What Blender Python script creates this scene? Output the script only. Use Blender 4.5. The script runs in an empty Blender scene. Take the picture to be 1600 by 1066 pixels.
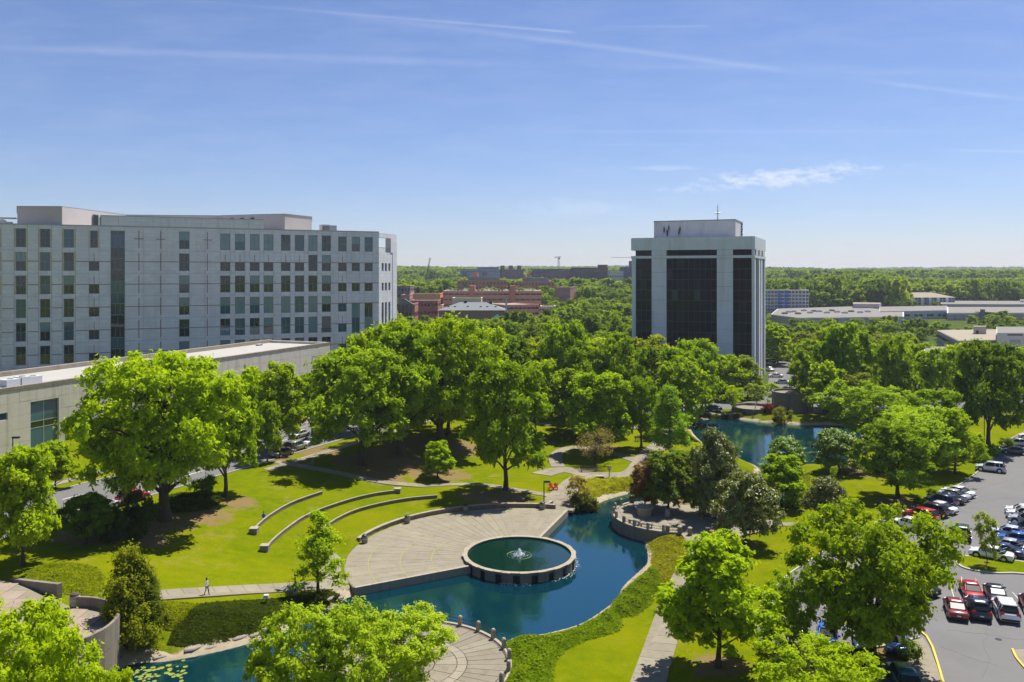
import bpy, math, random
import numpy as np
from mathutils import Vector, Matrix

SC = bpy.context.scene
# ------------------------------------------------------------------ camera, world, sun, exposure
F, YH, CH = 1300.0, 427.0, 35.0            # focal length / horizon row of a 1600x1066 frame, eye height
cam_d = bpy.data.cameras.new("camera")
cam = bpy.data.objects.new("camera", cam_d)
SC.collection.objects.link(cam)
cam.location = (0, 0, CH)
cam.rotation_euler = (math.radians(90), 0, 0)
cam_d.sensor_width = 36.0
cam_d.lens = F / 1600 * 36
cam_d.shift_y = -(533 - YH) / 1600
cam_d.clip_start = 0.5
cam_d.clip_end = 20000
SC.camera = cam

SUN_EL, SUN_AZ = 63.0, 40.0                # azimuth east of +Y (the view direction)
EXPOSURE = 1.18
SKY_STRENGTH = 0.046
SUN_STRENGTH = 3.5
HAZE = 0.00009
w = bpy.data.worlds.new("World")
SC.world = w
w.use_nodes = True
nt = w.node_tree
for n in list(nt.nodes):
    nt.nodes.remove(n)


def N(tree, typ, **kw):
    n = tree.nodes.new(typ)
    for k, v in kw.items():
        if k == 'inp':
            for kk, vv in v.items():
                n.inputs[kk].default_value = vv
        else:
            setattr(n, k, v)
    return n


def M(tree, op, a, b=None, c=None, clamp=False):
    n = tree.nodes.new('ShaderNodeMath')
    n.operation = op
    n.use_clamp = clamp
    for i, v in enumerate((a, b, c)):
        if v is None:
            continue
        if isinstance(v, (int, float)):
            n.inputs[i].default_value = v
        else:
            tree.links.new(v, n.inputs[i])
    return n.outputs[0]


wout = N(nt, 'ShaderNodeOutputWorld')
bg = N(nt, 'ShaderNodeBackground')
bg.inputs['Strength'].default_value = SKY_STRENGTH
nt.links.new(bg.outputs[0], wout.inputs[0])
sky = N(nt, 'ShaderNodeTexSky', sky_type='NISHITA', sun_disc=False)
sky.sun_elevation = math.radians(SUN_EL)
sky.sun_rotation = math.radians(SUN_AZ)
sky.altitude = 200
sky.air_density = 1.0
sky.dust_density = 0.3
sky.ozone_density = 6.0
tc = N(nt, 'ShaderNodeTexCoord')
sep = N(nt, 'ShaderNodeSeparateXYZ')
nt.links.new(tc.outputs['Generated'], sep.inputs[0])
dx, dy, dz = sep.outputs
ysafe = M(nt, 'MAXIMUM', dy, 0.02)
U = M(nt, 'DIVIDE', dx, ysafe)             # tangent-plane sky coordinates about north
V = M(nt, 'DIVIDE', dz, ysafe)
fwd = M(nt, 'MULTIPLY', M(nt, 'SUBTRACT', dy, 0.25), 5.0, clamp=True)
comb = N(nt, 'ShaderNodeCombineXYZ')
nt.links.new(U, comb.inputs[0]); nt.links.new(V, comb.inputs[1])
nz = N(nt, 'ShaderNodeTexNoise', inp={'Scale': 9.0, 'Detail': 6.0, 'Roughness': 0.6})
mp = N(nt, 'ShaderNodeMapping'); mp.inputs['Scale'].default_value = (1.0, 5.0, 1.0)
nt.links.new(comb.outputs[0], mp.inputs[0]); nt.links.new(mp.outputs[0], nz.inputs['Vector'])
nz2 = N(nt, 'ShaderNodeTexNoise', inp={'Scale': 60.0, 'Detail': 5.0, 'Roughness': 0.65})
mp2 = N(nt, 'ShaderNodeMapping'); mp2.inputs['Scale'].default_value = (0.6, 1.6, 1.0)
nt.links.new(comb.outputs[0], mp2.inputs[0]); nt.links.new(mp2.outputs[0], nz2.inputs['Vector'])


def uv(px, py):
    return (px - 800) / F, (YH - py) / F


total = None


def add_layer(val):
    global total
    total = val if total is None else M(nt, 'ADD', total, val)


def trail(p0, p1, wpx, amp, fade0=0.06, fade1=0.06, rough=0.5):
    (u0, v0), (u1, v1) = uv(*p0), uv(*p1)
    L = math.hypot(u1 - u0, v1 - v0)
    ax, ay = (u1 - u0) / L, (v1 - v0) / L
    s = M(nt, 'ADD', M(nt, 'MULTIPLY', M(nt, 'SUBTRACT', U, u0), ax), M(nt, 'MULTIPLY', M(nt, 'SUBTRACT', V, v0), ay))
    d = M(nt, 'ADD', M(nt, 'MULTIPLY', M(nt, 'SUBTRACT', U, u0), -ay), M(nt, 'MULTIPLY', M(nt, 'SUBTRACT', V, v0), ax))
    d = M(nt, 'ADD', d, M(nt, 'MULTIPLY', M(nt, 'SUBTRACT', nz.outputs[0], 0.5), wpx / F * rough))
    q = M(nt, 'DIVIDE', d, wpx / F)
    g = M(nt, 'POWER', 2.718, M(nt, 'MULTIPLY', M(nt, 'MULTIPLY', q, q), -1.0))
    e = M(nt, 'MULTIPLY', M(nt, 'DIVIDE', s, fade0, clamp=True), M(nt, 'DIVIDE', M(nt, 'SUBTRACT', L, s), fade1, clamp=True))
    tex = M(nt, 'ADD', 0.45, nz2.outputs[0])
    add_layer(M(nt, 'MULTIPLY', M(nt, 'MULTIPLY', g, e), M(nt, 'MULTIPLY', tex, amp * 0.6)))


def cloud(cx, cy, rx, ry, amp, thr=0.5, tilt=0.0):
    u0, v0 = uv(cx, cy)
    ct, st = math.cos(tilt), math.sin(tilt)
    a = M(nt, 'SUBTRACT', U, u0); b = M(nt, 'SUBTRACT', V, v0)
    x = M(nt, 'DIVIDE', M(nt, 'ADD', M(nt, 'MULTIPLY', a, ct), M(nt, 'MULTIPLY', b, st)), rx / F)
    y = M(nt, 'DIVIDE', M(nt, 'SUBTRACT', M(nt, 'MULTIPLY', b, ct), M(nt, 'MULTIPLY', a, st)), ry / F)
    r = M(nt, 'ADD', M(nt, 'MULTIPLY', x, x), M(nt, 'MULTIPLY', y, y))
    m = M(nt, 'SUBTRACT', 1.0, r, clamp=True)
    k = M(nt, 'MULTIPLY', M(nt, 'SUBTRACT', M(nt, 'ADD', M(nt, 'MULTIPLY', m, 0.22), nz2.outputs[0]), thr), 5.0, clamp=True)
    add_layer(M(nt, 'MULTIPLY', M(nt, 'MULTIPLY', k, m), amp))


trail((280, 0), (900, 51), 2.0, 0.45, 0.5, 0.01, 0.3)
trail((420, 8), (1245, 112), 4.5, 0.30, 0.4, 0.05)
trail((-60, 72), (900, 104), 5.5, 0.22, 0.1, 0.2)
trail((880, 100), (1700, 118), 6.0, 0.10, 0.1, 0.2)
trail((930, 42), (1112, 41), 1.3, 0.30, 0.08, 0.01, 0.2)
trail((1330, 123), (1700, 168), 3.2, 0.24, 0.06, 0.1)
trail((830, 206), (1500, 205), 2.5, 0.18, 0.1, 0.2)
trail((830, 226), (1180, 226), 1.6, 0.10, 0.1, 0.1)
trail((1450, 235), (1660, 237), 2.0, 0.30, 0.05, 0.05)
cloud(1225, 277, 230, 24, 0.75, 0.60, 0.10)
cloud(1240, 275, 150, 10, 0.22, 0.47, 0.10)
cloud(900, 325, 110, 22, 0.22, 0.50, 0.0)
cloud(1040, 263, 70, 6, 0.3, 0.5, 0.0)
veil = M(nt, 'MULTIPLY', M(nt, 'SUBTRACT', nz.outputs[0], 0.40, clamp=True), 0.28)
add_layer(veil)
tot = M(nt, 'MULTIPLY', M(nt, 'MULTIPLY', total, fwd), M(nt, 'MULTIPLY', dz, 25.0, clamp=True), clamp=True)
mixc = N(nt, 'ShaderNodeMixRGB', blend_type='MIX')
nt.links.new(M(nt, 'MULTIPLY', tot, 0.75, clamp=True), mixc.inputs[0])
tintn = N(nt, 'ShaderNodeMixRGB', blend_type='MULTIPLY'); tintn.inputs[0].default_value = 1.0
tintn.inputs[2].default_value = (1.07, 1.0, 1.14, 1)
nt.links.new(sky.outputs[0], tintn.inputs[1])
nt.links.new(tintn.outputs[0], mixc.inputs[1])
mixc.inputs[2].default_value = (8.6, 9.0, 10.0, 1)
nt.links.new(mixc.outputs[0], bg.inputs[0])

sl = bpy.data.lights.new("sun", 'SUN')
sl.energy = SUN_STRENGTH
sl.angle = math.radians(0.53)
sl.color = (1.0, 0.96, 0.88)
sun = bpy.data.objects.new("sun", sl)
SC.collection.objects.link(sun)
_e, _a = math.radians(SUN_EL), math.radians(SUN_AZ)
sdir = Vector((math.sin(_a) * math.cos(_e), math.cos(_a) * math.cos(_e), math.sin(_e)))
sun.rotation_euler = sdir.to_track_quat('Z', 'Y').to_euler()

SC.view_settings.view_transform = 'Standard'
SC.view_settings.look = 'None'
SC.view_settings.exposure = EXPOSURE
SC.view_settings.gamma = 1
SC.view_settings.use_curve_mapping = False
SC.render.engine = 'CYCLES'
cy = SC.cycles
cy.max_bounces = 6; cy.diffuse_bounces = 4; cy.glossy_bounces = 3
cy.transmission_bounces = 4; cy.transparent_max_bounces = 6; cy.volume_bounces = 0
cy.use_denoising = True
cy.caustics_reflective = False; cy.caustics_refractive = False

rnd = random.Random(7)
COL = SC.collection

# ------------------------------------------------------------------ helpers
class MB:
    def __init__(s):
        s.v = []; s.f = []; s.m = []; s.cur = 0

    def add(s, vs, fs):
        b = len(s.v)
        s.v.extend(vs)
        for f in fs:
            s.f.append(tuple(i + b for i in f)); s.m.append(s.cur)

    def box(s, x0, x1, y0, y1, z0, z1):
        s.add([(x0, y0, z0), (x1, y0, z0), (x1, y1, z0), (x0, y1, z0), (x0, y0, z1), (x1, y0, z1), (x1, y1, z1), (x0, y1, z1)],
              [(0, 3, 2, 1), (4, 5, 6, 7), (0, 1, 5, 4), (1, 2, 6, 5), (2, 3, 7, 6), (3, 0, 4, 7)])

    def prism(s, poly, z0, z1):
        n = len(poly)
        a = sum(poly[i][0] * poly[(i + 1) % n][1] - poly[(i + 1) % n][0] * poly[i][1] for i in range(n))
        if a < 0:
            poly = poly[::-1]
        zz0 = z0 if hasattr(z0, '__len__') else [z0] * n
        zz1 = z1 if hasattr(z1, '__len__') else [z1] * n
        vs = [(p[0], p[1], zz0[i]) for i, p in enumerate(poly)] + [(p[0], p[1], zz1[i]) for i, p in enumerate(poly)]
        fs = [tuple(range(n - 1, -1, -1)), tuple(range(n, 2 * n))] + [(i, (i + 1) % n, n + (i + 1) % n, n + i) for i in range(n)]
        s.add(vs, fs)

    def tube(s, pts, rad, n=6, cap=True):
        pts = [Vector(p) for p in pts]
        rr = rad if hasattr(rad, '__len__') else [rad] * len(pts)
        ring = []
        for i, p in enumerate(pts):
            t = (pts[min(i + 1, len(pts) - 1)] - pts[max(i - 1, 0)])
            if t.length < 1e-6:
                t = Vector((0, 0, 1))
            t.normalize()
            a = t.orthogonal().normalized() if i == 0 else (ring_a - t * ring_a.dot(t)).normalized()
            ring_a = a
            b = t.cross(a)
            ring.append([p + (a * math.cos(2 * math.pi * k / n) + b * math.sin(2 * math.pi * k / n)) * rr[i] for k in range(n)])
        vs = [tuple(v) for r in ring for v in r]
        fs = []
        for i in range(len(pts) - 1):
            for k in range(n):
                k2 = (k + 1) % n
                fs.append((i * n + k, i * n + k2, (i + 1) * n + k2, (i + 1) * n + k))
        if cap:
            fs.append(tuple(range(n - 1, -1, -1)))
            fs.append(tuple(range((len(pts) - 1) * n, len(pts) * n)))
        s.add(vs, fs)

    def lathe(s, prof, n=16, c=(0, 0), cap=True):
        vs = []
        for r, z in prof:
            for k in range(n):
                a = 2 * math.pi * k / n
                vs.append((c[0] + r * math.cos(a), c[1] + r * math.sin(a), z))
        fs = []
        for i in range(len(prof) - 1):
            for k in range(n):
                k2 = (k + 1) % n
                fs.append((i * n + k, i * n + k2, (i + 1) * n + k2, (i + 1) * n + k))
        if cap:
            fs.append(tuple(range(n - 1, -1, -1)))
            fs.append(tuple(range((len(prof) - 1) * n, len(prof) * n)))
        s.add(vs, fs)

    def mesh(s, name, mats, smooth=False):
        me = bpy.data.meshes.new(name)
        me.from_pydata(s.v, [], s.f)
        if not isinstance(mats, (list, tuple)):
            mats = [mats]
        for m in mats:
            me.materials.append(m)
        if len(mats) > 1:
            me.polygons.foreach_set('material_index', s.m)
        if smooth:
            me.polygons.foreach_set('use_smooth', [True] * len(me.polygons))
        me.update()
        return me

    def build(s, name, mats, parent=None, smooth=False):
        return place(name, s.mesh(name, mats, smooth), parent)


def place(name, me, parent=None, loc=None, rz=None, color=None):
    o = bpy.data.objects.new(name, me)
    COL.objects.link(o)
    if parent is not None:
        o.parent = parent
    if loc is not None:
        o.location = loc
    if rz is not None:
        o.rotation_euler = (0, 0, rz)
    if color is not None:
        o.color = (*color, 1)
    return o


def tag(o, label=None, cat=None, group=None, kind=None):
    if label: o['label'] = label
    if cat: o['category'] = cat
    if group: o['group'] = group
    if kind: o['kind'] = kind
    return o


def thing(name, label, cat, loc=(0, 0, 0), rz=0, group=None):
    o = bpy.data.objects.new(name, None)
    COL.objects.link(o)
    o.location = loc
    o.rotation_euler = (0, 0, rz)
    o.empty_display_size = 0.5
    return tag(o, label, cat, group)


def kids(o):
    return list(o.children)


def dup(o, parent=None):
    c = o.copy()
    COL.objects.link(c)
    c.parent = parent
    for ch in list(o.children):
        dup(ch, c)
    return c


def npmesh(name, verts, faces4, mats, smooth=False, attrs=None):
    """mesh of quads from numpy arrays"""
    me = bpy.data.meshes.new(name)
    nv, nf = len(verts), len(faces4)
    k = faces4.shape[1]
    me.vertices.add(nv); me.loops.add(nf * k); me.polygons.add(nf)
    me.vertices.foreach_set('co', np.asarray(verts, dtype=np.float32).ravel())
    me.loops.foreach_set('vertex_index', np.asarray(faces4, dtype=np.int32).ravel())
    me.polygons.foreach_set('loop_start', np.arange(0, nf * k, k, dtype=np.int32))
    me.polygons.foreach_set('loop_total', np.full(nf, k, dtype=np.int32))
    if smooth:
        me.polygons.foreach_set('use_smooth', np.ones(nf, dtype=bool))
    for m in (mats if isinstance(mats, (list, tuple)) else [mats]):
        me.materials.append(m)
    me.update()
    me.validate()
    return me


# ------------------------------------------------------------------ materials
def mat(name, col=(0.5, 0.5, 0.5), rough=0.7, metal=0.0, var=0.0, scale=1.0, bump=0.0, bscale=None, objcol=False, spec=0.5,
        col2=None, detail=5.0, coord='Object', stretch=(1, 1, 1), coat=0.0):
    m = bpy.data.materials.new(name)
    m.use_nodes = True
    t = m.node_tree
    b = t.nodes['Principled BSDF']
    b.inputs['Roughness'].default_value = rough
    b.inputs['Metallic'].default_value = metal
    b.inputs['Specular IOR Level'].default_value = spec
    b.inputs['Coat Weight'].default_value = coat
    b.inputs['Base Color'].default_value = (*col, 1)
    src = None
    if objcol:
        oi = N(t, 'ShaderNodeObjectInfo')
        src = oi.outputs['Color']
    if var > 0 or bump > 0 or col2:
        if coord == 'World':
            g = N(t, 'ShaderNodeNewGeometry'); vec = g.outputs['Position']
        else:
            c = N(t, 'ShaderNodeTexCoord'); vec = c.outputs[coord]
        mpn = N(t, 'ShaderNodeMapping'); mpn.inputs['Scale'].default_value = stretch
        t.links.new(vec, mpn.inputs[0])
        nn = N(t, 'ShaderNodeTexNoise', inp={'Scale': scale, 'Detail': detail, 'Roughness': 0.6})
        t.links.new(mpn.outputs[0], nn.inputs['Vector'])
        if var > 0 or col2:
            if col2:
                mx = N(t, 'ShaderNodeMixRGB')
                k = M(t, 'MULTIPLY', M(t, 'SUBTRACT', nn.outputs[0], 0.38), 4.0, clamp=True)
                t.links.new(k, mx.inputs[0])
                mx.inputs[1].default_value = (*col, 1); mx.inputs[2].default_value = (*col2, 1)
                src = mx.outputs[0]
            if var > 0:
                k = M(t, 'ADD', 1.0 - var, M(t, 'MULTIPLY', nn.outputs[0], 2 * var))
                mx = N(t, 'ShaderNodeVectorMath', operation='SCALE')
                if src is not None:
                    t.links.new(src, mx.inputs[0])
                else:
                    mx.inputs[0].default_value = col
                t.links.new(k, mx.inputs['Scale'])
                src = mx.outputs[0]
        if bump > 0:
            n2 = N(t, 'ShaderNodeTexNoise', inp={'Scale': bscale or scale * 6, 'Detail': 4.0})
            t.links.new(mpn.outputs[0], n2.inputs['Vector'])
            bp = N(t, 'ShaderNodeBump', inp={'Strength': bump, 'Distance': 0.05})
            t.links.new(n2.outputs[0], bp.inputs['Height'])
            t.links.new(bp.outputs[0], b.inputs['Normal'])
    if src is not None:
        t.links.new(src, b.inputs['Base Color'])
    return m


def streaked(m, amount=0.25, scale=0.5, thr=0.5, dark=(0.4, 0.38, 0.34), z_stretch=0.08):
    """adds vertical rain streaks / stains with a shape of their own to a material"""
    t = m.node_tree
    b = t.nodes['Principled BSDF']
    g = N(t, 'ShaderNodeNewGeometry')
    mpn = N(t, 'ShaderNodeMapping'); mpn.inputs['Scale'].default_value = (1, 1, z_stretch)
    t.links.new(g.outputs['Position'], mpn.inputs[0])
    nn = N(t, 'ShaderNodeTexNoise', inp={'Scale': scale, 'Detail': 6.0, 'Roughness': 0.65})
    t.links.new(mpn.outputs[0], nn.inputs['Vector'])
    k = M(t, 'MULTIPLY', M(t, 'MULTIPLY', M(t, 'SUBTRACT', nn.outputs[0], thr), 5.0, clamp=True), amount)
    mx = N(t, 'ShaderNodeMixRGB', blend_type='MULTIPLY')
    mx.inputs[2].default_value = (*dark, 1)
    t.links.new(k, mx.inputs[0])
    ln = b.inputs['Base Color'].links
    if ln:
        t.links.new(ln[0].from_socket, mx.inputs[1])
    else:
        mx.inputs[1].default_value = b.inputs['Base Color'].default_value
    t.links.new(mx.outputs[0], b.inputs['Base Color'])
    return m


def leaf_mat(name, trans=0.48, var=0.35, rough=0.55, gloss=0.004):
    m = bpy.data.materials.new(name)
    m.use_nodes = True
    t = m.node_tree
    for n in list(t.nodes):
        t.nodes.remove(n)
    out = N(t, 'ShaderNodeOutputMaterial')
    oi = N(t, 'ShaderNodeObjectInfo')
    tcn = N(t, 'ShaderNodeTexCoord')
    nn = N(t, 'ShaderNodeTexNoise', inp={'Scale': 0.8, 'Detail': 3.0})
    t.links.new(tcn.outputs['Object'], nn.inputs['Vector'])
    n2 = N(t, 'ShaderNodeTexNoise', inp={'Scale': 9.0, 'Detail': 1.0})
    t.links.new(tcn.outputs['Object'], n2.inputs['Vector'])
    f = M(t, 'ADD', M(t, 'MULTIPLY', M(t, 'SUBTRACT', nn.outputs[0], 0.5), var * 2.2), M(t, 'MULTIPLY', M(t, 'SUBTRACT', n2.outputs[0], 0.5), var * 1.6))
    f = M(t, 'ADD', f, M(t, 'MULTIPLY', M(t, 'SUBTRACT', oi.outputs['Random'], 0.5), 0.22))
    hs = N(t, 'ShaderNodeHueSaturation')
    t.links.new(oi.outputs['Color'], hs.inputs['Color'])
    t.links.new(M(t, 'ADD', 1.0, f), hs.inputs['Value'])
    t.links.new(M(t, 'SUBTRACT', 0.5, M(t, 'MULTIPLY', f, 0.035)), hs.inputs['Hue'])
    d = N(t, 'ShaderNodeBsdfDiffuse'); tr = N(t, 'ShaderNodeBsdfTranslucent'); gl = N(t, 'ShaderNodeBsdfGlossy')
    gl.inputs['Roughness'].default_value = rough
    gl.inputs['Color'].default_value = (0.8, 0.85, 0.8, 1)
    t.links.new(hs.outputs[0], d.inputs[0])
    tint = N(t, 'ShaderNodeMixRGB', blend_type='MULTIPLY'); tint.inputs[0].default_value = 1
    tint.inputs[2].default_value = (1.35, 1.25, 0.5, 1)
    t.links.new(hs.outputs[0], tint.inputs[1])
    t.links.new(tint.outputs[0], tr.inputs[0])
    m1 = N(t, 'ShaderNodeMixShader'); m1.inputs[0].default_value = trans
    t.links.new(d.outputs[0], m1.inputs[1]); t.links.new(tr.outputs[0], m1.inputs[2])
    m2 = N(t, 'ShaderNodeMixShader'); m2.inputs[0].default_value = gloss
    t.links.new(m1.outputs[0], m2.inputs[1]); t.links.new(gl.outputs[0], m2.inputs[2])
    t.links.new(m2.outputs[0], out.inputs[0])
    return m


def glass_mat(name, col=(0.02, 0.03, 0.035), rough=0.04, spec=0.8, objcol=False, wav=0.0):
    m = mat(name, col, rough, spec=spec, objcol=objcol)
    if wav:
        t = m.node_tree
        g = N(t, 'ShaderNodeNewGeometry')
        nn = N(t, 'ShaderNodeTexNoise', inp={'Scale': 0.7, 'Detail': 2.0})
        t.links.new(g.outputs['Position'], nn.inputs['Vector'])
        bp = N(t, 'ShaderNodeBump', inp={'Strength': wav, 'Distance': 0.1})
        t.links.new(nn.outputs[0], bp.inputs['Height'])
        t.links.new(bp.outputs[0], t.nodes['Principled BSDF'].inputs['Normal'])
    return m


MT = {}
MT['concrete'] = streaked(mat('concrete', (0.33, 0.29, 0.22), 0.85, spec=0.08, var=0.14, scale=0.5, bump=0.3, coord='World'), 0.5, 0.5, 0.52)
MT['concrete_dark'] = streaked(mat('weathered_concrete', (0.22, 0.185, 0.14), 0.9, var=0.25, scale=1.2, bump=0.4, coord='World'), 0.6, 1.2, 0.48)
MT['paving'] = mat('paving', (0.40, 0.36, 0.29), 0.9, spec=0.08, var=0.2, scale=0.35, bump=0.3, coord='World', objcol=True)
MT['joint'] = mat('joint', (0.225, 0.195, 0.14), 0.95, spec=0.08, coord='World', var=0.3, scale=2)
MT['mossjoint'] = mat('moss_joint', (0.24, 0.25, 0.08), 0.95)
MT['asphalt'] = mat('asphalt', (0.158, 0.153, 0.15), 0.9, spec=0.08, var=0.16, scale=0.12, bump=0.2, bscale=6, coord='World', detail=8)
MT['road'] = mat('road_asphalt', (0.15, 0.145, 0.14), 0.9, spec=0.08, var=0.12, scale=0.2, coord='World')
MT['paint_white'] = mat('road_paint', (0.75, 0.75, 0.7), 0.8)
MT['paint_yellow'] = mat('yellow_kerb_paint', (0.62, 0.42, 0.05), 0.8, var=0.25, scale=2, coord='World')
MT['kerb'] = mat('kerb_concrete', (0.42, 0.39, 0.32), 0.9, spec=0.08, var=0.2, scale=1.5, coord='World')
MT['sandstone'] = mat('shore_stone', (0.34, 0.28, 0.19), 0.9, spec=0.08, var=0.3, scale=0.9, coord='World', bump=0.5)
MT['rock'] = mat('rock', (0.24, 0.21, 0.17), 0.9, var=0.35, scale=1.4, coord='World', bump=0.6)
MT['soil'] = mat('soil', (0.16, 0.10, 0.06), 0.95, var=0.3, scale=1.0, coord='World')
MT['bark'] = mat('bark', (0.075, 0.058, 0.045), 0.95, var=0.35, scale=3.0, stretch=(1, 1, 0.3))
MT['leaf'] = leaf_mat('leaf')
MT['leaf_gloss'] = leaf_mat('glossy_leaf', trans=0.25, rough=0.5, gloss=0.05)
MT['stone'] = streaked(mat('facade_stone', (0.73, 0.71, 0.73), 0.75, var=0.1, scale=0.35, coord='World'), 0.2, 0.35, 0.5)
def stained(m, sc, thr, amt, col):
    t = m.node_tree; b = t.nodes['Principled BSDF']
    g = N(t, 'ShaderNodeNewGeometry'); nn = N(t, 'ShaderNodeTexNoise', inp={'Scale': sc, 'Detail': 8.0, 'Roughness': 0.7})
    t.links.new(g.outputs['Position'], nn.inputs['Vector'])
    mx = N(t, 'ShaderNodeMixRGB', blend_type='MULTIPLY'); mx.inputs[2].default_value = (*col, 1)
    t.links.new(M(t, 'MULTIPLY', M(t, 'MULTIPLY', M(t, 'SUBTRACT', nn.outputs[0], thr), 7.0, clamp=True), amt), mx.inputs[0])
    t.links.new(b.inputs['Base Color'].links[0].from_socket, mx.inputs[1]); t.links.new(mx.outputs[0], b.inputs['Base Color'])


stained(MT['paving'], 0.9, 0.52, 0.6, (0.70, 0.68, 0.62))
stained(MT['paving'], 0.25, 0.56, 0.5, (1.25, 1.2, 1.15))
stained(MT['asphalt'], 0.10, 0.52, 0.45, (0.80, 0.80, 0.80))
stained(MT['asphalt'], 1.6, 0.62, 0.5, (0.72, 0.71, 0.70))


def coursed(m, hgt, wid, dark=.82, line=.02):
    t = m.node_tree; b = t.nodes['Principled BSDF']
    tc_ = N(t, 'ShaderNodeTexCoord'); sp_ = N(t, 'ShaderNodeSeparateXYZ'); cb_ = N(t, 'ShaderNodeCombineXYZ')
    t.links.new(tc_.outputs['Object'], sp_.inputs[0]); t.links.new(sp_.outputs[0], cb_.inputs[0]); t.links.new(sp_.outputs[2], cb_.inputs[1])
    br = N(t, 'ShaderNodeTexBrick', inp={'Scale': 1.0, 'Brick Width': wid, 'Row Height': hgt, 'Mortar Size': line, 'Mortar Smooth': .2, 'Bias': 0.0})
    br.inputs['Color1'].default_value = (1, 1, 1, 1); br.inputs['Color2'].default_value = (.90, .90, .91, 1); br.inputs['Mortar'].default_value = (dark, dark, dark, 1)
    t.links.new(cb_.outputs[0], br.inputs['Vector'])
    mx = N(t, 'ShaderNodeMixRGB', blend_type='MULTIPLY'); mx.inputs[0].default_value = 1
    t.links.new(b.inputs['Base Color'].links[0].from_socket, mx.inputs[1]); t.links.new(br.outputs[0], mx.inputs[2]); t.links.new(mx.outputs[0], b.inputs['Base Color'])
    return m


coursed(MT['stone'], 0.94, 2.4, .80, .035)
MT['stone_tan'] = mat('tan_stone', (0.62, 0.52, 0.36), 0.8, var=0.1, scale=1)
MT['stone_core'] = mat('facade_core', (0.18, 0.17, 0.17), 0.9)
MT['redstone'] = mat('red_granite_band', (0.26, 0.15, 0.14), 0.6)
MT['frame'] = mat('window_frame', (0.16, 0.22, 0.24), 0.4, metal=0.4)
MT['frame_light'] = mat('light_metal', (0.45, 0.47, 0.48), 0.4, metal=0.4)
MT['pane'] = glass_mat('window_glass', objcol=True, wav=0.05)
MT['towerglass'] = glass_mat('tower_glass', (0.012, 0.016, 0.022), 0.03, spec=0.2, objcol=True, wav=0.12)
MT['roofwhite'] = mat('white_roof', (0.215, 0.20, 0.18), 0.9, spec=0.08, var=0.16, scale=0.15, coord='World')
MT['roofpale'] = mat('pale_roof', (0.36, 0.34, 0.31), 0.9, spec=0.08, var=0.1, scale=0.15, coord='World')
MT['roofpale'] = mat('pale_roof', (0.36, 0.34, 0.31), 0.9, var=0.1, scale=0.15, coord='World')
MT['roofgrey'] = mat('grey_roof', (0.19, 0.205, 0.205), 0.8, spec=0.08, var=0.1, scale=0.3, coord='World')
MT['rooftan'] = mat('tan_roof', (0.30, 0.26, 0.20), 0.9, spec=0.08, var=0.15, scale=0.1, coord='World')
MT['wallc'] = mat('painted_wall', (0.5, 0.5, 0.5), 0.85, spec=0.08, objcol=True, var=0.12, scale=0.4, coord='World')
MT['metal_dark'] = mat('dark_metal', (0.03, 0.03, 0.035), 0.5, metal=0.6)
MT['metal'] = mat('grey_metal', (0.35, 0.36, 0.37), 0.45, metal=0.7)
MT['ac'] = mat('unit_paint', (0.52, 0.53, 0.55), 0.6, var=0.08, scale=1)
MT['carpaint'] = mat('car_paint', (0.5, 0.5, 0.5), 0.28, objcol=True, metal=0.15, coat=0.6)
MT['carglass'] = glass_mat('car_glass', (0.02, 0.025, 0.03), 0.32, spec=0.08)
MT['rubber'] = mat('rubber', (0.018, 0.018, 0.018), 0.9)
MT['rim'] = mat('alloy_rim', (0.55, 0.55, 0.56), 0.3, metal=0.9)
MT['headlight'] = mat('headlight', (0.75, 0.77, 0.8), 0.15)
MT['taillight'] = mat('taillight', (0.38, 0.01, 0.01), 0.2)
MT['plate'] = mat('number_plate', (0.7, 0.7, 0.7), 0.5)
MT['plain'] = mat('plain_paint', (0.5, 0.5, 0.5), 0.65, objcol=True)
MT['red'] = mat('red_orange_paint', (0.62, 0.09, 0.03), 0.6)
MT['foam'] = mat('water_foam', (0.85, 0.88, 0.9), 0.6)
MT['lily'] = mat('lily_leaf', (0.20, 0.24, 0.02), 0.6, var=0.4, scale=2)


stained(MT['roofpale'], 0.5, 0.52, 0.5, (0.80, 0.79, 0.76))
stained(MT['roofwhite'], 0.12, 0.5, 0.6, (0.78, 0.77, 0.74))

# ------------------------------------------------------------------ terrain height
WL = -0.8
FC = (0.9, 102.8)                          # centre of the round basin


def sstep(t):
    t = np.clip(t, 0, 1)
    return t * t * (3 - 2 * t)


def raw(px, py, z):
    Y = F * (CH - z) / (py - YH)
    return (px - 800) / F * Y, Y


RA = np.array(raw(150, 800, 3.2)); RB = np.array(raw(470, 706, 3.2))
RD = (RB - RA) / np.linalg.norm(RB - RA)
RN = np.array([RD[1], -RD[0]])             # to the right of the road

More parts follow.
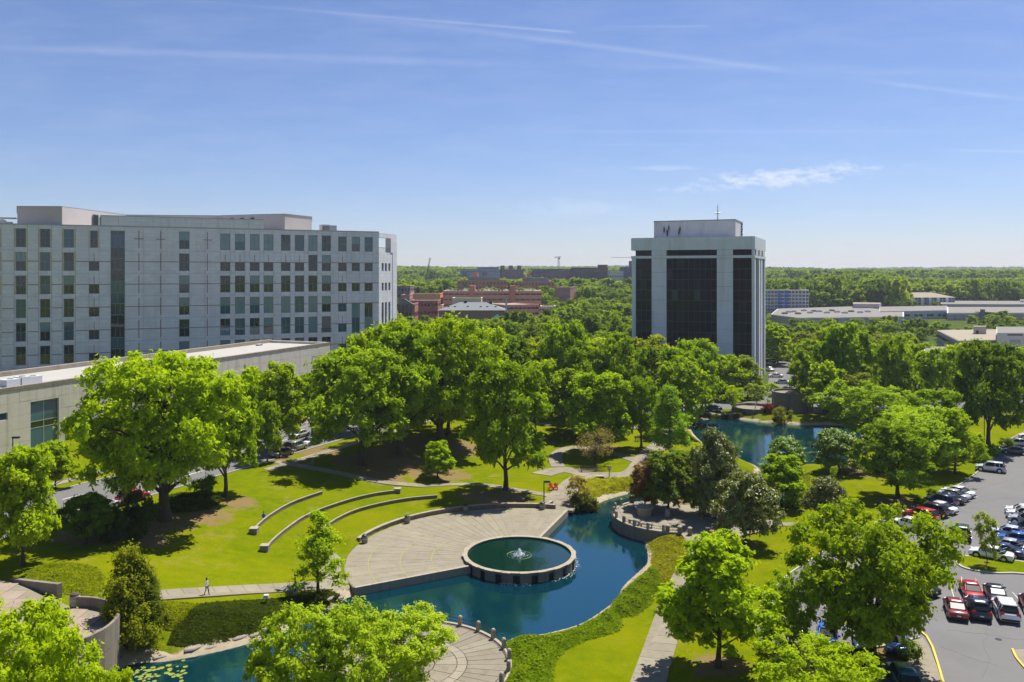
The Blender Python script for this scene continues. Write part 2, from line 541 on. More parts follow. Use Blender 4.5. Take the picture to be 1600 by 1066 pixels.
POND_PX = [(551, 930), (640, 912), (728, 893), (800, 868), (845, 840), (887, 801), (902, 797), (925, 793), (938, 785), (960, 777),
           (990, 770), (1015, 766), (1045, 764), (1080, 760), (1120, 752), (1160, 748), (1188, 742), (1180, 728), (1150, 718),
           (1120, 705), (1095, 690), (1080, 673), (1082, 659), (1130, 654), (1165, 657), (1200, 661), (1250, 664), (1292, 664), (1335, 668),
           (1348, 690), (1335, 712), (1300, 729), (1242, 731), (1236, 745), (1238, 765), (1226, 780), (1205, 788), (1175, 786), (1150, 783),
           (1100, 781), (1050, 782), (1010, 786), (985, 790), (972, 800), (968, 815), (975, 830), (1000, 843), (1010, 852), (1013, 865), (1012, 880),
           (1000, 893), (975, 916), (966, 935), (940, 956), (905, 977), (850, 992), (800, 999), (780, 1012), (740, 1003), (700, 990),
           (650, 985), (600, 1005), (540, 1040), (480, 1075), (420, 1105), (300, 1120), (200, 1100), (180, 1060), (200, 1038), (260, 1033),
           (330, 1020), (390, 1005), (440, 990), (470, 975), (520, 950)]
_pp = np.array([raw(x, y, WL) for x, y in POND_PX])


def catmull(P, closed=True, sub=4):
    P = np.asarray(P, float); n = len(P); out = []
    for i in range(n if closed else n - 1):
        if closed:
            p0, p1, p2, p3 = P[(i - 1) % n], P[i], P[(i + 1) % n], P[(i + 2) % n]
        else:
            p0, p1, p2, p3 = P[max(i - 1, 0)], P[i], P[i + 1], P[min(i + 2, n - 1)]
        for k in range(sub):
            t = k / sub
            out.append(0.5 * ((2 * p1) + (-p0 + p2) * t + (2 * p0 - 5 * p1 + 4 * p2 - p3) * t * t + (-p0 + 3 * p1 - 3 * p2 + p3) * t ** 3))
    if not closed:
        out.append(P[-1])
    return np.array(out)


POND = catmull(_pp, True, 3)


def sdf(poly, X, Y):
    """signed distance to a closed polygon, negative inside"""
    X = np.asarray(X, float); Y = np.asarray(Y, float)
    d = np.full(X.shape, 1e18); ins = np.zeros(X.shape, bool)
    n = len(poly)
    for i in range(n):
        ax, ay = poly[i]; bx, by = poly[(i + 1) % n]
        ex, ey = bx - ax, by - ay
        wx, wy = X - ax, Y - ay
        t = np.clip((wx * ex + wy * ey) / (ex * ex + ey * ey + 1e-12), 0, 1)
        d = np.minimum(d, (wx - ex * t) ** 2 + (wy - ey * t) ** 2)
        c = ((ay > Y) != (by > Y))
        xi = ax + (Y - ay) * ex / (ey if abs(ey) > 1e-12 else 1e-12)
        ins ^= c & (X < xi)
    d = np.sqrt(d)
    return np.where(ins, -d, d)


FARY = np.array([0, 350, 500, 700, 1200, 2500, 4000, 7000, 9000], float)
FARZ = np.array([0, 0, 3, 8, 14, 22, 31, 43, 43], float)


def h0(X, Y):
    X = np.asarray(X, float); Y = np.asarray(Y, float)
    d = (X - RA[0]) * RN[0] + (Y - RA[1]) * RN[1]
    a = 3.2 * sstep((32 - d) / 27) * (1 - sstep((Y - 185) / 90))
    b = 3.1 * sstep(1.45 - np.hypot(X + 56, Y - 82) / 26)
    rr = np.hypot(X - FC[0], Y - FC[1]); an = np.degrees(np.arctan2(Y - FC[1], X - FC[0]))
    e = 0.5 * sstep((rr - 21.15) / 0.8) * sstep((an - 66) / 4) * sstep((172 - an) / 6) * sstep((48 - rr) / 20)
    a = np.maximum(a, e)
    c = 0.6 * sstep((X - 12) / 10) * (1 - sstep((Y - 260) / 80))
    f = np.interp(Y, FARY, FARZ)
    f = f + np.clip((Y - 1200) / 1500, 0, 1) * (8 * np.sin(X / 410 + 1.3) + 6 * np.sin(X / 173 + Y / 600) + 3 * np.sin(Y / 333))
    return np.maximum(np.maximum(a, b), c) + f


def H(X, Y):
    z = h0(X, Y)
    s = sdf(POND, X, Y) if np.ndim(X) == 0 else None
    if s is None:
        s = np.full(np.shape(X), 100.0)
        X = np.asarray(X); Y = np.asarray(Y)
        m = (Y > 50) & (Y < 260) & (X > -70) & (X < 110)
        s[m] = sdf(POND, X[m], Y[m])
    return np.minimum(z, np.maximum(WL + 0.5 * s, WL - 1.3))


_PA = POND; _PB = np.roll(POND, -1, 0); _PE = _PB - _PA; _PL = (_PE ** 2).sum(1) + 1e-12


def sdf1(x, y):
    wx = x - _PA[:, 0]; wy = y - _PA[:, 1]
    t_ = np.clip((wx * _PE[:, 0] + wy * _PE[:, 1]) / _PL, 0, 1)
    d = math.sqrt(float(((wx - _PE[:, 0] * t_) ** 2 + (wy - _PE[:, 1] * t_) ** 2).min()))
    c = (_PA[:, 1] > y) != (_PB[:, 1] > y)
    xi = _PA[:, 0] + (y - _PA[:, 1]) * _PE[:, 0] / np.where(np.abs(_PE[:, 1]) < 1e-12, 1e-12, _PE[:, 1])
    return -d if int((c & (x < xi)).sum()) % 2 else d


def h1(x, y):
    z = float(h0(x, y))
    if 50 < y < 260 and -70 < x < 110:
        z = min(z, max(WL + 0.5 * sdf1(x, y), WL - 1.3))
    return z


def P(px, py, dz=0.0):
    """ground point seen at a photo pixel"""
    z = 0.0
    for _ in range(14):
        x, y = raw(px, py, z)
        z = 0.5 * z + 0.5 * h1(x, y)
    x, y = raw(px, py, z)
    return (x, y, z + dz)

# ================================================================== GROUND
def axis(segs):
    out = []
    for a, b, st in segs:
        out.extend(np.arange(a, b, st))
    out.append(segs[-1][1])
    return np.array(sorted(set(np.round(out, 3))))


gx = axis([(-6000, -1000, 250), (-1000, -300, 50), (-300, -100, 10), (-100, -60, 2.5), (-60, 70, 0.7), (70, 110, 2.0), (110, 300, 10), (300, 1000, 50), (1000, 6000, 250)])
gy = axis([(-3000, -200, 200), (-200, 40, 20), (40, 60, 5), (60, 140, 0.7), (140, 175, 1.4), (175, 260, 2.0), (260, 500, 12), (500, 1500, 50), (1500, 9000, 180)])
GX, GY = np.meshgrid(gx, gy)
GZ = H(GX, GY)
nx, ny = len(gx), len(gy)
idx = np.arange(nx * ny).reshape(ny, nx)
quads = np.stack([idx[:-1, :-1], idx[:-1, 1:], idx[1:, 1:], idx[1:, :-1]], -1).reshape(-1, 4)

gm = bpy.data.materials.new('grass_ground')
gm.use_nodes = True
t = gm.node_tree
bs = t.nodes['Principled BSDF']
bs.inputs['Roughness'].default_value = 0.9
bs.inputs['Specular IOR Level'].default_value = 0.0
gp = N(t, 'ShaderNodeNewGeometry')


def gnoise(sc, det=5.0, rough=0.6, stretch=(1, 1, 1)):
    mpn = N(t, 'ShaderNodeMapping'); mpn.inputs['Scale'].default_value = stretch
    t.links.new(gp.outputs['Position'], mpn.inputs[0])
    n = N(t, 'ShaderNodeTexNoise', inp={'Scale': sc, 'Detail': det, 'Roughness': rough})
    t.links.new(mpn.outputs[0], n.inputs['Vector'])
    return n.outputs[0]


def gmix(fac, a, b):
    m = N(t, 'ShaderNodeMixRGB')
    t.links.new(fac, m.inputs[0])
    for i, c in ((1, a), (2, b)):
        if isinstance(c, tuple):
            m.inputs[i].default_value = (*c, 1)
        else:
            t.links.new(c, m.inputs[i])
    return m.outputs[0]


big, mid, fine = gnoise(0.07), gnoise(0.6), gnoise(7.0, 3.0)
c1 = gmix(M(t, 'MULTIPLY', M(t, 'SUBTRACT', mid, 0.3), 2.2, clamp=True), (0.085, 0.130, 0.002), (0.155, 0.172, 0.001))
c2 = gmix(M(t, 'MULTIPLY', M(t, 'SUBTRACT', big, 0.44), 3.2, clamp=True), c1, (0.18, 0.18, 0.003))
dry = M(t, 'MULTIPLY', M(t, 'SUBTRACT', gnoise(0.22, 8.0, 0.72), 0.565), 7.0, clamp=True)
c2 = gmix(M(t, 'MULTIPLY', dry, 0.75), c2, (0.23, 0.18, 0.05))
fsc = N(t, 'ShaderNodeVectorMath', operation='SCALE')
t.links.new(c2, fsc.inputs[0])
t.links.new(M(t, 'ADD', 0.62, M(t, 'MULTIPLY', fine, 0.76)), fsc.inputs['Scale'])
att = N(t, 'ShaderNodeAttribute'); att.attribute_name = 'mulch'
mk = M(t, 'MULTIPLY', M(t, 'SUBTRACT', M(t, 'ADD', att.outputs['Fac'], M(t, 'MULTIPLY', M(t, 'SUBTRACT', mid, 0.5), 1.5)), 0.50), 4.0, clamp=True)
mulch = gmix(fine, (0.13, 0.095, 0.035), (0.25, 0.175, 0.08))
c3 = gmix(mk, fsc.outputs[0], mulch)
att2 = N(t, 'ShaderNodeAttribute'); att2.attribute_name = 'shore'
mk2 = M(t, 'MULTIPLY', M(t, 'SUBTRACT', M(t, 'ADD', att2.outputs['Fac'], M(t, 'MULTIPLY', M(t, 'SUBTRACT', mid, 0.5), 0.7)), 0.45), 5.0, clamp=True)
c4 = gmix(mk2, c3, (0.33, 0.26, 0.15))
sp = N(t, 'ShaderNodeSeparateXYZ'); t.links.new(gp.outputs['Position'], sp.inputs[0])
farf = M(t, 'MULTIPLY', M(t, 'SUBTRACT', sp.outputs[1], 190.0), 0.02, clamp=True)
forest = gmix(mid, (0.04, 0.065, 0.015), (0.09, 0.11, 0.03))
c5 = gmix(farf, c4, forest)
t.links.new(c5, bs.inputs['Base Color'])
bp = N(t, 'ShaderNodeBump', inp={'Strength': 0.6, 'Distance': 0.12})
t.links.new(gnoise(5.0, 6.0), bp.inputs['Height'])
t.links.new(bp.outputs[0], bs.inputs['Normal'])

gme = npmesh('ground', np.stack([GX, GY, GZ], -1).reshape(-1, 3), quads, gm, smooth=True)
MULCH = [(560, 722, 7), (500, 706, 6), (610, 712, 8), (650, 730, 8), (700, 742, 6), (720, 700, 8), (640, 690, 9), (790, 778, 6.5), (750, 775, 5), (257, 816, 6), (320, 806, 5),
         (375, 786, 4), (430, 716, 5), (1122, 1042, 3.5), (1366, 1030, 6), (1290, 1036, 6), (1165, 848, 2.2), (1290, 818, 2), (240, 846, 3), (600, 745, 6), (840, 690, 6),
         (1085, 790, 7), (1140, 790, 7), (930, 700, 6), (1350, 735, 8), (1330, 1050, 6), (1403, 785, 5), (150, 830, 7), (200, 815, 8)]
mu = np.zeros_like(GX)
for px, py, r in MULCH:
    x, y, z = P(px, py)
    mu = np.maximum(mu, np.clip(1.25 - np.hypot(GX - x, (GY - y)) / r, 0, 1))
a = gme.attributes.new('mulch', 'FLOAT', 'POINT'); a.data.foreach_set('value', mu.ravel().astype(np.float32))
m_ = (GY > 50) & (GY < 260) & (GX > -70) & (GX < 110)
sd = np.full(GX.shape, 50.0); sd[m_] = sdf(POND, GX[m_], GY[m_])
a = gme.attributes.new('shore', 'FLOAT', 'POINT'); a.data.foreach_set('value', np.clip(1.0 - sd / 1.6, 0, 1).ravel().astype(np.float32))
ground = place('ground', gme); tag(ground, kind='structure')

# ---- water
wm = bpy.data.materials.new('pond_water'); wm.use_nodes = True
t = wm.node_tree; b = t.nodes['Principled BSDF']
b.inputs['Base Color'].default_value = (0.001, 0.024, 0.036, 1)
b.inputs['Roughness'].default_value = 0.03
b.inputs['IOR'].default_value = 2.5
b.inputs['Specular Tint'].default_value = (0.25, 0.85, 1.0, 1)
gp = N(t, 'ShaderNodeNewGeometry')
mpn = N(t, 'ShaderNodeMapping'); mpn.inputs['Scale'].default_value = (1, 0.55, 1)
t.links.new(gp.outputs['Position'], mpn.inputs[0])
n1 = N(t, 'ShaderNodeTexNoise', inp={'Scale': 3.2, 'Detail': 3.0, 'Roughness': 0.6}); t.links.new(mpn.outputs[0], n1.inputs['Vector'])
n2 = N(t, 'ShaderNodeTexNoise', inp={'Scale': 0.5, 'Detail': 2.0}); t.links.new(mpn.outputs[0], n2.inputs['Vector'])
hgt = M(t, 'MULTIPLY', n1.outputs[0], M(t, 'ADD', 0.25, n2.outputs[0]))
bp = N(t, 'ShaderNodeBump', inp={'Strength': 0.22, 'Distance': 0.05})
t.links.new(hgt, bp.inputs['Height']); t.links.new(bp.outputs[0], b.inputs['Normal'])
MT['water'] = wm
mb = MB(); mb.add([(-62, 52, WL), (100, 52, WL), (100, 240, WL), (-62, 240, WL)], [(0, 1, 2, 3)])
tag(mb.build('pond_water', wm), kind='structure')


# ---- draped sheets
from mathutils.geometry import delaunay_2d_cdt


def pxpoly(pts):
    return [P(*p)[:2] for p in pts]


def sheet(name, poly, dz, m, step=2.5, parent=None, zfun=None):
    A = np.array(poly)
    x0, y0 = A.min(0); x1, y1 = A.max(0)
    xs, ys = np.meshgrid(np.arange(x0, x1, step) + 0.013, np.arange(y0, y1, step) + 0.017)
    xs, ys = xs.ravel(), ys.ravel()
    s = sdf(A, xs, ys)
    ins = s < -step * 0.3
    # boundary subdivided so that it follows the ground
    bd = []
    for i in range(len(A)):
        p, q = A[i], A[(i + 1) % len(A)]
        k = max(1, int(np.linalg.norm(q - p) / step))
        for j in range(k):
            bd.append(p + (q - p) * j / k)
    pts = [Vector(p) for p in bd] + [Vector((x, y)) for x, y in zip(xs[ins], ys[ins])]
    nb = len(bd)
    vo, eo, fo, _, _, _ = delaunay_2d_cdt(pts, [], [list(range(nb))], 1, 1e-4)
    V2 = np.array([(v.x, v.y) for v in vo])
    Z = (H(V2[:, 0], V2[:, 1]) if zfun is None else zfun(V2[:, 0], V2[:, 1])) + dz
    fs = []
    for f in fo:
        a, b2, c = (V2[i] for i in f[:3])
        cr = (b2[0] - a[0]) * (c[1] - a[1]) - (b2[1] - a[1]) * (c[0] - a[0])
        fs.append(tuple(f) if cr > 0 else tuple(reversed(f)))
    me = bpy.data.meshes.new(name)
    me.from_pydata([(p[0], p[1], z) for p, z in zip(V2, Z)], [], fs)
    me.materials.append(m)
    me.update()
    return place(name, me, parent)


def resample(pts, step):
    pts = np.array([p[:2] for p in pts], float)
    d = np.r_[0, np.cumsum(np.linalg.norm(np.diff(pts, axis=0), axis=1))]
    n = max(2, int(round(d[-1] / step)) + 1)
    s = np.linspace(0, d[-1], n)
    return np.stack([np.interp(s, d, pts[:, 0]), np.interp(s, d, pts[:, 1])], -1)


def normals(pl, closed=False):
    t = np.gradient(pl, axis=0) if not closed else np.roll(pl, -1, 0) - np.roll(pl, 1, 0)
    t /= np.linalg.norm(t, axis=1)[:, None] + 1e-9
    return np.stack([t[:, 1], -t[:, 0]], -1)      # to the right


def strip(mb, pl, o0, o1, ztop, zbot, closed=False):
    """solid strip between right-offsets o0<o1 of a polyline; ztop/zbot functions of x,y"""
    n = normals(pl, closed)
    A = pl + n * o0; B = pl + n * o1
    zt = [ztop(*p) for p in pl]; zb = [zbot(*p) for p in pl]
    k = len(pl); vs = []
    for i in range(k):
        vs += [(A[i][0], A[i][1], zb[i]), (A[i][0], A[i][1], zt[i]), (B[i][0], B[i][1], zt[i]), (B[i][0], B[i][1], zb[i])]
    fs = []
    for i in range(k if closed else k - 1):
        a, b2 = i * 4, ((i + 1) % k) * 4
        fs += [(a, a + 1, b2 + 1, b2), (a + 1, a + 2, b2 + 2, b2 + 1), (a + 2, a + 3, b2 + 3, b2 + 2)]
    if not closed:
        fs += [(0, 3, 2, 1), ((k - 1) * 4, (k - 1) * 4 + 1, (k - 1) * 4 + 2, (k - 1) * 4 + 3)]
    mb.add(vs, fs)


def pathslabs(name, pts, width, seg=2.0, col=(1, 1, 1), slabs=True, across=1, gap=0.035, smooth=True):
    w = np.array([P(*p)[:2] for p in pts]) if len(pts[0]) == 2 and abs(pts[0][0]) > 0 and not isinstance(pts, np.ndarray) else pts
    pl = resample(catmull(w, False, 5) if smooth else w, seg)
    mb = MB()
    strip(mb, resample(pl, 0.9), -width / 2 - .03, width / 2 + .03, lambda x, y: h1(x, y) + 0.045, lambda x, y: h1(x, y) - 0.3)
    root = mb.build(name, MT['joint'] if slabs else MT['paving'])
    root.color = (*col, 1)
    tag(root, kind='structure')
    if not slabs:
        return root
    n = normals(pl)
    for i in range(len(pl) - 1):
        for k in range(across):
            o0 = -width / 2 + width * k / across + (gap / 2 if k else 0); o1 = -width / 2 + width * (k + 1) / across - (gap / 2 if k < across - 1 else 0)
            t0 = gap / 2 / seg
            pa, pb = pl[i] + (pl[i + 1] - pl[i]) * t0, pl[i + 1] - (pl[i + 1] - pl[i]) * t0
            q = [pa + n[i] * o0, pa + n[i] * o1, pb + n[i + 1] * o1, pb + n[i + 1] * o0]
            zz = [h1(*p) + 0.075 + rnd.uniform(-.004, .004) for p in q]
            m2 = MB(); m2.prism([tuple(p) for p in q], [z - .12 for z in zz], zz) if _ccw(q) else m2.prism([tuple(p) for p in q], [z - .12 for z in zz[::-1]], zz[::-1])
            o = m2.build('paving_slab', MT['paving'], root)
            v = rnd.uniform(.9, 1.08)
            o.color = (col[0] * v, col[1] * v, col[2] * v, 1)
    return root


def _ccw(q):
    n = len(q)
    return sum(q[i][0] * q[(i + 1) % n][1] - q[(i + 1) % n][0] * q[i][1] for i in range(n)) > 0


PAVE = (1, 1, 1)
# paving material multiplies nothing: object colour is its colour
CP = (0.245, 0.215, 0.16)


def asph(name, poly, dz=0.05, m=None, step=2.5):
    return tag(sheet(name, poly, dz, m or MT['asphalt'], step), kind='structure')


# ---- left road
def rline(off, s0, s1, n=40):
    s = np.linspace(s0, s1, n)
    return np.stack([RA[0] + RD[0] * s + RN[0] * off, RA[1] + RD[1] * s + RN[1] * off], -1)


mb = MB(); strip(mb, rline(0, -75, 150, 90), -14.5, 0.0, lambda x, y: h1(x, y) + 0.06, lambda x, y: h1(x, y) - 0.5)
tag(mb.build('road', MT['road']), kind='structure')
for off, nm in ((0.0, 'road_kerb'), (-14.7, 'road_kerb')):
    mb = MB(); strip(mb, rline(off, -75, 150, 90), 0, 0.2, lambda x, y: h1(x, y) + 0.17, lambda x, y: h1(x, y) - 0.5)
    tag(mb.build(nm, MT['kerb']), kind='structure')
mk_ = MB()
for off in (-4.6, -9.4):
    for s in range(-70, 140, 9):
        strip(mk_, rline(off + 0.0, s, s + 3.2, 3), -0.07, 0.07, lambda x, y: h1(x, y) + 0.07, lambda x, y: h1(x, y))
tag(mk_.build('road_markings', MT['paint_white']), kind='structure')
pathslabs('road_pavement', rline(-18.6, -60, 80, 60), 2.2, 1.8, CP, smooth=False)
pathslabs('road_pavement', rline(4.2, 28, 110, 50), 1.8, 1.8, CP, smooth=False)

# ---- footpaths
pathslabs('footpath', [(212, 936), (250, 931), (323, 926), (400, 921), (470, 917), (520, 914)], 2.6, 1.6, CP)
pathslabs('footpath', [(430, 722), (480, 730), (540, 742), (600, 754), (640, 758), (740, 757), (800, 765), (850, 773), (880, 779)], 1.7, 1.7, CP)
pathslabs('footpath', [(1097, 846), (1084, 870), (1070, 905), (1052, 948), (1030, 1015), (1013, 1066), (995, 1130)], 2.9, 1.6, CP, across=1)
pathslabs('footpath', [(1180, 821), (1215, 820), (1290, 820), (1360, 823)], 1.5, 1.6, CP)
pathslabs('footpath', [(868, 796), (880, 780), (893, 765), (907, 752), (930, 742)], 5.2, 1.7, CP, across=3)
pathslabs('footpath', [(845, 742), (880, 734), (930, 743), (985, 741), (1003, 726), (1012, 712), (1030, 697), (1060, 672)], 4.0, 1.7, CP, across=2)
pathslabs('footpath', [(1003, 724), (975, 713), (955, 708), (925, 702), (890, 700), (868, 712), (872, 730)], 2.4, 1.7, CP)
pathslabs('footpath', [(800, 650), (850, 664), (900, 655), (960, 660), (1010, 672), (1060, 672)], 2.4, 2.2, CP)

# ---- parking lot and rear streets
LOT = [(1760, 655), (1600, 676), (1572, 690), (1550, 712), (1530, 735), (1500, 757), (1440, 790), (1390, 808), (1340, 830), (1262, 878), (1226, 903), (1195, 940),
       (1175, 985), (1205, 1008), (1260, 1012), (1330, 1018), (1390, 1010), (1438, 998), (1453, 1012), (1464, 1040), (1478, 1090), (1490, 1140), (1760, 1140)]
LOTW = pxpoly(LOT)
asph('parking_lot', LOTW)
kerbline = resample(catmull(np.array(LOTW[1:18]), False, 3), 0.8)
mb = MB(); strip(mb, kerbline, -0.16, 0.0, lambda x, y: h1(x, y) + 0.17, lambda x, y: h1(x, y) - 0.2)
tag(mb.build('lot_kerb', MT['kerb']), kind='structure')
yk = resample(np.array(pxpoly([(1432, 985), (1446, 996), (1455, 1012), (1464, 1040), (1478, 1090)])), 0.8)
mb = MB(); strip(mb, yk, -0.18, 0.0, lambda x, y: h1(x, y) + 0.19, lambda x, y: h1(x, y) - 0.2)
tag(mb.build('yellow_kerb', MT['paint_yellow']), kind='structure')
yk = resample(np.array(pxpoly([(1580, 1016), (1586, 1030), (1612, 1060), (1650, 1110)])), 0.8)
mb = MB(); strip(mb, yk, -0.18, 0.0, lambda x, y: h1(x, y) + 0.19, lambda x, y: h1(x, y) - 0.2)
tag(mb.build('yellow_kerb', MT['paint_yellow']), kind='structure')
pv = sheet('lot_pavement', pxpoly([(1582, 1018), (1700, 1012), (1740, 1130), (1655, 1112), (1613, 1062)]), 0.16, MT['paving'], 2.0)
pv.color = (*CP, 1); tag(pv, kind='structure')
pv = sheet('lot_pavement', pxpoly([(1425, 1003), (1442, 998), (1453, 1014), (1464, 1042), (1474, 1076), (1400, 1085), (1395, 1045), (1420, 1036)]), 0.12, MT['paving'], 2.0)
pv.color = (*CP, 1); tag(pv, kind='structure')
asph('service_lot', pxpoly([(1290, 1062), (1350, 1044), (1396, 1040), (1402, 1120), (1270, 1130)]), 0.06)
# tar patches and faded marks
mb = MB()
for (x, y, r) in ((1522, 765, .45), (1478, 872, .35), (1560, 1000, .3)):
    wx, wy, wz = P(x, y)
    mb.lathe([(r, wz + .05), (r, wz + .065)], 14, (wx, wy))
tag(mb.build('drain_cover', MT['metal_dark']), kind='structure')
mb = MB()
def line_on_lot(p, q, wd=0.1):
    a, b2 = np.array(P(*p)[:2]), np.array(P(*q)[:2])
    strip(mb, np.array([a, (a + b2) / 2, b2]), -wd / 2, wd / 2, lambda x, y: h1(x, y) + 0.062, lambda x, y: h1(x, y))
for k in range(6):
    line_on_lot((1486 + k * 24, 918 + k * 2), (1500 + k * 31, 968 + k * 2))
for k in range(8):
    line_on_lot((1405 + k * 13.5, 815 - k * 7.6), (1444 + k * 12, 835 - k * 8.2))
tag(mb.build('parking_markings', mat('faded_paint', (0.42, 0.41, 0.38), 0.9, var=0.25, scale=1.5, coord='World')), kind='structure')

r9 = random.Random(4)
mb = MB()
for (p0_, p1_) in (((1470, 900), (1590, 880)), ((1500, 790), (1600, 775)), ((1455, 860), (1492, 800)), ((1480, 985), (1600, 1000)), ((1535, 1060), (1545, 985)), ((1510, 770), (1590, 745)), ((1470, 1010), (1560, 1040))):
    a_, b_ = np.array(P(*p0_)[:2]), np.array(P(*p1_)[:2]); n_ = max(8, int(np.linalg.norm(b_ - a_) / .8)); off_ = 0; q_ = []
    for i in range(n_ + 1):
        off_ = off_ * .85 + r9.uniform(-.22, .22); d_ = (b_ - a_) / np.linalg.norm(b_ - a_)
        q_.append(a_ + (b_ - a_) * i / n_ + np.array([-d_[1], d_[0]]) * off_)
    strip(mb, np.array(q_), -.03, .03, lambda x, y: h1(x, y) + 0.058, lambda x, y: h1(x, y))
tag(mb.build('crack_sealing', mat('crack_tar', (0.105, 0.10, 0.096), .8)), kind='structure')
ISL = [(1493, 880), (1497, 873), (1510, 870), (1560, 874), (1620, 882), (1700, 893), (1700, 915), (1600, 899), (1560, 898), (1525, 894), (1503, 888)]
isl = catmull(np.array(pxpoly(ISL)), True, 3)
mb = MB(); strip(mb, isl, 0.0, 0.28, lambda x, y: h1(x, y) + 0.2, lambda x, y: h1(x, y), closed=True)
if _ccw(isl.tolist()) is False:
    pass
tag(mb.build('island_kerb', MT['kerb']), kind='structure')
tag(sheet('island_lawn', [tuple(p) for p in isl], 0.18, gm, 1.2), kind='structure')
# rear street by the far end of the pond, side street and lot
asph('rear_street', [(28, 207), (130, 207), (160, 214), (160, 226), (28, 221)], 0.06, MT['road'], 4)
asph('side_lot', pxpoly([(1186, 634), (1200, 600), (1206, 562), (1238, 562), (1300, 596), (1330, 634)]), 0.05, MT['road'], 4)
tag(sheet('rear_pavement', [(28, 204.3), (130, 204.3), (130, 206.8), (28, 206.8)], 0.1, MT['paving'], 3), kind='structure').color = (*CP, 1)
asph('upper_lot', pxpoly([(330, 640), (520, 610), (620, 640), (640, 672), (560, 676), (470, 690)]), 0.07, MT['road'], 4)

# ================================================================== PLAZA
def ringslab(cx, cy, r0, r1, a0, a1, z0, z1, g=0.03, sub=3):
    da0 = math.asin(min(1, g / 2 / max(r0, .3))); da1 = math.asin(g / 2 / r1)
    inn = [(cx + (r0 + g / 2) * math.cos(a), cy + (r0 + g / 2) * math.sin(a)) for a in np.linspace(a1 - da0, a0 + da0, sub)]
    out = [(cx + (r1 - g / 2) * math.cos(a), cy + (r1 - g / 2) * math.sin(a)) for a in np.linspace(a0 + da1, a1 - da1, sub)]
    m = MB(); m.prism(out + inn, z0, z1)
    return m


A0, A1 = math.radians(70.6), math.radians(209)
mb = MB()
arc = [(FC[0] + 21.2 * math.cos(a), FC[1] + 21.2 * math.sin(a)) for a in np.linspace(A0, A1, 50)]
mb.prism([FC] + arc, -1.8, 0.032)
plaza = mb.build('plaza', MT['joint']); tag(plaza, kind='structure')
rings = [6.6, 10.8, 14.6, 18.4, 21.1]
for ri in range(4):
    ns = 30 if ri < 3 else 30
    for k in range(ns):
        a0 = A0 + (A1 - A0) * k / ns; a1 = A0 + (A1 - A0) * (k + 1) / ns
        z = 0.055 + rnd.uniform(-.004, .004)
        o = ringslab(FC[0], FC[1], rings[ri], rings[ri + 1], a0, a1, -0.1, z, 0.035).build('paving_slab', MT['paving'], plaza)
        v = rnd.uniform(.95, 1.04)
        o.color = (CP[0] * v, CP[1] * v, CP[2] * v, 1)
mb = MB()
for r in rings[1:4]:
    aa = np.linspace(A0, A1, 90)
    strip(mb, np.array([(FC[0] + r * math.cos(a), FC[1] + r * math.sin(a)) for a in aa]), -.06, .06, lambda x, y: 0.064, lambda x, y: -0.05)
tag(mb.build('moss_joint', MT['mossjoint'], plaza), kind='stuff')
# edge coping along the water
for (a, s0, s1) in ((A0, 6.9, 21.1), (A1, 6.9, 21.1)):
    dvec = np.array([math.cos(a), math.sin(a)]); nrm = np.array([-dvec[1], dvec[0]]) * (-1 if a == A0 else 1)
    k = 7
    for i in range(k):
        q0 = s0 + (s1 - s0) * i / k + .015; q1 = s0 + (s1 - s0) * (i + 1) / k - .015
        base = np.array(FC)
        p = [base + dvec * q0 - nrm * .02, base + dvec * q1 - nrm * .02, base + dvec * q1 + nrm * .38, base + dvec * q0 + nrm * .38]
        m2 = MB(); m2.prism([tuple(x) for x in p], -1.7, 0.12)
        m2.build('coping_stone', MT['concrete'], plaza)
# landing that joins the left path to the plaza
pv = sheet('path_landing', pxpoly([(505, 905), (530, 893), (548, 918), (540, 927), (505, 925)]), 0.065, MT['paving'], 1.0); pv.color = (*CP, 1); tag(pv, kind='structure')
pv = sheet('path_landing', pxpoly([(520, 862), (532, 872), (533, 893), (512, 905), (500, 893)]), 0.055, MT['paving'], 1.0); pv.color = (*CP, 1); tag(pv, kind='structure')

# ---- amphitheatre walls
MT['wall_shade_brown'] = streaked(mat('shade_brown_concrete', (0.20, 0.14, 0.095), 0.9, var=0.3, scale=1.5, coord='World'), 0.5, 1.2, 0.5)  # dark brown carries the shade of the camera-facing wall fronts in its colour
def wallthing(label, pl, th, top, bot=-0.6, name='seat_wall', group='low curved walls of the lawn amphitheatre', seg=1.9, cat='low wall'):
    """pl polyline; top height above ground"""
    root = thing(name, label, cat, (pl[0][0], pl[0][1], h1(*pl[0])), 0, group)
    off = Vector(root.location)
    fine_ = resample(pl, 0.6)
    zt = lambda x, y: (top(x, y) if callable(top) else h1(x, y) + top)
    m2 = MB(); strip(m2, fine_, -th / 2 + .03, th / 2 - .03, lambda x, y: zt(x, y) - 0.07, lambda x, y: h1(x, y) + bot)
    m2.v = [(v[0] - off.x, v[1] - off.y, v[2] - off.z) for v in m2.v]
    m2.build('wall_face', MT['wall_shade_brown'], root)
    pts = resample(pl, seg); n = normals(pts)
    for i in range(len(pts) - 1):
        m3 = MB()
        g = .012
        d = pts[i + 1] - pts[i]
        pa, pb = pts[i] + d * g, pts[i + 1] - d * g
        strip(m3, np.array([pa, (pa + pb) / 2, pb]), -th / 2, th / 2, lambda x, y: zt(x, y) + .0, lambda x, y: zt(x, y) - 0.09)
        m3.v = [(v[0] - off.x, v[1] - off.y, v[2] - off.z) for v in m3.v]
        m3.build('coping_stone', MT['concrete'], root)
    return root


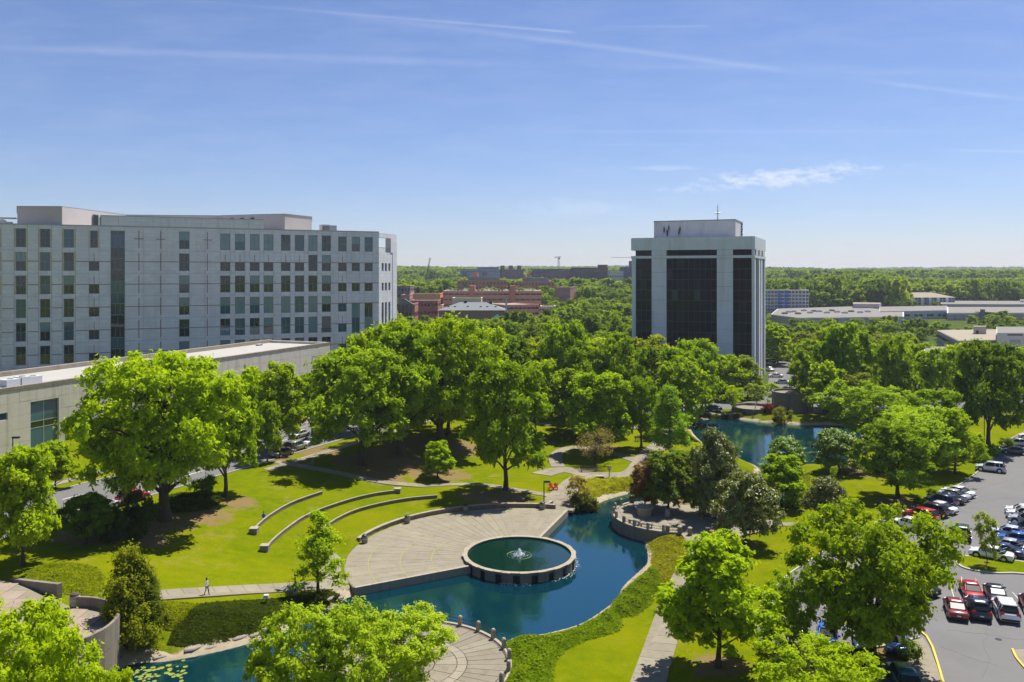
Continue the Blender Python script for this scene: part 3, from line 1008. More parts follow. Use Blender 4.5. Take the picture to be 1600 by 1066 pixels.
def pxline(pts, dz=0.45):
    # the pixels trace the wall's top
    out = []
    for p in pts:
        z = 0.5
        for _ in range(14):
            x, y = raw(p[0], p[1], z); z = 0.5 * z + 0.5 * (h1(x, y) + dz)
        out.append(raw(p[0], p[1], z))
    return catmull(np.array(out), False, 5)


wallthing('shortest, uppermost curved concrete seat wall on the lawn, in tree shade', pxline([(395, 829), (408, 815), (430, 799), (460, 783), (503, 768)]), 0.24, 0.52)
wallthing('longest curved concrete seat wall in the middle of the lawn amphitheatre', pxline([(415, 855), (432, 838), (455, 820), (480, 804), (510, 792), (550, 779), (590, 770), (624, 766)]), 0.24, 0.52)
wallthing('curved concrete seat wall just above the plaza wall, starting behind the young open tree', pxline([(488, 840), (505, 824), (530, 808), (560, 795), (600, 785), (640, 778), (683, 774)]), 0.24, 0.52)
aa = np.radians(np.linspace(166, 75, 40))
wallthing('long curved retaining wall at the back edge of the round plaza', np.array([(FC[0] + 21.5 * math.cos(a), FC[1] + 21.5 * math.sin(a)) for a in aa]), 0.5, lambda x, y: 0.66, name='retaining_wall', group=None, cat='wall')
wallthing('short concrete kerb wall at the plaza corner by the lamp post', pxline([(843, 791), (855, 791), (862, 783)], .3), 0.5, 0.4, name='retaining_wall', group=None, seg=1.0, cat='wall')
for (x, y, lab) in ((397, 833, 'square concrete end block at the lower end of the uppermost seat wall'), (621, 770, 'square concrete end block at the right end of the middle seat wall'),
                    (414, 860, 'square concrete end block at the lower end of the longest seat wall')):
    wx, wy, wz = P(x, y)
    o = thing('end_block', lab, 'block', (wx, wy, wz))
    m2 = MB(); m2.box(-.5, .5, -.5, .5, -.5, .62); m2.build('block_body', MT['concrete_dark'], o)
    m2 = MB(); m2.box(-.54, .54, -.54, .54, .621, .72); m2.build('block_cap', MT['concrete'], o)

# ---- round fountain basin
fb = thing('fountain_basin', 'large round concrete fountain basin with dark spillway notches in the pond', 'fountain', (FC[0], FC[1], WL))
ZR = 0.42 - WL
R0 = 6.95
core = MB()
core.lathe([(R0 - .55, -1.0), (R0 - .5, ZR - .1)], 72, cap=False)
core.lathe([(R0 - .28, -1.0), (R0 - .28, ZR - .1)], 72, cap=False)
core.build('basin_shell', MT['metal_dark'], fb)
for k in range(20):
    a0 = 2 * math.pi * k / 20
    m2 = ringslab(0, 0, R0 - .5, R0, a0 + .0, a0 + 2 * math.pi / 20 * .64, -1.0, ZR - .12, 0.02, 6)
    m2.build('wall_panel', MT['concrete_dark'], fb)
    m2 = ringslab(0, 0, R0 - .5, R0 - .16, a0 + 2 * math.pi / 20 * .64, a0 + 2 * math.pi / 20, ZR - .38, ZR - .12, 0.0, 5)
    m2.build('notch_lintel', MT['concrete_dark'], fb)
for k in range(40):
    a0 = 2 * math.pi * k / 40
    big_ = (k % 2 == 0)
    ringslab(0, 0, R0 - .55, R0 + (.12 if big_ else .03), a0, a0 + 2 * math.pi / 40, ZR - .119, ZR + rnd.uniform(0, .015), 0.03, 4).build('coping_stone', MT['concrete'], fb)
m2 = MB(); m2.lathe([(1.45, ZR - .3), (1.52, ZR - .2), (1.58, ZR - .3)], 40, cap=False); m2.build('pipe_ring', mat('algae_pipe', (0.30, 0.42, 0.08), 0.6), fb)
# basin water with ripples
wm2 = bpy.data.materials.new('basin_water'); wm2.use_nodes = True
t = wm2.node_tree; b = t.nodes['Principled BSDF']
b.inputs['Base Color'].default_value = (0.002, 0.020, 0.014, 1); b.inputs['Roughness'].default_value = 0.05; b.inputs['IOR'].default_value = 1.8; b.inputs['Specular Tint'].default_value = (0.4, 0.9, 1.0, 1)
tcn = N(t, 'ShaderNodeTexCoord')
wv = N(t, 'ShaderNodeTexWave', wave_type='RINGS', rings_direction='SPHERICAL', inp={'Scale': 0.85, 'Distortion': 2.5, 'Detail': 2.0, 'Detail Scale': 1.5})
t.links.new(tcn.outputs['Object'], wv.inputs['Vector'])
nn = N(t, 'ShaderNodeTexNoise', inp={'Scale': 4.0, 'Detail': 3.0}); t.links.new(tcn.outputs['Object'], nn.inputs['Vector'])
bp = N(t, 'ShaderNodeBump', inp={'Strength': 0.10, 'Distance': 0.06})
t.links.new(M(t, 'ADD', wv.outputs['Fac'], M(t, 'MULTIPLY', nn.outputs[0], 0.8)), bp.inputs['Height']); t.links.new(bp.outputs[0], b.inputs['Normal'])
m2 = MB(); m2.lathe([(R0 - .52, 0), (R0 - .52, 0.02)], 72)
o = m2.build('basin_water', wm2); o.location = (FC[0], FC[1], 0.17); tag(o, kind='structure')
# jet
jet = thing('fountain_jet', 'low white water jet bubbling at the middle of the round basin', 'water jet', (FC[0], FC[1], 0.19))
r2 = random.Random(3)
m2 = MB()
for k in range(520):
    a = r2.uniform(0, 2 * math.pi); q = r2.random()
    rr_ = abs(r2.gauss(0, .55)); z = max(0.0, 0.75 * math.exp(-(rr_ / .38) ** 2) * r2.random() + .05 * r2.random())
    s_ = r2.uniform(.015, .05) * (1.6 if rr_ < .25 else 1)
    x, y = rr_ * math.cos(a), rr_ * math.sin(a)
    m2.add([(x - s_, y, z), (x, y - s_, z), (x + s_, y, z), (x, y + s_, z), (x, y, z + s_ * 1.4), (x, y, z - s_ * .5)],
           [(0, 1, 4), (1, 2, 4), (2, 3, 4), (3, 0, 4), (1, 0, 5), (2, 1, 5), (3, 2, 5), (0, 3, 5)])
sp_ = m2.build('spray', MT['foam'], jet); sp_['kind'] = 'stuff'
m2 = MB(); m2.lathe([(.38, 0), (.26, .12), (.16, .38), (.07, .62), (.02, .72)], 14); m2.build('water_column', MT['foam'], jet, True)
# foam where the spillways fall
m2 = MB()
for k in range(260):
    a = math.radians(r2.choice([r2.uniform(-60, 15), r2.uniform(-110, -80)])); rr_ = R0 + abs(r2.gauss(0.15, .22))
    x, y = FC[0] + rr_ * math.cos(a), FC[1] + rr_ * math.sin(a); s_ = r2.uniform(.02, .06)
    m2.add([(x - s_, y, WL + .01), (x, y - s_, WL + .01), (x + s_, y, WL + .01), (x, y + s_, WL + .01), (x, y, WL + .03)], [(0, 1, 4), (1, 2, 4), (2, 3, 4), (3, 0, 4)])
tag(m2.build('foam', MT['foam']), 'scattered white foam at the foot of the fountain basin wall', 'foam', kind='stuff')

# ---- lower round plaza with railing
LC = (-9.5, 74.3); LR = 9.5
mb = MB(); mb.lathe([(LR, -1.8), (LR, 0.0)], 72, LC)
lp = mb.build('lower_plaza', MT['joint']); tag(lp, kind='structure')
mb = MB()
mb.prism([(-30, 50), (0, 50), (-1.2, 70), (-18, 70)], -1.8, -0.01)
tag(mb.build('lower_plaza_apron', MT['paving'], lp), kind='structure').color = (*CP, 1)
lr = [0.3, 2.6, 4.6, 5.5, 9.15]
for ri in range(4):
    ns = [8, 16, 24, 48][ri]
    for k in range(ns):
        z = 0.05 + (.006 if ri == 2 else 0) + rnd.uniform(-.005, .005)
        o = ringslab(LC[0], LC[1], lr[ri], lr[ri + 1], 2 * math.pi * k / ns, 2 * math.pi * (k + 1) / ns, -.1, z, .05).build('paving_slab', MT['paving'], lp)
        v = rnd.uniform(.86, 1.0) * (1.12 if ri == 2 else 0.98)
        o.color = (CP[0] * v, CP[1] * v, CP[2] * v, 1)


def railing(label, center, R, angs, z, loc_name='railing', group=None, gaps=()):
    root = thing(loc_name, label, 'railing', (center[0], center[1], z), 0, group)
    m2 = MB()
    aa = np.radians(np.linspace(angs[0], angs[-1], 60))
    strip(m2, np.array([(R * math.cos(a), R * math.sin(a)) for a in aa]), -.18, .18, lambda x, y: .16, lambda x, y: -1.2)
    m2.build('kerb_ring', MT['concrete'], root)
    pm = MB(); pm.box(-.17, .17, -.17, .17, 0, .82); pm.lathe([(.17, .821), (.19, .86), (.12, .95)], 8)
    pme = pm.mesh('post', MT['concrete'])
    for a in angs:
        a_ = math.radians(a)
        place('post', pme, root, (R * math.cos(a_), R * math.sin(a_), .1), a_)
    for i in range(len(angs) - 1):
        if i in gaps:
            continue
        a_, b_ = math.radians(angs[i]), math.radians(angs[i + 1])
        for zz in (.42, .74):
            m3 = MB(); m3.tube([(R * math.cos(a_), R * math.sin(a_), zz), (R * math.cos((a_ + b_) / 2), R * math.sin((a_ + b_) / 2), zz), (R * math.cos(b_), R * math.sin(b_), zz)], .03, 5)
            m3.build('rail', MT['metal_dark'], root)
    return root


railing('curved railing of stone posts around the lower round plaza', LC, 9.3, [118, 104, 90, 76, 62, 48, 34, 20, 6, -8, -22, -36], 0.0)

# ---- right terrace over the pond
TC = (22.5, 117.6); TR = 8.3; TZ = 0.75
mb = MB()
arc = [(TC[0] + TR * math.cos(a), TC[1] + TR * math.sin(a)) for a in np.radians(np.linspace(118, 268, 40))]
right_ = [raw(1068, 836, TZ), raw(1092, 836, TZ), raw(1100, 800, TZ), raw(1040, 782, TZ)]
mb.prism(arc + right_, -1.8, TZ)
ter = mb.build('pond_terrace', MT['concrete_dark']); tag(ter, kind='structure')
def sl_grid(parent, x0, x1, y0, y1, step, inside, z):
    for i in range(int((x1 - x0) / step)):
        for j in range(int((y1 - y0) / step)):
            cx, cy_ = x0 + (i + .5) * step, y0 + (j + .5) * step
            if inside(cx, cy_):
                m2 = MB(); g = .03; m2.box(cx - step / 2 + g, cx + step / 2 - g, cy_ - step / 2 + g, cy_ + step / 2 - g, z - .1, z + .05 + rnd.uniform(-.004, .004))
                o = m2.build('paving_slab', MT['paving'], parent); v = rnd.uniform(.92, 1.08); o.color = (CP[0] * v, CP[1] * v, CP[2] * v, 1)
polyT = np.array(arc + right_)
sl_grid(ter, 14, 28, 109, 128, 1.5, lambda x, y: float(sdf(polyT, np.float64(x), np.float64(y))) < -0.75, TZ)
pv = sheet('terrace_pavement', pxpoly([(1035, 838), (1028, 812), (1040, 792), (1090, 790), (1150, 798), (1200, 808), (1216, 820), (1190, 832), (1150, 842), (1120, 848), (1078, 856), (1066, 838)]), 0.16, MT['paving'], 1.5)
pv.color = (*CP, 1); tag(pv, kind='structure')
railing('curved railing of stone posts on the pond terrace', TC, 8.05, [125, 143, 160, 175, 190, 207, 222, 237, 252, 268], TZ, gaps=(0, 3, 4))
# posts continuing along the straight wall, each a bollard
for i, (x, y) in enumerate(((1043, 834), (1062, 836), (1078, 838), (1112, 843))):
    wx, wy, wz = P(x, y)
    o = thing('bollard', ['square stone bollard on the terrace wall, nearest the round end', 'square stone bollard beside the reed bed', 'stone bollard left of the footpath mouth', 'stone bollard right of the footpath mouth'][i], 'bollard', (wx, wy, wz))
    m2 = MB(); m2.box(-.24, .24, -.24, .24, -.3, 1.0); m2.build('shaft', MT['concrete_dark'], o)
    m2 = MB(); m2.lathe([(.3, 1.001), (.32, 1.1), (.2, 1.2)], 8); m2.build('cap', mat('cap_red', (0.3, 0.14, 0.10), .8) if i == 3 else MT['concrete'], o)
# round stone table
wx, wy = raw(1007, 806, TZ)
o = thing('stone_plinth', 'round sand-coloured stone plinth with a flat slab top on the pond terrace', 'plinth', (wx, wy, TZ))
m2 = MB(); m2.lathe([(.95, 0), (1.05, 1.15)], 20); m2.build('drum', MT['concrete'], o)
m2 = MB(); m2.lathe([(1.3, 1.151), (1.32, 1.3)], 20); m2.build('slab_top', MT['concrete'], o)

# ---- tall drum terrace lower left
DC = (-41.2, 73.2); DR = 6.1; DZ = 3.25
mb = MB()
arc = [(DC[0] + (DR - .25) * math.cos(a), DC[1] + (DR - .25) * math.sin(a)) for a in np.radians(np.linspace(-130, 95, 50))]
mb.prism(arc + [(-50, 84.6), (-60, 90), (-85, 92), (-85, 60), (-50, 62)], -1.8, DZ)
dt = mb.build('drum_terrace', MT['joint']); tag(dt, kind='structure')
polyD = np.array(arc + [(-50, 84.6), (-60, 90), (-85, 92), (-85, 60), (-50, 62)])
DCOL = (0.30, 0.235, 0.185)
for i in range(24):
    for j in range(13):
        s_ = 2.1; x0, y0 = -84 + i * s_, 62 + j * s_
        poly = [(x0 + .02, y0 + .02), (x0 + s_ - .02, y0 + .02), (x0 + s_ - .02, y0 + s_ - .02), (x0 + .02, y0 + s_ - .02)]
        q = sdf(polyD, np.array([p[0] for p in poly]), np.array([p[1] for p in poly]))
        if q.max() < 0.35 and x0 + s_ > -62:
            m2 = MB(); m2.prism(poly, DZ - .05, DZ + .05 + rnd.uniform(-.004, .004))
            o2 = m2.build('paving_slab', MT['paving'], dt); v = rnd.uniform(.97, 1.03); o2.color = (DCOL[0] * v, DCOL[1] * v, DCOL[2] * v, 1)
dw = thing('drum_wall', 'tall curved board-marked concrete wall of the drum terrace above the water', 'wall', (DC[0], DC[1], WL))
a_ = np.radians(np.linspace(-120, 96, 25))
hs_ = [-1.0, 1.35, 3.0, 5.05]
for i in range(24):
    for j in range(3):
        ringslab(0, 0, DR - .3, DR, a_[i], a_[i + 1], hs_[j] + (.02 if j else 0), hs_[j + 1] - (.02 if j < 2 else 0), 0.02, 3).build('wall_panel', MT['concrete_dark'], dw)
c_ = MB(); strip(c_, np.array([(DR * .97 * math.cos(a), DR * .97 * math.sin(a)) for a in np.linspace(a_[0], a_[-1], 60)]), -.06, .06, lambda x, y: 4.98, lambda x, y: -1.0)
c_.build('wall_core', MT['joint'], dw)
# wedge wall
pn, pf = np.array(raw(90, 933, 3.3)), np.array(raw(16, 905, 3.3))
d_ = (pn - pf) / np.linalg.norm(pn - pf); n_ = np.array([d_[1], -d_[0]])
o = thing('wedge_wall', 'tapering concrete wall stub rising towards the pond at the edge of the drum terrace', 'wall', (pf[0], pf[1], 3.2), math.atan2(d_[1], d_[0]))
L_ = float(np.linalg.norm(pn - pf))
m2 = MB(); m2.add([(0, 0, -.6), (L_, 0, -.6), (L_, .45, -.6), (0, .45, -.6), (0, 0, .12), (L_, 0, 1.35), (L_, .45, 1.35), (0, .45, .12)],
                  [(0, 3, 2, 1), (4, 5, 6, 7), (0, 1, 5, 4), (1, 2, 6, 5), (2, 3, 7, 6), (3, 0, 4, 7)])
m2.build('wall_body', MT['concrete_dark'], o)

# ---- far drum structure at the rear pond
def curvedwall(label, c, R, a0, a1, z0, z1, name='drum_wall', n=10, parent=None):
    root = thing(name, label, 'wall', (c[0], c[1], WL))
    aa = np.radians(np.linspace(a0, a1, n + 1))
    for i in range(n):
        ringslab(0, 0, R - .4, R, aa[i], aa[i + 1], z0, z1, .04, 3).build('wall_panel', MT['concrete_dark2'], root)
    m2 = MB(); m2.lathe([(R - .38, z0), (R - .38, z1 - .5)], 32); m2.build('fill', MT['joint'], root)
    return root


MT['concrete_dark2'] = streaked(mat('dark_stone', (0.17, 0.155, 0.14), 0.9, var=0.3, scale=1.2, bump=0.4, coord='World'), 0.5, 1.0, 0.5)
c1_ = raw(1175, 640, 0.6); c2_ = raw(1236, 640, 0.6)
curvedwall('low round dark stone terrace wall standing in the rear pond', (c1_[0], c1_[1] - 1), 5.2, 0, 360, -1, 2.4, n=24)
curvedwall('tall round dark stone drum beside the rear pond', (c2_[0], c2_[1] - 1), 5.0, 0, 360, -1, 6.2, n=24)
o = thing('ramp_wall', 'sloping dark stone wall linking the low terrace to the tall drum by the rear pond', 'wall', (c1_[0] + 4.9, c1_[1] - 2.6, WL))
L_ = c2_[0] - c1_[0] - 9.2
m2 = MB()
k = 5
for i in range(k):
    x0, x1 = L_ * i / k, L_ * (i + 1) / k - .04
    z0_, z1_ = 2.4 + 3.7 * i / k, 2.4 + 3.7 * (i + 1) / k
    m3 = MB(); m3.add([(x0, 0, -1), (x1, 0, -1), (x1, .5, -1), (x0, .5, -1), (x0, 0, z0_), (x1, 0, z1_), (x1, .5, z1_), (x0, .5, z0_)],
                      [(0, 3, 2, 1), (4, 5, 6, 7), (0, 1, 5, 4), (1, 2, 6, 5), (2, 3, 7, 6), (3, 0, 4, 7)])
    m3.build('wall_panel', MT['concrete_dark2'], o)
wx, wy = raw(1296, 650, 0.3)
o = thing('utility_cabinet', 'dark square utility cabinet on the bank right of the tall drum', 'cabinet', (wx, wy, h1(wx, wy)))
m2 = MB(); m2.box(-1.2, 1.2, -.8, .8, -.5, 2.6); m2.build('cabinet_body', MT['metal_dark'], o)
m2 = MB(); m2.box(-1.3, 1.3, -.9, .9, 2.601, 2.75); m2.build('cabinet_lid', MT['metal_dark'], o)

# ---- shore edging and stones
def pond_arc(i0, i1):
    n = len(POND)
    a, b2 = i0 * 3, i1 * 3
    return np.array([POND[k % n] for k in range(a, b2 + 1)])


def pond_side():
    return 1 if _ccw(POND.tolist()) else -1


PS = pond_side()                          # outward is right of travel when ccw
rocks_at = []
for (i0, i1, wd) in ((5, 17, 1.0), (17, 24, .7), (24, 37, .8), (47, 58, .95), (67, 75, 1.5)):
    pl = resample(pond_arc(i0, i1), 0.5)
    n = normals(pl) * PS
    vs, fs = [], []
    offs = [-.35, 0.05, .35, .7, 1.0]
    for i, p in enumerate(pl):
        wv_ = wd * (0.8 + 0.35 * math.sin(i * .37) + 0.2 * math.sin(i * 1.1 + 2))
        for k, of in enumerate(offs):
            q = p + n[i] * of * wv_
            z = max(h1(*q), WL - .5) + (0.07 if 0 < k < 4 else 0.0) + .03 * math.sin(i * 2.3 + k)
            vs.append((q[0], q[1], z))
    for i in range(len(pl) - 1):
        for k in range(4):
            f = (i * 5 + k, i * 5 + k + 1, (i + 1) * 5 + k + 1, (i + 1) * 5 + k)
            fs.append(f)
    m2 = MB(); m2.add(vs, fs)
    tag(m2.build('shore_edging', MT['sandstone'], smooth=True), kind='structure')
    for i in range(2, len(pl) - 2, 3 if wd > 1 else 5):
        if rnd.random() < .8:
            q = pl[i] + n[i] * wd * rnd.uniform(.2, .75)
            rocks_at.append((q[0], q[1], h1(*q), math.atan2(n[i][1], n[i][0]) + math.pi / 2 + rnd.uniform(-.3, .3), wd))


def rock_mesh(seed):
    r3 = random.Random(seed); m2 = MB(); n = 9
    rr3 = [r3.uniform(.75, 1.15) for _ in range(n)]
    lay = [(1.0, -.25), (1.05, .0), (.9, .16), (.45, .24)]
    vs = []
    for (s_, z) in lay:
        for k in range(n):
            a = 2 * math.pi * k / n
            vs.append((.55 * s_ * rr3[k] * math.cos(a) * 1.5, .42 * s_ * rr3[k] * math.sin(a), z + r3.uniform(-.04, .04)))
    vs.append((0, 0, .25))
    fs = []
    for i in range(3):
        for k in range(n):
            fs.append((i * n + k, i * n + (k + 1) % n, (i + 1) * n + (k + 1) % n, (i + 1) * n + k))
    for k in range(n):
        fs.append((3 * n + k, 3 * n + (k + 1) % n, 4 * n))
    m2.add(vs, fs)
    return m2.mesh('rock', MT['rock'])


RM = [rock_mesh(i) for i in range(5)]
for (x, y, z, a, wd) in rocks_at:
    big_ = wd > 1.2
    o = place('rock', RM[rnd.randrange(5)], None, (x, y, z), a)
    s_ = rnd.uniform(.6, 1.2) * (1.05 if big_ else .55)
    o.scale = (s_, s_, s_ * rnd.uniform(.35, .7))
    if big_:
        tag(o, 'large flat grey stone set in the pale bank edging below the ivy slope', 'rock', 'stones along the bank below the ivy slope')
    else:
        tag(o, 'small weathered stone set in the pale edging of the pond shore', 'rock', 'stones along the pond shore')

# ================================================================== TREES
def leaf_quads(cent, nrm, size, rs, aspect=1.6):
    """cent (n,3), nrm (n,3) -> verts, faces of bent leaf-cluster quads"""
    n = len(cent)
    nrm = nrm / (np.linalg.norm(nrm, axis=1)[:, None] + 1e-9)
    r = rs.normal(size=(n, 3))
    t = r - nrm * (r * nrm).sum(1)[:, None]
    t /= np.linalg.norm(t, axis=1)[:, None] + 1e-9
    b = np.cross(nrm, t)
    s = size * rs.uniform(.6, 1.35, n)[:, None]
    a = t * s * aspect * .5
    c = b * s * .5
    bend = nrm * s * rs.uniform(-.25, .25, (n, 1))
    v = np.stack([cent - a, cent - c * rs.uniform(.6, 1.1, (n, 1)) + bend, cent + a, cent + c * rs.uniform(.6, 1.1, (n, 1)) + bend], 1).reshape(-1, 3)
    f = np.arange(n * 4).reshape(n, 4)
    return v, f


def crown_env(kind, t):
    """relative radius at height fraction t of the crown (0 bottom .. 1 top)"""
    if kind == 'round':
        return np.sqrt(np.clip(1 - ((t - .42) / .60) ** 2, 0, 1))
    if kind == 'tall':
        return np.sqrt(np.clip(1 - ((t - .38) / .64) ** 2, 0, 1)) * (1 - .22 * t)
    if kind == 'cone':
        return np.clip(1.03 - t, 0, 1) ** .8 * np.clip(t / .12 + .35, 0, 1)
    if kind == 'spread':
        return np.sqrt(np.clip(1 - ((t - .5) / .55) ** 2, 0, 1)) * (.8 + .25 * t)
    return np.sqrt(np.clip(1 - (2 * t - 1) ** 2, 0, 1))


def tree_meshes(seed, kind, Ht, R, zb, nclump, nleaf, lsize, crf=.26, mat_leaf='leaf', inner=.25, limbs=14, trunk_r=.32, flat=.62, spread=1.0, up=.55, lean=0, fork=False, irregular=.30):
    """returns (trunk mesh, crown mesh): Ht total height, R crown radius, zb crown base"""
    rs = np.random.RandomState(seed)
    r4 = random.Random(seed)
    Hc = Ht - zb
    # clump centres: a few big lobes carry the smaller clumps, so the outline is uneven
    nl = {'cone': 0, 'ball': 0}.get(kind, max(7, int(4.6 / crf * .42)))
    ph = rs.uniform(0, 2 * math.pi, 3); am = rs.uniform(.3, 1, 3) * irregular

    def env_pt(t_, a, q):
        env = float(crown_env(kind, np.array(t_)))
        lump = 1 + am[0] * math.sin(a * 2 + ph[0] + t_ * 3) + am[1] * math.sin(a * 3 + ph[1] - t_ * 4) + am[2] * .6 * math.sin(a * 5 + ph[2] + t_ * 7)
        rr = R * env * lump * q * (1 - crf * .55)
        return np.array([rr * math.cos(a), rr * math.sin(a), zb + Hc * (t_ * (1 - crf * .6) + crf * .2)])
    lobes = []
    for k in range(nl):
        t_ = (k + .5) / nl
        lobes.append((env_pt(.08 + .80 * t_, k * 2.39996 + rs.uniform(-.4, .4), rs.uniform(.50, .80)), R * rs.uniform(.28, .44)))
    cl = []
    tries = 0
    while len(cl) < nclump and tries < 9000:
        tries += 1
        if nl and rs.rand() < .62:
            c_, lr_ = lobes[rs.randint(nl)]
            d_ = rs.normal(size=3); d_ /= np.linalg.norm(d_)
            if d_[2] < -.3: continue
            p = c_ + d_ * lr_ * (.6 + .4 * rs.rand()) * np.array([1, 1, .72])
        else:
            p = env_pt(rs.uniform(0.03, .97), rs.uniform(0, 2 * math.pi), (1 - inner * rs.rand() ** 1.5) if rs.rand() > .3 else rs.uniform(.2, .7))
        if p[2] < zb * .8 or p[2] > Ht: continue
        md = R * crf * .62
        if cl and np.linalg.norm(np.array(cl) - p, axis=1).min() < md * (0.55 + .45 * rs.rand()):
            continue
        cl.append(p)
    cl = np.array(cl)
    V, Fc, off = [], [], 0
    for c in cl:
        rc = R * crf * rs.uniform(.6, 1.5)
        n = int(nleaf * (rc / (R * crf)) ** 2)
        # each clump is a tuft of short sprays that point outward and up
        out_ = np.array([c[0], c[1], (c[2] - zb - Hc * .35) * .8]); out_ /= np.linalg.norm(out_) + 1e-6
        ks = 9
        sd_ = rs.normal(size=(ks, 3)) + out_ * .9 + np.array([0, 0, .35])
        sd_ /= np.linalg.norm(sd_, axis=1)[:, None]
        sl_ = rc * rs.uniform(.75, 1.35, ks)
        w_ = rs.randint(0, ks, n)
        u_ = rs.rand(n) ** .75
        pos = c + (sd_[w_] * (sl_[w_] * u_)[:, None] + rs.normal(size=(n, 3)) * rc * (.10 + .16 * u_[:, None])) * np.array([1, 1, max(flat, .6)])
        d = pos - c; d /= np.linalg.norm(d, axis=1)[:, None] + 1e-6
        nr = d * .6 + np.array([0, 0, up]) + rs.normal(size=(n, 3)) * .4
        v, f = leaf_quads(pos, nr, lsize, rs)
        V.append(v); Fc.append(f + off); off += len(v)
    # loose sprays between the clumps
    ns_ = int(len(cl) * nleaf * .10)
    base_ = cl[rs.randint(0, len(cl), ns_)]
    pos = base_ + np.clip(rs.normal(size=(ns_, 3)), -1.6, 1.6) * R * crf * np.array([.75, .75, .45])
    v, f = leaf_quads(pos, rs.normal(size=(ns_, 3)) * .6 + np.array([0, 0, up]), lsize * .9, rs)
    V.append(v); Fc.append(f + off); off += len(v)
    V = np.concatenate(V); Fc = np.concatenate(Fc)
    ex = np.percentile(np.hypot(V[:, 0], V[:, 1]), 98.5) / R
    hi = np.percentile(V[:, 2], 99.8)
    fz = (Ht - zb) / max(.5, hi - zb)
    V[:, :2] /= ex; V[:, 2] = zb + (V[:, 2] - zb) * fz
    cl[:, :2] /= ex; cl[:, 2] = zb + (cl[:, 2] - zb) * fz
    crown = npmesh('crown', V, Fc, MT[mat_leaf])
    tb = MB()
    top = zb + Hc * (.55 if kind != 'cone' else .93)
    k = 7
    path = [(lean * (i / k) ** 1.5 + .12 * math.sin(i + seed), .12 * math.cos(i * 1.3 + seed), top * i / k) for i in range(k + 1)]
    path[0] = (0, 0, -.6)
    rad = [trunk_r * (1.45 if i == 0 else (1 - i / k) ** .8 * .95 + .06) for i in range(k + 1)]
    tb.tube(path, rad, 8)
    order = sorted(range(len(cl)), key=lambda i: rs.rand())[:limbs]
    for i in order:
        c = cl[i]
        if kind == 'cone':
            s_ = max(zb * .8, c[2] - .15 * np.hypot(c[0], c[1]))
        else:
            s_ = max(zb * .72, min(c[2] - np.hypot(c[0], c[1]) * r4.uniform(.5, .9), top * .96))
        tt = s_ / top; j = min(int(tt * k), k - 1); fr = tt * k - j
        p0 = Vector(path[j]).lerp(Vector(path[j + 1]), fr)
        p3 = Vector(c)
        mid_ = p0.lerp(p3, .5) + Vector((0, 0, .10 * (p3 - p0).length)) + Vector((r4.uniform(-.3, .3), r4.uniform(-.3, .3), 0))
        pts = [p0, p0.lerp(mid_, .55) + Vector((0, 0, .03)), mid_, mid_.lerp(p3, .55), p3]
        r0 = max(.05, trunk_r * r4.uniform(.32, .5) * (1 - .4 * tt))
        tb.tube(pts, [r0, r0 * .8, r0 * .6, r0 * .4, r0 * .15], 5, cap=False)
    trunk = tb.mesh('trunk', MT['bark'], True)
    return trunk, crown


TK = {}


def kindset(key, n, base, **kw):
    TK[key] = [tree_meshes(base + i * 13, **kw) for i in range(n)]
    TK[key + '_dim'] = (kw['Ht'], kw['R'])


kindset('oak', 4, 11, kind='round', Ht=16, R=7.6, zb=3.4, nclump=170, nleaf=170, lsize=.40, crf=.15, limbs=22, trunk_r=.42)
kindset('bigoak', 2, 91, kind='spread', Ht=20, R=12, zb=4.2, nclump=290, nleaf=150, lsize=.43, crf=.115, limbs=34, trunk_r=.8, inner=.35, flat=.5)
kindset('maple', 3, 31, kind='tall', Ht=16, R=6, zb=2.4, nclump=165, nleaf=150, lsize=.40, crf=.155, limbs=20, trunk_r=.3, flat=.8)
kindset('airy', 3, 51, kind='spread', Ht=13, R=7, zb=2.6, nclump=190, nleaf=110, lsize=.28, crf=.125, limbs=40, trunk_r=.25, flat=.75, up=.4)
kindset('cypress', 2, 71, kind='cone', Ht=16, R=4.2, zb=1.6, nclump=110, nleaf=150, lsize=.22, crf=.24, limbs=40, trunk_r=.28, flat=.35, inner=.6, irregular=.08)
kindset('magnolia', 3, 81, kind='tall', Ht=12, R=5.5, zb=1.6, nclump=150, nleaf=130, lsize=.32, crf=.17, mat_leaf='leaf_gloss', limbs=12, trunk_r=.28, flat=.85, up=.3)
kindset('evergreen', 2, 101, kind='cone', Ht=11, R=4.2, zb=.2, nclump=95, nleaf=180, lsize=.26, crf=.26, limbs=8, trunk_r=.25, flat=.9)
kindset('young', 2, 111, kind='tall', Ht=7, R=2.6, zb=1.6, nclump=34, nleaf=70, lsize=.24, crf=.24, limbs=22, trunk_r=.08, flat=.9, inner=.7)
kindset('open', 1, 121, kind='cone', Ht=12, R=4.6, zb=1.4, nclump=60, nleaf=110, lsize=.26, crf=.19, limbs=56, trunk_r=.2, flat=.75, inner=.75, irregular=.35)
kindset('bare', 1, 131, kind='spread', Ht=6.5, R=4.2, zb=1.2, nclump=60, nleaf=36, lsize=.2, crf=.24, limbs=56, trunk_r=.16, flat=.8, inner=.6)
kindset('shrub', 3, 141, kind='ball', Ht=2.2, R=1.6, zb=.0, nclump=30, nleaf=90, lsize=.17, crf=.34, limbs=4, trunk_r=.06)
# lighter meshes for trees farther back
kindset('mid', 5, 201, kind='round', Ht=15, R=7, zb=2.6, nclump=95, nleaf=62, lsize=.66, crf=.19, limbs=8, trunk_r=.35)
kindset('midtall', 3, 231, kind='tall', Ht=16, R=5.8, zb=2.2, nclump=85, nleaf=60, lsize=.66, crf=.2, limbs=8, trunk_r=.3)

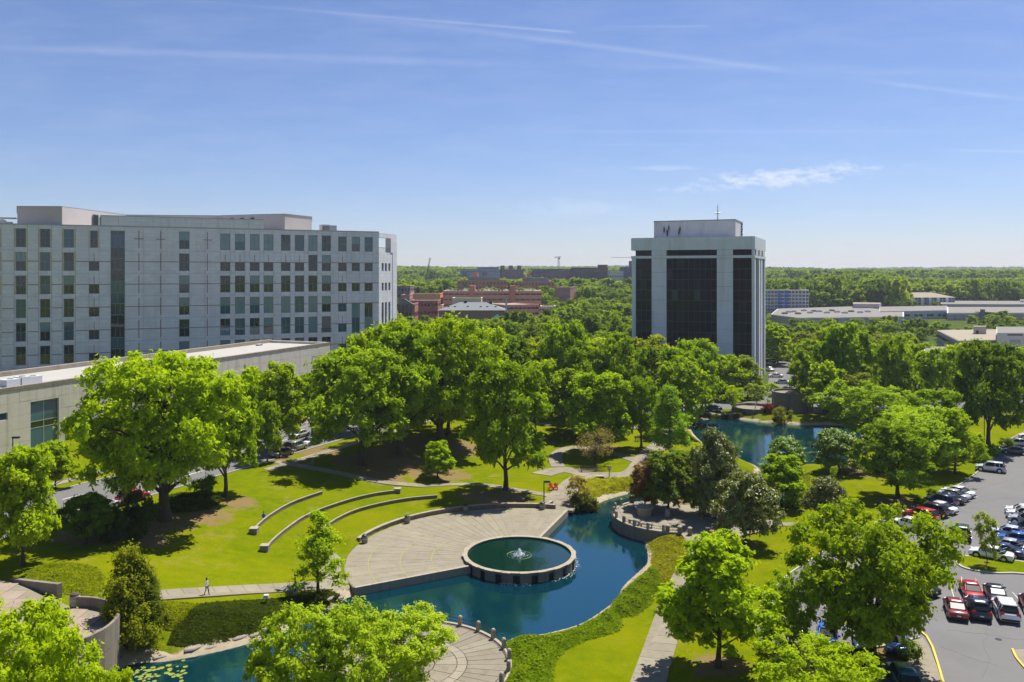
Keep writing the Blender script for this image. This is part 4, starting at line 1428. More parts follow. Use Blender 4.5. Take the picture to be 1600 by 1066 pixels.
GREENS = {
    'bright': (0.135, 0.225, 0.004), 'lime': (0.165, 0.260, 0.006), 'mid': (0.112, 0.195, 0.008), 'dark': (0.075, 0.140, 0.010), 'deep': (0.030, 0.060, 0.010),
    'cypress': (0.110, 0.215, 0.022), 'magnolia': (0.080, 0.108, 0.036), 'magbrown': (0.095, 0.085, 0.042), 'grey': (0.13, 0.13, 0.09), 'yellow': (0.22, 0.23, 0.02),
    'red': (0.115, 0.085, 0.045), 'willow': (0.150, 0.245, 0.020), 'pale': (0.115, 0.18, 0.040), 'purple': (0.075, 0.02, 0.03),
}
tree_spots = []


def put_tree(key, x, y, z, width, height, green, label, name='tree', cat='tree', group=None, rot=None, var=None):
    Ht, R = TK[key + '_dim']
    ms = TK[key]
    tr, cr = ms[rnd.randrange(len(ms)) if var is None else var % len(ms)]
    root = thing(name, label, cat, (x, y, z), rnd.uniform(0, 6.28) if rot is None else rot, group)
    sx = width / (2 * R); sz = height / Ht
    root.scale = (sx, sx, sz)
    if tr is not None:
        place('trunk', tr, root)
    o = place('crown', cr, root)
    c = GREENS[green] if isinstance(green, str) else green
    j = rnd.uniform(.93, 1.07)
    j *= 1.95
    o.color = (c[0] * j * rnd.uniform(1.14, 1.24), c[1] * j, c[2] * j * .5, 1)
    tree_spots.append((x, y, width / 2))
    return root


def T(key, x0, x1, ytop, bx, by, green, label, name='tree', cat='tree', group=None, rot=None, var=None):
    """crown spans x0..x1 and reaches up to ytop in the photo; foot at (bx, by)"""
    x, y, z = P(bx, by)
    s_ = y / F
    width = (x1 - x0) * s_
    ztop = CH - (ytop - YH) * s_
    # the crown's own centre may sit beside the foot
    return put_tree(key, x, y, z, width, max(1.0, ztop - z), green, label, name, cat, group, rot, var)


T('bigoak', 132, 392, 556, 257, 812, 'bright', 'huge spreading oak over the street, the largest tree on the left', 'oak_tree', var=0)
T('oak', 330, 452, 590, 352, 776, 'bright', 'bright tree leaning over the lawn, right beside the huge spreading oak', 'oak_tree')
T('maple', -18, 92, 700, 36, 884, 'lime', 'bright lime-green tree at the far left edge beside the street', 'maple_tree')
T('maple', 48, 114, 690, 86, 765, 'bright', 'round street tree in front of the low concrete building, by its tall window')
T('maple', 160, 235, 650, 205, 700, 'mid', 'street tree at the building recess, half hidden by the huge oak')
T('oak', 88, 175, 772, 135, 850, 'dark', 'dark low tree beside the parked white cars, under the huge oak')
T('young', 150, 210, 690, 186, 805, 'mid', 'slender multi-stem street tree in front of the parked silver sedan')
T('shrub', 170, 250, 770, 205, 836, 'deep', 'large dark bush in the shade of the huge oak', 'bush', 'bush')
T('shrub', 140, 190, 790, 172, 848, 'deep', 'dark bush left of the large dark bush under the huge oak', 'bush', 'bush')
T('evergreen', 152, 252, 856, 200, 1012, (0.12, 0.155, 0.008), 'yellow-green conical evergreen beside the drum terrace wall', 'evergreen_tree')
T('evergreen', 205, 262, 885, 232, 990, (0.075, 0.11, 0.01), 'smaller darker evergreen tucked behind the conical one by the drum wall', 'evergreen_tree')
T('bigoak', -120, 136, 950, 10, 1260, 'lime', 'large bright tree crown filling the bottom left corner', 'oak_tree', var=1)
T('oak', 135, 208, 1046, 172, 1180, 'lime', 'bright tree top poking up at the bottom edge beneath the drum wall', 'oak_tree')
T('open', 444, 548, 800, 497, 926, 'bright', 'young open-branched tree growing on the path bank left of the plaza', 'young_tree')
T('airy', 392, 600, 944, 505, 1150, 'willow', 'wide pale-green willowy tree at the bottom edge over the pond arm', 'willow_tree', var=0)
T('airy', 545, 705, 962, 630, 1085, 'willow', 'airy tree with visible branches over the lower round plaza', 'willow_tree', var=1)
T('airy', 376, 462, 1015, 420, 1160, 'willow', 'small pale-green tree at the bottom edge left of the willowy tree', 'willow_tree', var=2)
# wood behind the amphitheatre
T('oak', 462, 652, 548, 565, 726, 'mid', 'large oak with a stout trunk above the curving lawn path', 'oak_tree', var=0)
T('oak', 560, 700, 520, 624, 710, 'mid', 'tall oak just right of the stout-trunked oak behind the lawn', 'oak_tree', var=1)
T('bigoak', 575, 772, 497, 688, 698, 'bright', 'tall broad oak at the highest point of the wood behind the lawn', 'oak_tree', var=1)
T('oak', 722, 866, 566, 790, 766, (0.11, 0.19, 0.010), 'full round oak standing alone at the back edge of the plaza', 'oak_tree', var=2)
T('maple', 654, 712, 690, 684, 748, 'bright', 'small bright tree between the round oak and the wood', 'small_tree')
T('maple', 395, 482, 568, 436, 706, 'bright', 'bright street tree with forked trunk beside the parked cars')
T('maple', 400, 448, 628, 418, 722, 'bright', 'small bright tree filling the gap at the upper end of the lawn path')
T('shrub', 300, 345, 742, 322, 772, 'dark', 'low dark shrub between the road kerb and the leaning bright tree', 'shrub', 'shrub')
T('maple', 362, 428, 578, 395, 690, 'mid', 'dark green tree top in front of the low concrete building')
T('oak', 452, 522, 585, 488, 690, 'mid', 'street tree with a pale trunk beside the parked white car')
T('mid', 520, 610, 515, 575, 672, 'bright', 'oak crown left of the tallest oak, in front of the stone office block', 'oak_tree')
T('oak', 640, 760, 545, 700, 680, 'bright', 'bright oak below the tallest crown, behind the small bright tree', 'oak_tree', var=3)
T('mid', 765, 850, 528, 800, 640, 'dark', 'dark oak crown above and behind the round oak', 'oak_tree')
T('mid', 620, 700, 560, 655, 660, 'mid', 'shaded oak deep within the wood behind the lawn', 'oak_tree')
T('oak', 835, 935, 505, 880, 650, 'mid', 'tall oak behind the path loop, left of the bright maple', 'oak_tree')
T('oak', 915, 1015, 525, 965, 660, 'mid', 'tall oak behind the bright maple, left of the glass tower', 'oak_tree')
T('maple', 884, 997, 584, 940, 706, 'bright', 'bright yellow-green maple on the lawn inside the path loop', 'maple_tree', var=2)
T('oak', 970, 1040, 590, 1002, 700, 'mid', 'dark-stemmed tree just left of the feathery conical tree', 'oak_tree')
T('cypress', 1018, 1084, 604, 1047, 716, 'cypress', 'feathery light-green conical cypress left of the rear pond', 'cypress_tree')
T('oak', 1030, 1138, 533, 1078, 652, 'mid', 'broad oak in front of the glass tower at the rear pond', 'oak_tree')
T('bare', 893, 962, 668, 930, 728, 'grey', 'greyish sparse tree by the bench at the path loop', 'sparse_tree')
T('young', 885, 930, 742, 905, 790, (0.2, 0.2, 0.08), 'small twisted sparse tree on the shore by the paved walk', 'small_tree')
T('shrub', 888, 935, 772, 912, 800, (0.06, 0.085, 0.02), 'low rounded dark shrub at the pond edge beside the paved walk', 'shrub', 'shrub')
T('shrub', 905, 935, 776, 922, 802, (0.10, 0.11, 0.03), 'low olive shrub spilling over the pond edge', 'shrub', 'shrub')
# magnolia island
T('magnolia', 1060, 1172, 674, 1118, 812, 'magnolia', 'large dark magnolia with pale glossy leaf edges behind the terrace', 'magnolia_tree', var=0)
T('magnolia', 1112, 1218, 738, 1164, 850, 'magnolia', 'dark magnolia on a bare trunk beside the lawn path', 'magnolia_tree', var=1)
T('magnolia', 1254, 1322, 745, 1290, 822, 'magnolia', 'smaller dark magnolia on the lawn right of the bare-trunked one', 'magnolia_tree', var=2)
T('maple', 974, 1034, 724, 1008, 796, 'red', 'small reddish-bronze tree on the pond terrace', 'small_tree')
T('maple', 1018, 1100, 705, 1044, 800, (0.085, 0.14, 0.03), 'soft green tree between the bronze tree and the large magnolia')
T('maple', 1068, 1120, 745, 1092, 806, 'mid', 'bushy green tree in shade at the back of the pond terrace')
T('maple', 1155, 1246, 712, 1222, 790, 'bright', 'yellow-green tree at the water channel right of the magnolias')
T('shrub', 1150, 1190, 770, 1172, 800, 'dark', 'dark shrub at the channel edge beneath the magnolias', 'shrub', 'shrub')
T('shrub', 1222, 1262, 770, 1240, 795, 'mid', 'green shrub on the bank of the water channel', 'shrub', 'shrub')
# right of the rear pond
T('magnolia', 1198, 1264, 684, 1228, 730, (0.07, 0.14, 0.014), 'rounded dark-green tree on the near bank of the rear pond', var=1)
T('magnolia', 1268, 1354, 672, 1312, 738, (0.07, 0.13, 0.014), 'wide dark-green tree on the near bank right of the rear pond', var=2)
T('oak', 1342, 1464, 660, 1403, 778, (0.10, 0.175, 0.012), 'dark green oak with two trunks beside the parking lot', 'oak_tree', var=3)
T('airy', 1340, 1510, 640, 1440, 735, 'willow', 'pale willow-like tree behind the dark green oak', 'willow_tree')
T('airy', 1285, 1440, 598, 1360, 690, 'willow', 'wide pale-green spreading tree right of the rear pond', 'willow_tree', var=2)
T('oak', 1400, 1500, 610, 1455, 712, 'mid', 'green oak standing between the pale trees and the parking lot', 'oak_tree')
T('oak', 1482, 1606, 535, 1545, 702, (0.07, 0.13, 0.012), 'tall dark oak at the upper corner of the parking lot', 'oak_tree', var=0)
T('maple', 1455, 1530, 640, 1492, 740, 'bright', 'bright green tree beside the parking lot kerb')
T('mid', 1275, 1370, 506, 1318, 640, (0.085, 0.16, 0.012), 'tall dark green oak behind the pond drum', 'oak_tree')
T('midtall', 1232, 1290, 545, 1255, 640, 'mid', 'leafy tree beside the side street behind the pond drum')
T('mid', 1366, 1440, 525, 1400, 640, 'mid', 'rounded oak right of the tall dark oak behind the pond')
T('mid', 1425, 1500, 545, 1462, 640, 'mid', 'oak left of the tall dark oak at the lot corner')
T('mid', 1560, 1640, 548, 1600, 650, 'dark', 'dark oak cut by the right edge above the parking lot')
T('young', 1120, 1160, 603, 1145, 644, 'bright', 'small street tree left of the low round pond terrace')
T('young', 1084, 1120, 605, 1102, 642, 'bright', 'small bright street tree at the left of the rear street')
T('young', 1160, 1205, 600, 1182, 634, 'pale', 'small pale street tree behind the low round pond terrace')
T('young', 1192, 1225, 598, 1208, 632, 'bright', 'small street tree at the mouth of the side street')
T('midtall', 1232, 1274, 600, 1252, 634, 'mid', 'bushy street tree directly behind the tall drum')
T('midtall', 1140, 1192, 556, 1168, 622, 'pale', 'pale green tree at the foot of the glass tower')
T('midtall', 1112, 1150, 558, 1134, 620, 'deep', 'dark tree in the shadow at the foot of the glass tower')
T('shrub', 1205, 1240, 636, 1222, 662, (0.12, 0.15, 0.03), 'round green bush hanging over the wall of the pond drum', 'bush', 'bush')
T('shrub', 1188, 1212, 630, 1200, 646, 'purple', 'purple-leaved shrub on top of the sloping ramp wall', 'shrub', 'shrub')
T('shrub', 1208, 1228, 625, 1218, 642, 'purple', 'purple-leaved shrub beside the tall drum rim', 'shrub', 'shrub')
# near right
T('maple', 1030, 1212, 838, 1122, 1042, 'lime', 'bright maple beside the wide footpath, nearest on the right lawn', 'maple_tree', var=0)
T('bigoak', 1230, 1472, 800, 1362, 1038, (0.13, 0.215, 0.010), 'huge bright oak shading the parked cars at the lot edge', 'oak_tree', rot=3.9, var=1)
T('airy', 1185, 1275, 900, 1240, 1010, 'bright', 'light airy tree between the bright maple and the huge oak', 'small_tree')
T('airy', 1170, 1370, 1008, 1275, 1150, 'lime', 'low bright lime-green tree crown at the bottom edge', 'maple_tree', var=1)
T('young', 1516, 1566, 802, 1541, 884, (0.15, 0.21, 0.04), 'slim young tree on the grass island of the parking lot', 'young_tree')
T('young', 1442, 1456, 722, 1449, 742, 'lime', 'tiny sapling on the lawn right of the rear pond', 'sapling', 'sapling') if False else None
T('young', 1296, 1312, 728, 1303, 752, 'lime', 'tiny bright sapling on the lawn below the rear pond', 'sapling', 'sapling')
for (x0, x1, yt, bx, by, g, lab) in (
        (1395, 1418, 786, 1405, 806, 'lime', 'bright clipped shrub by the red parked car'), (1380, 1402, 793, 1391, 811, 'bright', 'clipped shrub left of the bright one by the red parked car'),
        (1520, 1550, 704, 1536, 724, 'bright', 'rounded shrub by the silver car at the lot kerb'), (1540, 1566, 694, 1553, 712, 'mid', 'shrub uphill of the silver car at the lot kerb'),
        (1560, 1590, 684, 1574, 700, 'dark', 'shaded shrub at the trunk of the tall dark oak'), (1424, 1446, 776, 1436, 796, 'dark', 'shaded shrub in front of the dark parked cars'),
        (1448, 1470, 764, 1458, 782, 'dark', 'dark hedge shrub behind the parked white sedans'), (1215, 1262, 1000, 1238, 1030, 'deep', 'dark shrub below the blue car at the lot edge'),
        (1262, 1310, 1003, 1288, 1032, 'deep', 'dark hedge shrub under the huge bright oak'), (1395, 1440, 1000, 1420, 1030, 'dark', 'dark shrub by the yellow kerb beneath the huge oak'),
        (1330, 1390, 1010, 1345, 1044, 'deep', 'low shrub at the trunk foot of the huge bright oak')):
    T('shrub', x0, x1, yt, bx, by, g, lab, 'shrub', 'shrub')

# ---- woodland trees farther back, filled procedurally
WALLPOLYS = []       # filled by the building list below before scattering


def in_view(x, y, m=1.06):
    return abs(x) < y * (800 / F) * m + 15

# ================================================================== BUILDINGS
def color_pane(kind=None):
    k = kind or rnd.choice(['teal', 'teal', 'dark', 'blind', 'dark', 'grey'])
    return {'teal': (0.04, 0.105, 0.135), 'dark': (0.014, 0.022, 0.026), 'blind': (0.15, 0.24, 0.27), 'grey': (0.05, 0.07, 0.08), 'blue': (0.03, 0.08, 0.14)}[k]


_wc = {}


def window_mesh(w_, h_, vm=1, hm=1, fr=.09, mt='frame', depth=.1):
    key = ('w', round(w_, 2), round(h_, 2), vm, hm, mt, fr)
    if key not in _wc:
        m2 = MB()
        m2.box(-w_ / 2, w_ / 2, 0, depth, 0, fr); m2.box(-w_ / 2, w_ / 2, 0, depth, h_ - fr, h_)
        m2.box(-w_ / 2, -w_ / 2 + fr, 0, depth, fr, h_ - fr); m2.box(w_ / 2 - fr, w_ / 2, 0, depth, fr, h_ - fr)
        for i in range(vm):
            x = -w_ / 2 + w_ * (i + 1) / (vm + 1); m2.box(x - fr / 2, x + fr / 2, 0.005, depth, fr, h_ - fr)
        for i in range(hm):
            z = h_ * (i + 1) / (hm + 1); m2.box(-w_ / 2 + fr, w_ / 2 - fr, 0.01, depth, z - fr / 2, z + fr / 2)
        _wc[key] = m2.mesh('window', MT[mt])
    return _wc[key]


def pane_mesh(w_, h_, mt='pane'):
    key = ('p', round(w_, 2), round(h_, 2), mt)
    if key not in _wc:
        m2 = MB(); m2.box(-w_ / 2, w_ / 2, 0, .03, 0, h_)
        _wc[key] = m2.mesh('pane', MT[mt])
    return _wc[key]


def add_window(root, x, y, z, w_, h_, vm=1, hm=1, kind=None, mt='frame', fr=.09, split=True):
    wo = place('window', window_mesh(w_, h_, vm, hm, fr, mt), root, (x, y, z))
    if split:
        po = place('pane', pane_mesh(w_ - .1, h_ * .52 - .05), wo, (0, .06, .05)); po.color = (*color_pane(kind), 1)
        po2 = place('pane', pane_mesh(w_ - .1, h_ * .48 - .05), wo, (0, .06, h_ * .52)); po2.color = (*color_pane(rnd.choice([kind, kind, 'dark', 'blind']) if kind else None), 1)
        for q in (po, po2):
            q.rotation_euler = (rnd.uniform(-.006, .006), 0, rnd.uniform(-.006, .006))
    else:
        po = place('pane', pane_mesh(w_ - .1, h_ - .1), wo, (0, .06, .05)); po.color = (*color_pane(kind), 1)
    return wo


# ---- large stone office block -------------------------------------------------
Q0 = np.array([-121.0, 197.0]); Q1 = np.array([-41.0, 235.0])
QD = (Q1 - Q0) / np.linalg.norm(Q1 - Q0); QA = math.atan2(QD[1], QD[0])


def upx(px, O=Q0, D=QD):
    k = (px - 800) / F                       # x = k*y on that sight line
    # O + u*D : Ox+uDx = k (Oy+uDy)
    return (k * O[1] - O[0]) / (D[0] - k * D[1])


BS = 1.22                                    # the block's drawing below is at 1 : 1.22
QW0 = Q0 * BS; QZ = -7.7


def cb_world(u_, v_, z_):
    return (QW0[0] + (QD[0] * u_ - QD[1] * v_) * BS, QW0[1] + (QD[1] * u_ + QD[0] * v_) * BS, QZ + z_ * BS)


cb = thing('office_block', 'large pale stone office block with rows of windows and red inlaid bands', 'building', (QW0[0], QW0[1], QZ), QA)
cb.scale = (BS, BS, BS)
FL = 5.65; Z2B = 35.6                        # window bottom of row two, floor height
ubeg, uend = upx(-60), upx(592)
cols = []                                    # (u centre, width, type)
for px, wpx, ty in ((-45, 21, 'L'), (-8, 21, 'L'), (32.5, 21, 'L'), (70.5, 21, 'L'), (107.5, 21, 'L'), (147, 16, 'N'), (184, 22, 'T'), (288, 16, 'E'),
                    (352, 15.5, 'C'), (375, 15.5, 'C'), (398, 15, 'C'), (419.5, 15, 'C'), (446.5, 14.5, 'C'), (468, 14.5, 'C'), (489, 14, 'D'), (510, 14, 'D2'), (535, 13, 'R'), (556, 12.5, 'R2'), (576, 12.5, 'R2')):
    uc = upx(px)
    cols.append((uc, upx(px + wpx / 2) - upx(px - wpx / 2), ty))


def zrow(k):          # bottom z of row k window, standard height 4.45
    return Z2B - (k - 2) * FL


def openings(ty):
    o = []
    if ty in ('L', 'E'):
        o = [(zrow(k), zrow(k) + 4.45) for k in range(1, 8)]
    elif ty == 'C':
        o = [(41.1, 45.4), (zrow(2), zrow(2) + 2.3)] + [(zrow(k), zrow(k) + 4.4) for k in range(3, 8)]
    elif ty in ('D', 'D2'):
        o = [(41.1, 45.4)] + [(zrow(k), zrow(k) + 4.4) for k in range(2, 8)]
    elif ty == 'N':
        o = [(41.3, 45.5)] + [(zrow(k), zrow(k) + 2.3) for k in range(2, 8)]
    elif ty == 'R':
        o = [(41.1, 45.2)] + [(zrow(k), zrow(k) + 2.3) for k in range(2, 8)]
    elif ty == 'R2':
        o = [(41.1, 45.2), (zrow(2), zrow(2) + 2.3), (zrow(3), zrow(3) + 2.3), (zrow(5) - .4, zrow(4) + 2.4), (zrow(7), zrow(6) + 1)]
    elif ty == 'T':
        o = [(2.0, 45.6)]
    return o


npanel = [0]
restp = MB()


_step = [0]


def panel(root, x0, x1, z0, z1, y0=0.0, y1=.5, g=.02, nm='stone_panel', m=None, lim=285):
    if x1 - x0 < .05 or z1 - z0 < .05:
        return
    npanel[0] += 1
    jitter = rnd.uniform(0, .02)
    if npanel[0] < lim:
        m2 = MB(); m2.box(x0 + g, x1 - g, y0 + jitter, y1, z0 + g, z1 - g); m2.build(nm, m or MT['stone'], root)
    else:
        restp.box(x0 + g, x1 - g, y0 + jitter, y1, z0 + g, z1 - g)


bandz = [zrow(k) + 2.3 for k in range(2, 8)]
zfloors = [0, 4.6] + [zrow(k) + 4.45 + .6 for k in (7, 6, 5, 4, 3, 2)] + [46.6]
zfloors = sorted(z for z in zfloors)
# between-column piers
edges = []
prev = ubeg
for uc, wd, ty in cols:
    x0, x1 = uc - wd / 2, uc + wd / 2
    ops = openings(ty)
    # pier left of this column, split into strips no wider than about five metres
    ns = max(1, int(round((x0 - prev) / 4.6)))
    for s_ in range(ns):
        p0, p1 = prev + (x0 - prev) * s_ / ns, prev + (x0 - prev) * (s_ + 1) / ns
        for i in range(len(zfloors) - 1):
            panel(cb, p0, p1, zfloors[i], zfloors[i + 1])
    # spandrels
    zz = 0.0
    for (a, b2) in sorted(ops):
        panel(cb, x0, x1, zz, a)
        zz = b2
    panel(cb, x0, x1, zz, 46.6)
    prev = x1
for s_ in range(1):
    for i in range(len(zfloors) - 1):
        panel(cb, prev, uend, zfloors[i], zfloors[i + 1])
if restp.v:
    o = restp.build('stone_panel', MT['stone'], cb); o['kind'] = 'stuff'
# windows
for uc, wd, ty in cols:
    for (a, b2) in openings(ty):
        h_ = b2 - a
        if ty == 'T':
            z_ = a
            while z_ < b2 - 1:
                hh = min(2.82, b2 - z_)
                add_window(cb, uc, .32, z_, wd, hh, 1 if int((z_ - a) / 2.82) % 2 else 2, 0, rnd.choice(['teal', 'dark', 'grey', 'blue']), split=False)
                z_ += hh
            continue
        if ty == 'D2' and abs(a - zrow(5)) < .1:
            m2 = MB(); m2.box(uc - wd / 2, uc + wd / 2, 1.6, 1.7, a, b2); m2.build('balcony_back', MT['stone_tan'], cb)
            m2 = MB()
            for q in range(9):
                xx = uc - wd / 2 - .2 + (wd + .4) * q / 8; m2.box(xx - .03, xx + .03, -.1, -.04, a, a + 1.1)
            m2.box(uc - wd / 2 - .25, uc + wd / 2 + .25, -.12, -.02, a + 1.05, a + 1.15)
            m2.build('balcony_rail', MT['metal_dark'], cb)
            continue
        kind = rnd.choice(['teal', 'dark', 'dark', 'dark', 'grey'])
        if ty in ('C', 'D', 'R', 'R2'):
            kind = 'dark' if 25 < a < 36 else rnd.choice(['teal', 'blind', 'teal', 'grey'])
        fw = wd * (.74 if ty in ('L',) else (.72 if (ty == 'N' and a > 40) else 1.0))
        deep = .42 if ty == 'L' else .3
        tall = h_ > 3
        add_window(cb, uc, deep - .12, a, fw, h_, 1, 1 if tall else 0, kind, split=tall)
        if fw < wd - .1:                      # side reveals of tan stone
            for sgn in (-1, 1):
                xa = uc + sgn * fw / 2; xb = uc + sgn * wd / 2
                m2 = MB(); m2.box(min(xa, xb) + .01, max(xa, xb) - .02, deep - .16, .49, a, b2)
                m2.build('reveal', MT['stone_tan'] if a > 28 else MT['stone'], cb)
# bands and crosses
for z_ in bandz:
    prevx = ubeg
    for uc, wd, ty in cols:
        x0, x1 = uc - wd / 2, uc + wd / 2
        hit = any(a - .1 < z_ < b2 - .2 for a, b2 in openings(ty))
        m2 = MB(); m2.box(prevx, (x0 if hit else x1) - .02, -.012, .06, z_ - .09, z_ + .09); m2.build('band', MT['redstone'], cb)
        prevx = x1 + .02 if hit else x1
    m2 = MB(); m2.box(prevx, uend, -.012, .06, z_ - .09, z_ + .09); m2.build('band', MT['redstone'], cb)
for px, wpx in ((217, 15), (251, 15), (324, 15)):
    uc = upx(px)
    for k in range(1, 8):
        m2 = MB(); m2.box(uc - .09, uc + .09, -.018, .05, zrow(k), zrow(k) + 4.5)
        if k == 1:
            m2.box(uc - 1.1, uc + 1.1, -.0145, .055, zrow(k) + 2.3, zrow(k) + 2.5)
        m2.build('cross_inlay', MT['redstone'], cb)
for uc, wd, ty in cols:
    if ty in ('C', 'N', 'R'):
        for k in ([2] if ty == 'C' else range(2, 7)):
            m2 = MB(); m2.box(uc - .07, uc + .07, -.018, .05, zrow(k) + 2.42, zrow(k) + 4.4); m2.build('cross_inlay', MT['redstone'], cb)
# core mass, parapets, raised centre, penthouse
m2 = MB(); m2.box(ubeg, uend - .3, .52, 34, 0, 46.2); m2.build('core', MT['stone_core'], cb)
m2 = MB(); m2.box(ubeg, uend - .1, .75, 34, 46.21, 46.45); m2.build('roof', MT['roofpale'], cb)
m2 = MB(); m2.box(ubeg, uend, -.06, .7, 46.601, 46.85); m2.build('parapet_cap', MT['metal'], cb)
ra, rb_ = upx(158), upx(412)
k = 10
for i in range(k):
    x0, x1 = ra + (rb_ - ra) * i / k, ra + (rb_ - ra) * (i + 1) / k
    m2 = MB(); m2.box(x0 + .02, x1 - .02, -.03, .6, 46.86, 49.2); m2.build('stone_panel', MT['stone'], cb)
m2 = MB(); m2.box(ra, rb_, -.1, .7, 49.201, 49.4); m2.build('parapet_cap', MT['metal'], cb)


def wl(px, Y):      # local coordinates in the block of the point on sight line px at depth Y
    p = np.array([(px - 800) / F * Y, Y]) - Q0
    return (float(p @ QD), float(p @ np.array([-QD[1], QD[0]])))


fp = [wl(27, 203), wl(97, 203.5), wl(197, 233), wl(340, 236), wl(405, 231), wl(445, 229), wl(487, 241), wl(487, 262), wl(60, 250), wl(27, 225)]
m2 = MB(); m2.prism(fp, 46.0, 51.2); m2.build('penthouse', mat('penthouse_wall', (0.50, 0.45, 0.43), .85, var=.08, scale=.5), cb)
m2 = MB(); cxp = np.mean(fp, axis=0)
m2.prism([tuple(cxp + (np.array(p) - cxp) * 1.004) for p in fp], 51.201, 51.4); m2.build('penthouse_cap', MT['metal'], cb)
a1_, b1_ = np.array(fp[1]), np.array(fp[2])
for tq in (.48, .60, .70, .80, .90):
    q = a1_ + (b1_ - a1_) * tq
    ang = math.atan2(b1_[1] - a1_[1], b1_[0] - a1_[0])
    w_ = add_window(cb, q[0], q[1], 47.0, 2.6, 3.3, 0, 0, 'dark', split=False)
    w_.rotation_euler = (0, 0, ang); w_.location = (q[0] + .25 * math.sin(ang), q[1] - .25 * math.cos(ang), 47.0)
for px in (325, 345, 362, 379, 396):
    q0_, q1_ = np.array(fp[3]), np.array(fp[4])
    u_ = (px - 335) / 70.0
    q = np.array(fp[2]) * 0 + (q0_ + (q1_ - q0_) * max(0, u_))
    w_ = add_window(cb, q[0], q[1] - .2, 48.6, 2.0, 1.9, 0, 0, 'dark', split=False)
# right end: splayed face with deep frame
e0 = np.array([uend, 0.0])
eo = thing('x', None, None); bpy.data.objects.remove(eo)
p592 = e0
p613 = np.array(wl(613, 246)); p625 = np.array(wl(624, 244))
dE = (p613 - p592); LE = float(np.linalg.norm(dE)); aE = math.atan2(dE[1], dE[0])


def endbox(x0, x1, y0, y1, z0, z1, nm, m):
    m3 = MB(); m3.box(x0, x1, y0, y1, z0, z1)
    c, s_ = math.cos(aE), math.sin(aE)
    m3.v = [(e0[0] + v[0] * c - v[1] * s_, e0[1] + v[0] * s_ + v[1] * c, v[2]) for v in m3.v]
    return m3.build(nm, m, cb)


MT['stone_lit'] = MT['stone']
wcols = [(.28, .15), (.52, .15), (.78, .15)]
zz = [0] + [z for z in zfloors[1:-2]] + [41.0]
xs_ = [0] + [v for c_, w_ in wcols for v in (LE * (c_ - w_ / 2), LE * (c_ + w_ / 2))] + [LE]
for i in range(0, len(xs_), 2):
    for j in range(len(zz) - 1):
        endbox(xs_[i] + .02, xs_[i + 1] - .02, 0, .5, zz[j] + .02, zz[j + 1] - .02, 'stone_panel', MT['stone'])
for c_, w_ in wcols:
    x0, x1 = LE * (c_ - w_ / 2), LE * (c_ + w_ / 2)
    zprev = 41.0
    for (a, b2) in ((zrow(2), zrow(2) + 2.3), (zrow(3), zrow(3) + 2.3), (zrow(6), zrow(4) + 2.3), (2, zrow(7) + 1)):
        endbox(x0, x1, 0.01, .5, b2, zprev, 'stone_panel', MT['stone'])
        cx_ = (x0 + x1) / 2
        w0 = add_window(cb, 0, 0, a, x1 - x0, b2 - a, 0, 1, 'teal', split=b2 - a > 3)
        w0.location = (e0[0] + cx_ * math.cos(aE) - .3 * math.sin(aE), e0[1] + cx_ * math.sin(aE) + .3 * math.cos(aE), a); w0.rotation_euler = (0, 0, aE)
        zprev = a
endbox(.4, LE, .52, 14, 0, 40.9, 'core', MT['stone_core'])
endbox(0, LE + 3.0, -.1, 1.2, 45.2, 46.5, 'frame_beam', MT['stone'])
endbox(LE * .86, LE + 3.2, -.12, 1.6, 41.0, 45.19, 'frame_post', MT['stone'])
endbox(LE + .05, LE + 3.2, -.12, 14, 0, 40.98, 'fin_wall', MT['stone'])
endbox(0.01, .7, .55, 14, 41.0, 45.18, 'frame_post', MT['stone'])
m2 = MB()
for q in range(14):
    m2.box(q * LE / 14 - .03, q * LE / 14 + .03, .2, .26, 41, 42.3)
m2.box(0, LE, .18, .28, 42.3, 42.4)
c, s_ = math.cos(aE), math.sin(aE)
m2.v = [(e0[0] + v[0] * c - v[1] * s_, e0[1] + v[0] * s_ + v[1] * c, v[2]) for v in m2.v]
m2.build('roof_rail', MT['frame'], cb)
# roof plant
px_, py_ = wl(514, 243)
o = thing('roof_unit', 'louvred plant box on the right part of the stone office roof', 'roof unit', cb_world(px_, py_, 46.45), QA)
m2 = MB(); m2.box(-3, 0, -2, 2, 0, 3.2); m2.build('housing', MT['ac'], o)
m2 = MB(); m2.box(.05, 2.4, -1.6, 1.6, 0, 3.0); m2.build('housing', MT['metal'], o)
for q in range(6):
    m2 = MB(); m2.box(-2.8, -.2, -2.1, -2.0, .4 + q * .42, .6 + q * .42); m2.build('louvre', MT['metal_dark'], o)
px_, py_ = wl(10, 206)
o = thing('roof_unit', 'rounded ventilation unit at the left end of the stone office roof', 'roof unit', cb_world(px_, py_, 46.45), QA)
m2 = MB(); m2.box(-6, 1.6, -1, 1, 0, 1.5); m2.build('housing', MT['ac'], o)
m2 = MB(); m2.tube([(-1, -1.2, 1.2), (-1, 1.2, 1.2)], 1.1, 14); m2.build('fan_drum', MT['frame_light'], o)
m2 = MB(); m2.box(-7, 2.6, -1.4, 1.4, 2.5, 2.8); m2.build('canopy_plate', MT['metal'], o)

# ---- low concrete building ----------------------------------------------------
BZ, TZ_ = 3.0, 14.6
L0 = np.array(raw(0, 610, TZ_)); L1 = np.array(raw(516, 536, TZ_))
LD = (L1 - L0) / np.linalg.norm(L1 - L0); LA = math.atan2(LD[1], LD[0]); LN = np.array([-LD[1], LD[0]])
lb = thing('low_building', 'long low concrete building with a white roof and one tall blue window', 'building', (L0[0], L0[1], 0), LA)


def lpx(px):
    return upx(px, L0, LD)


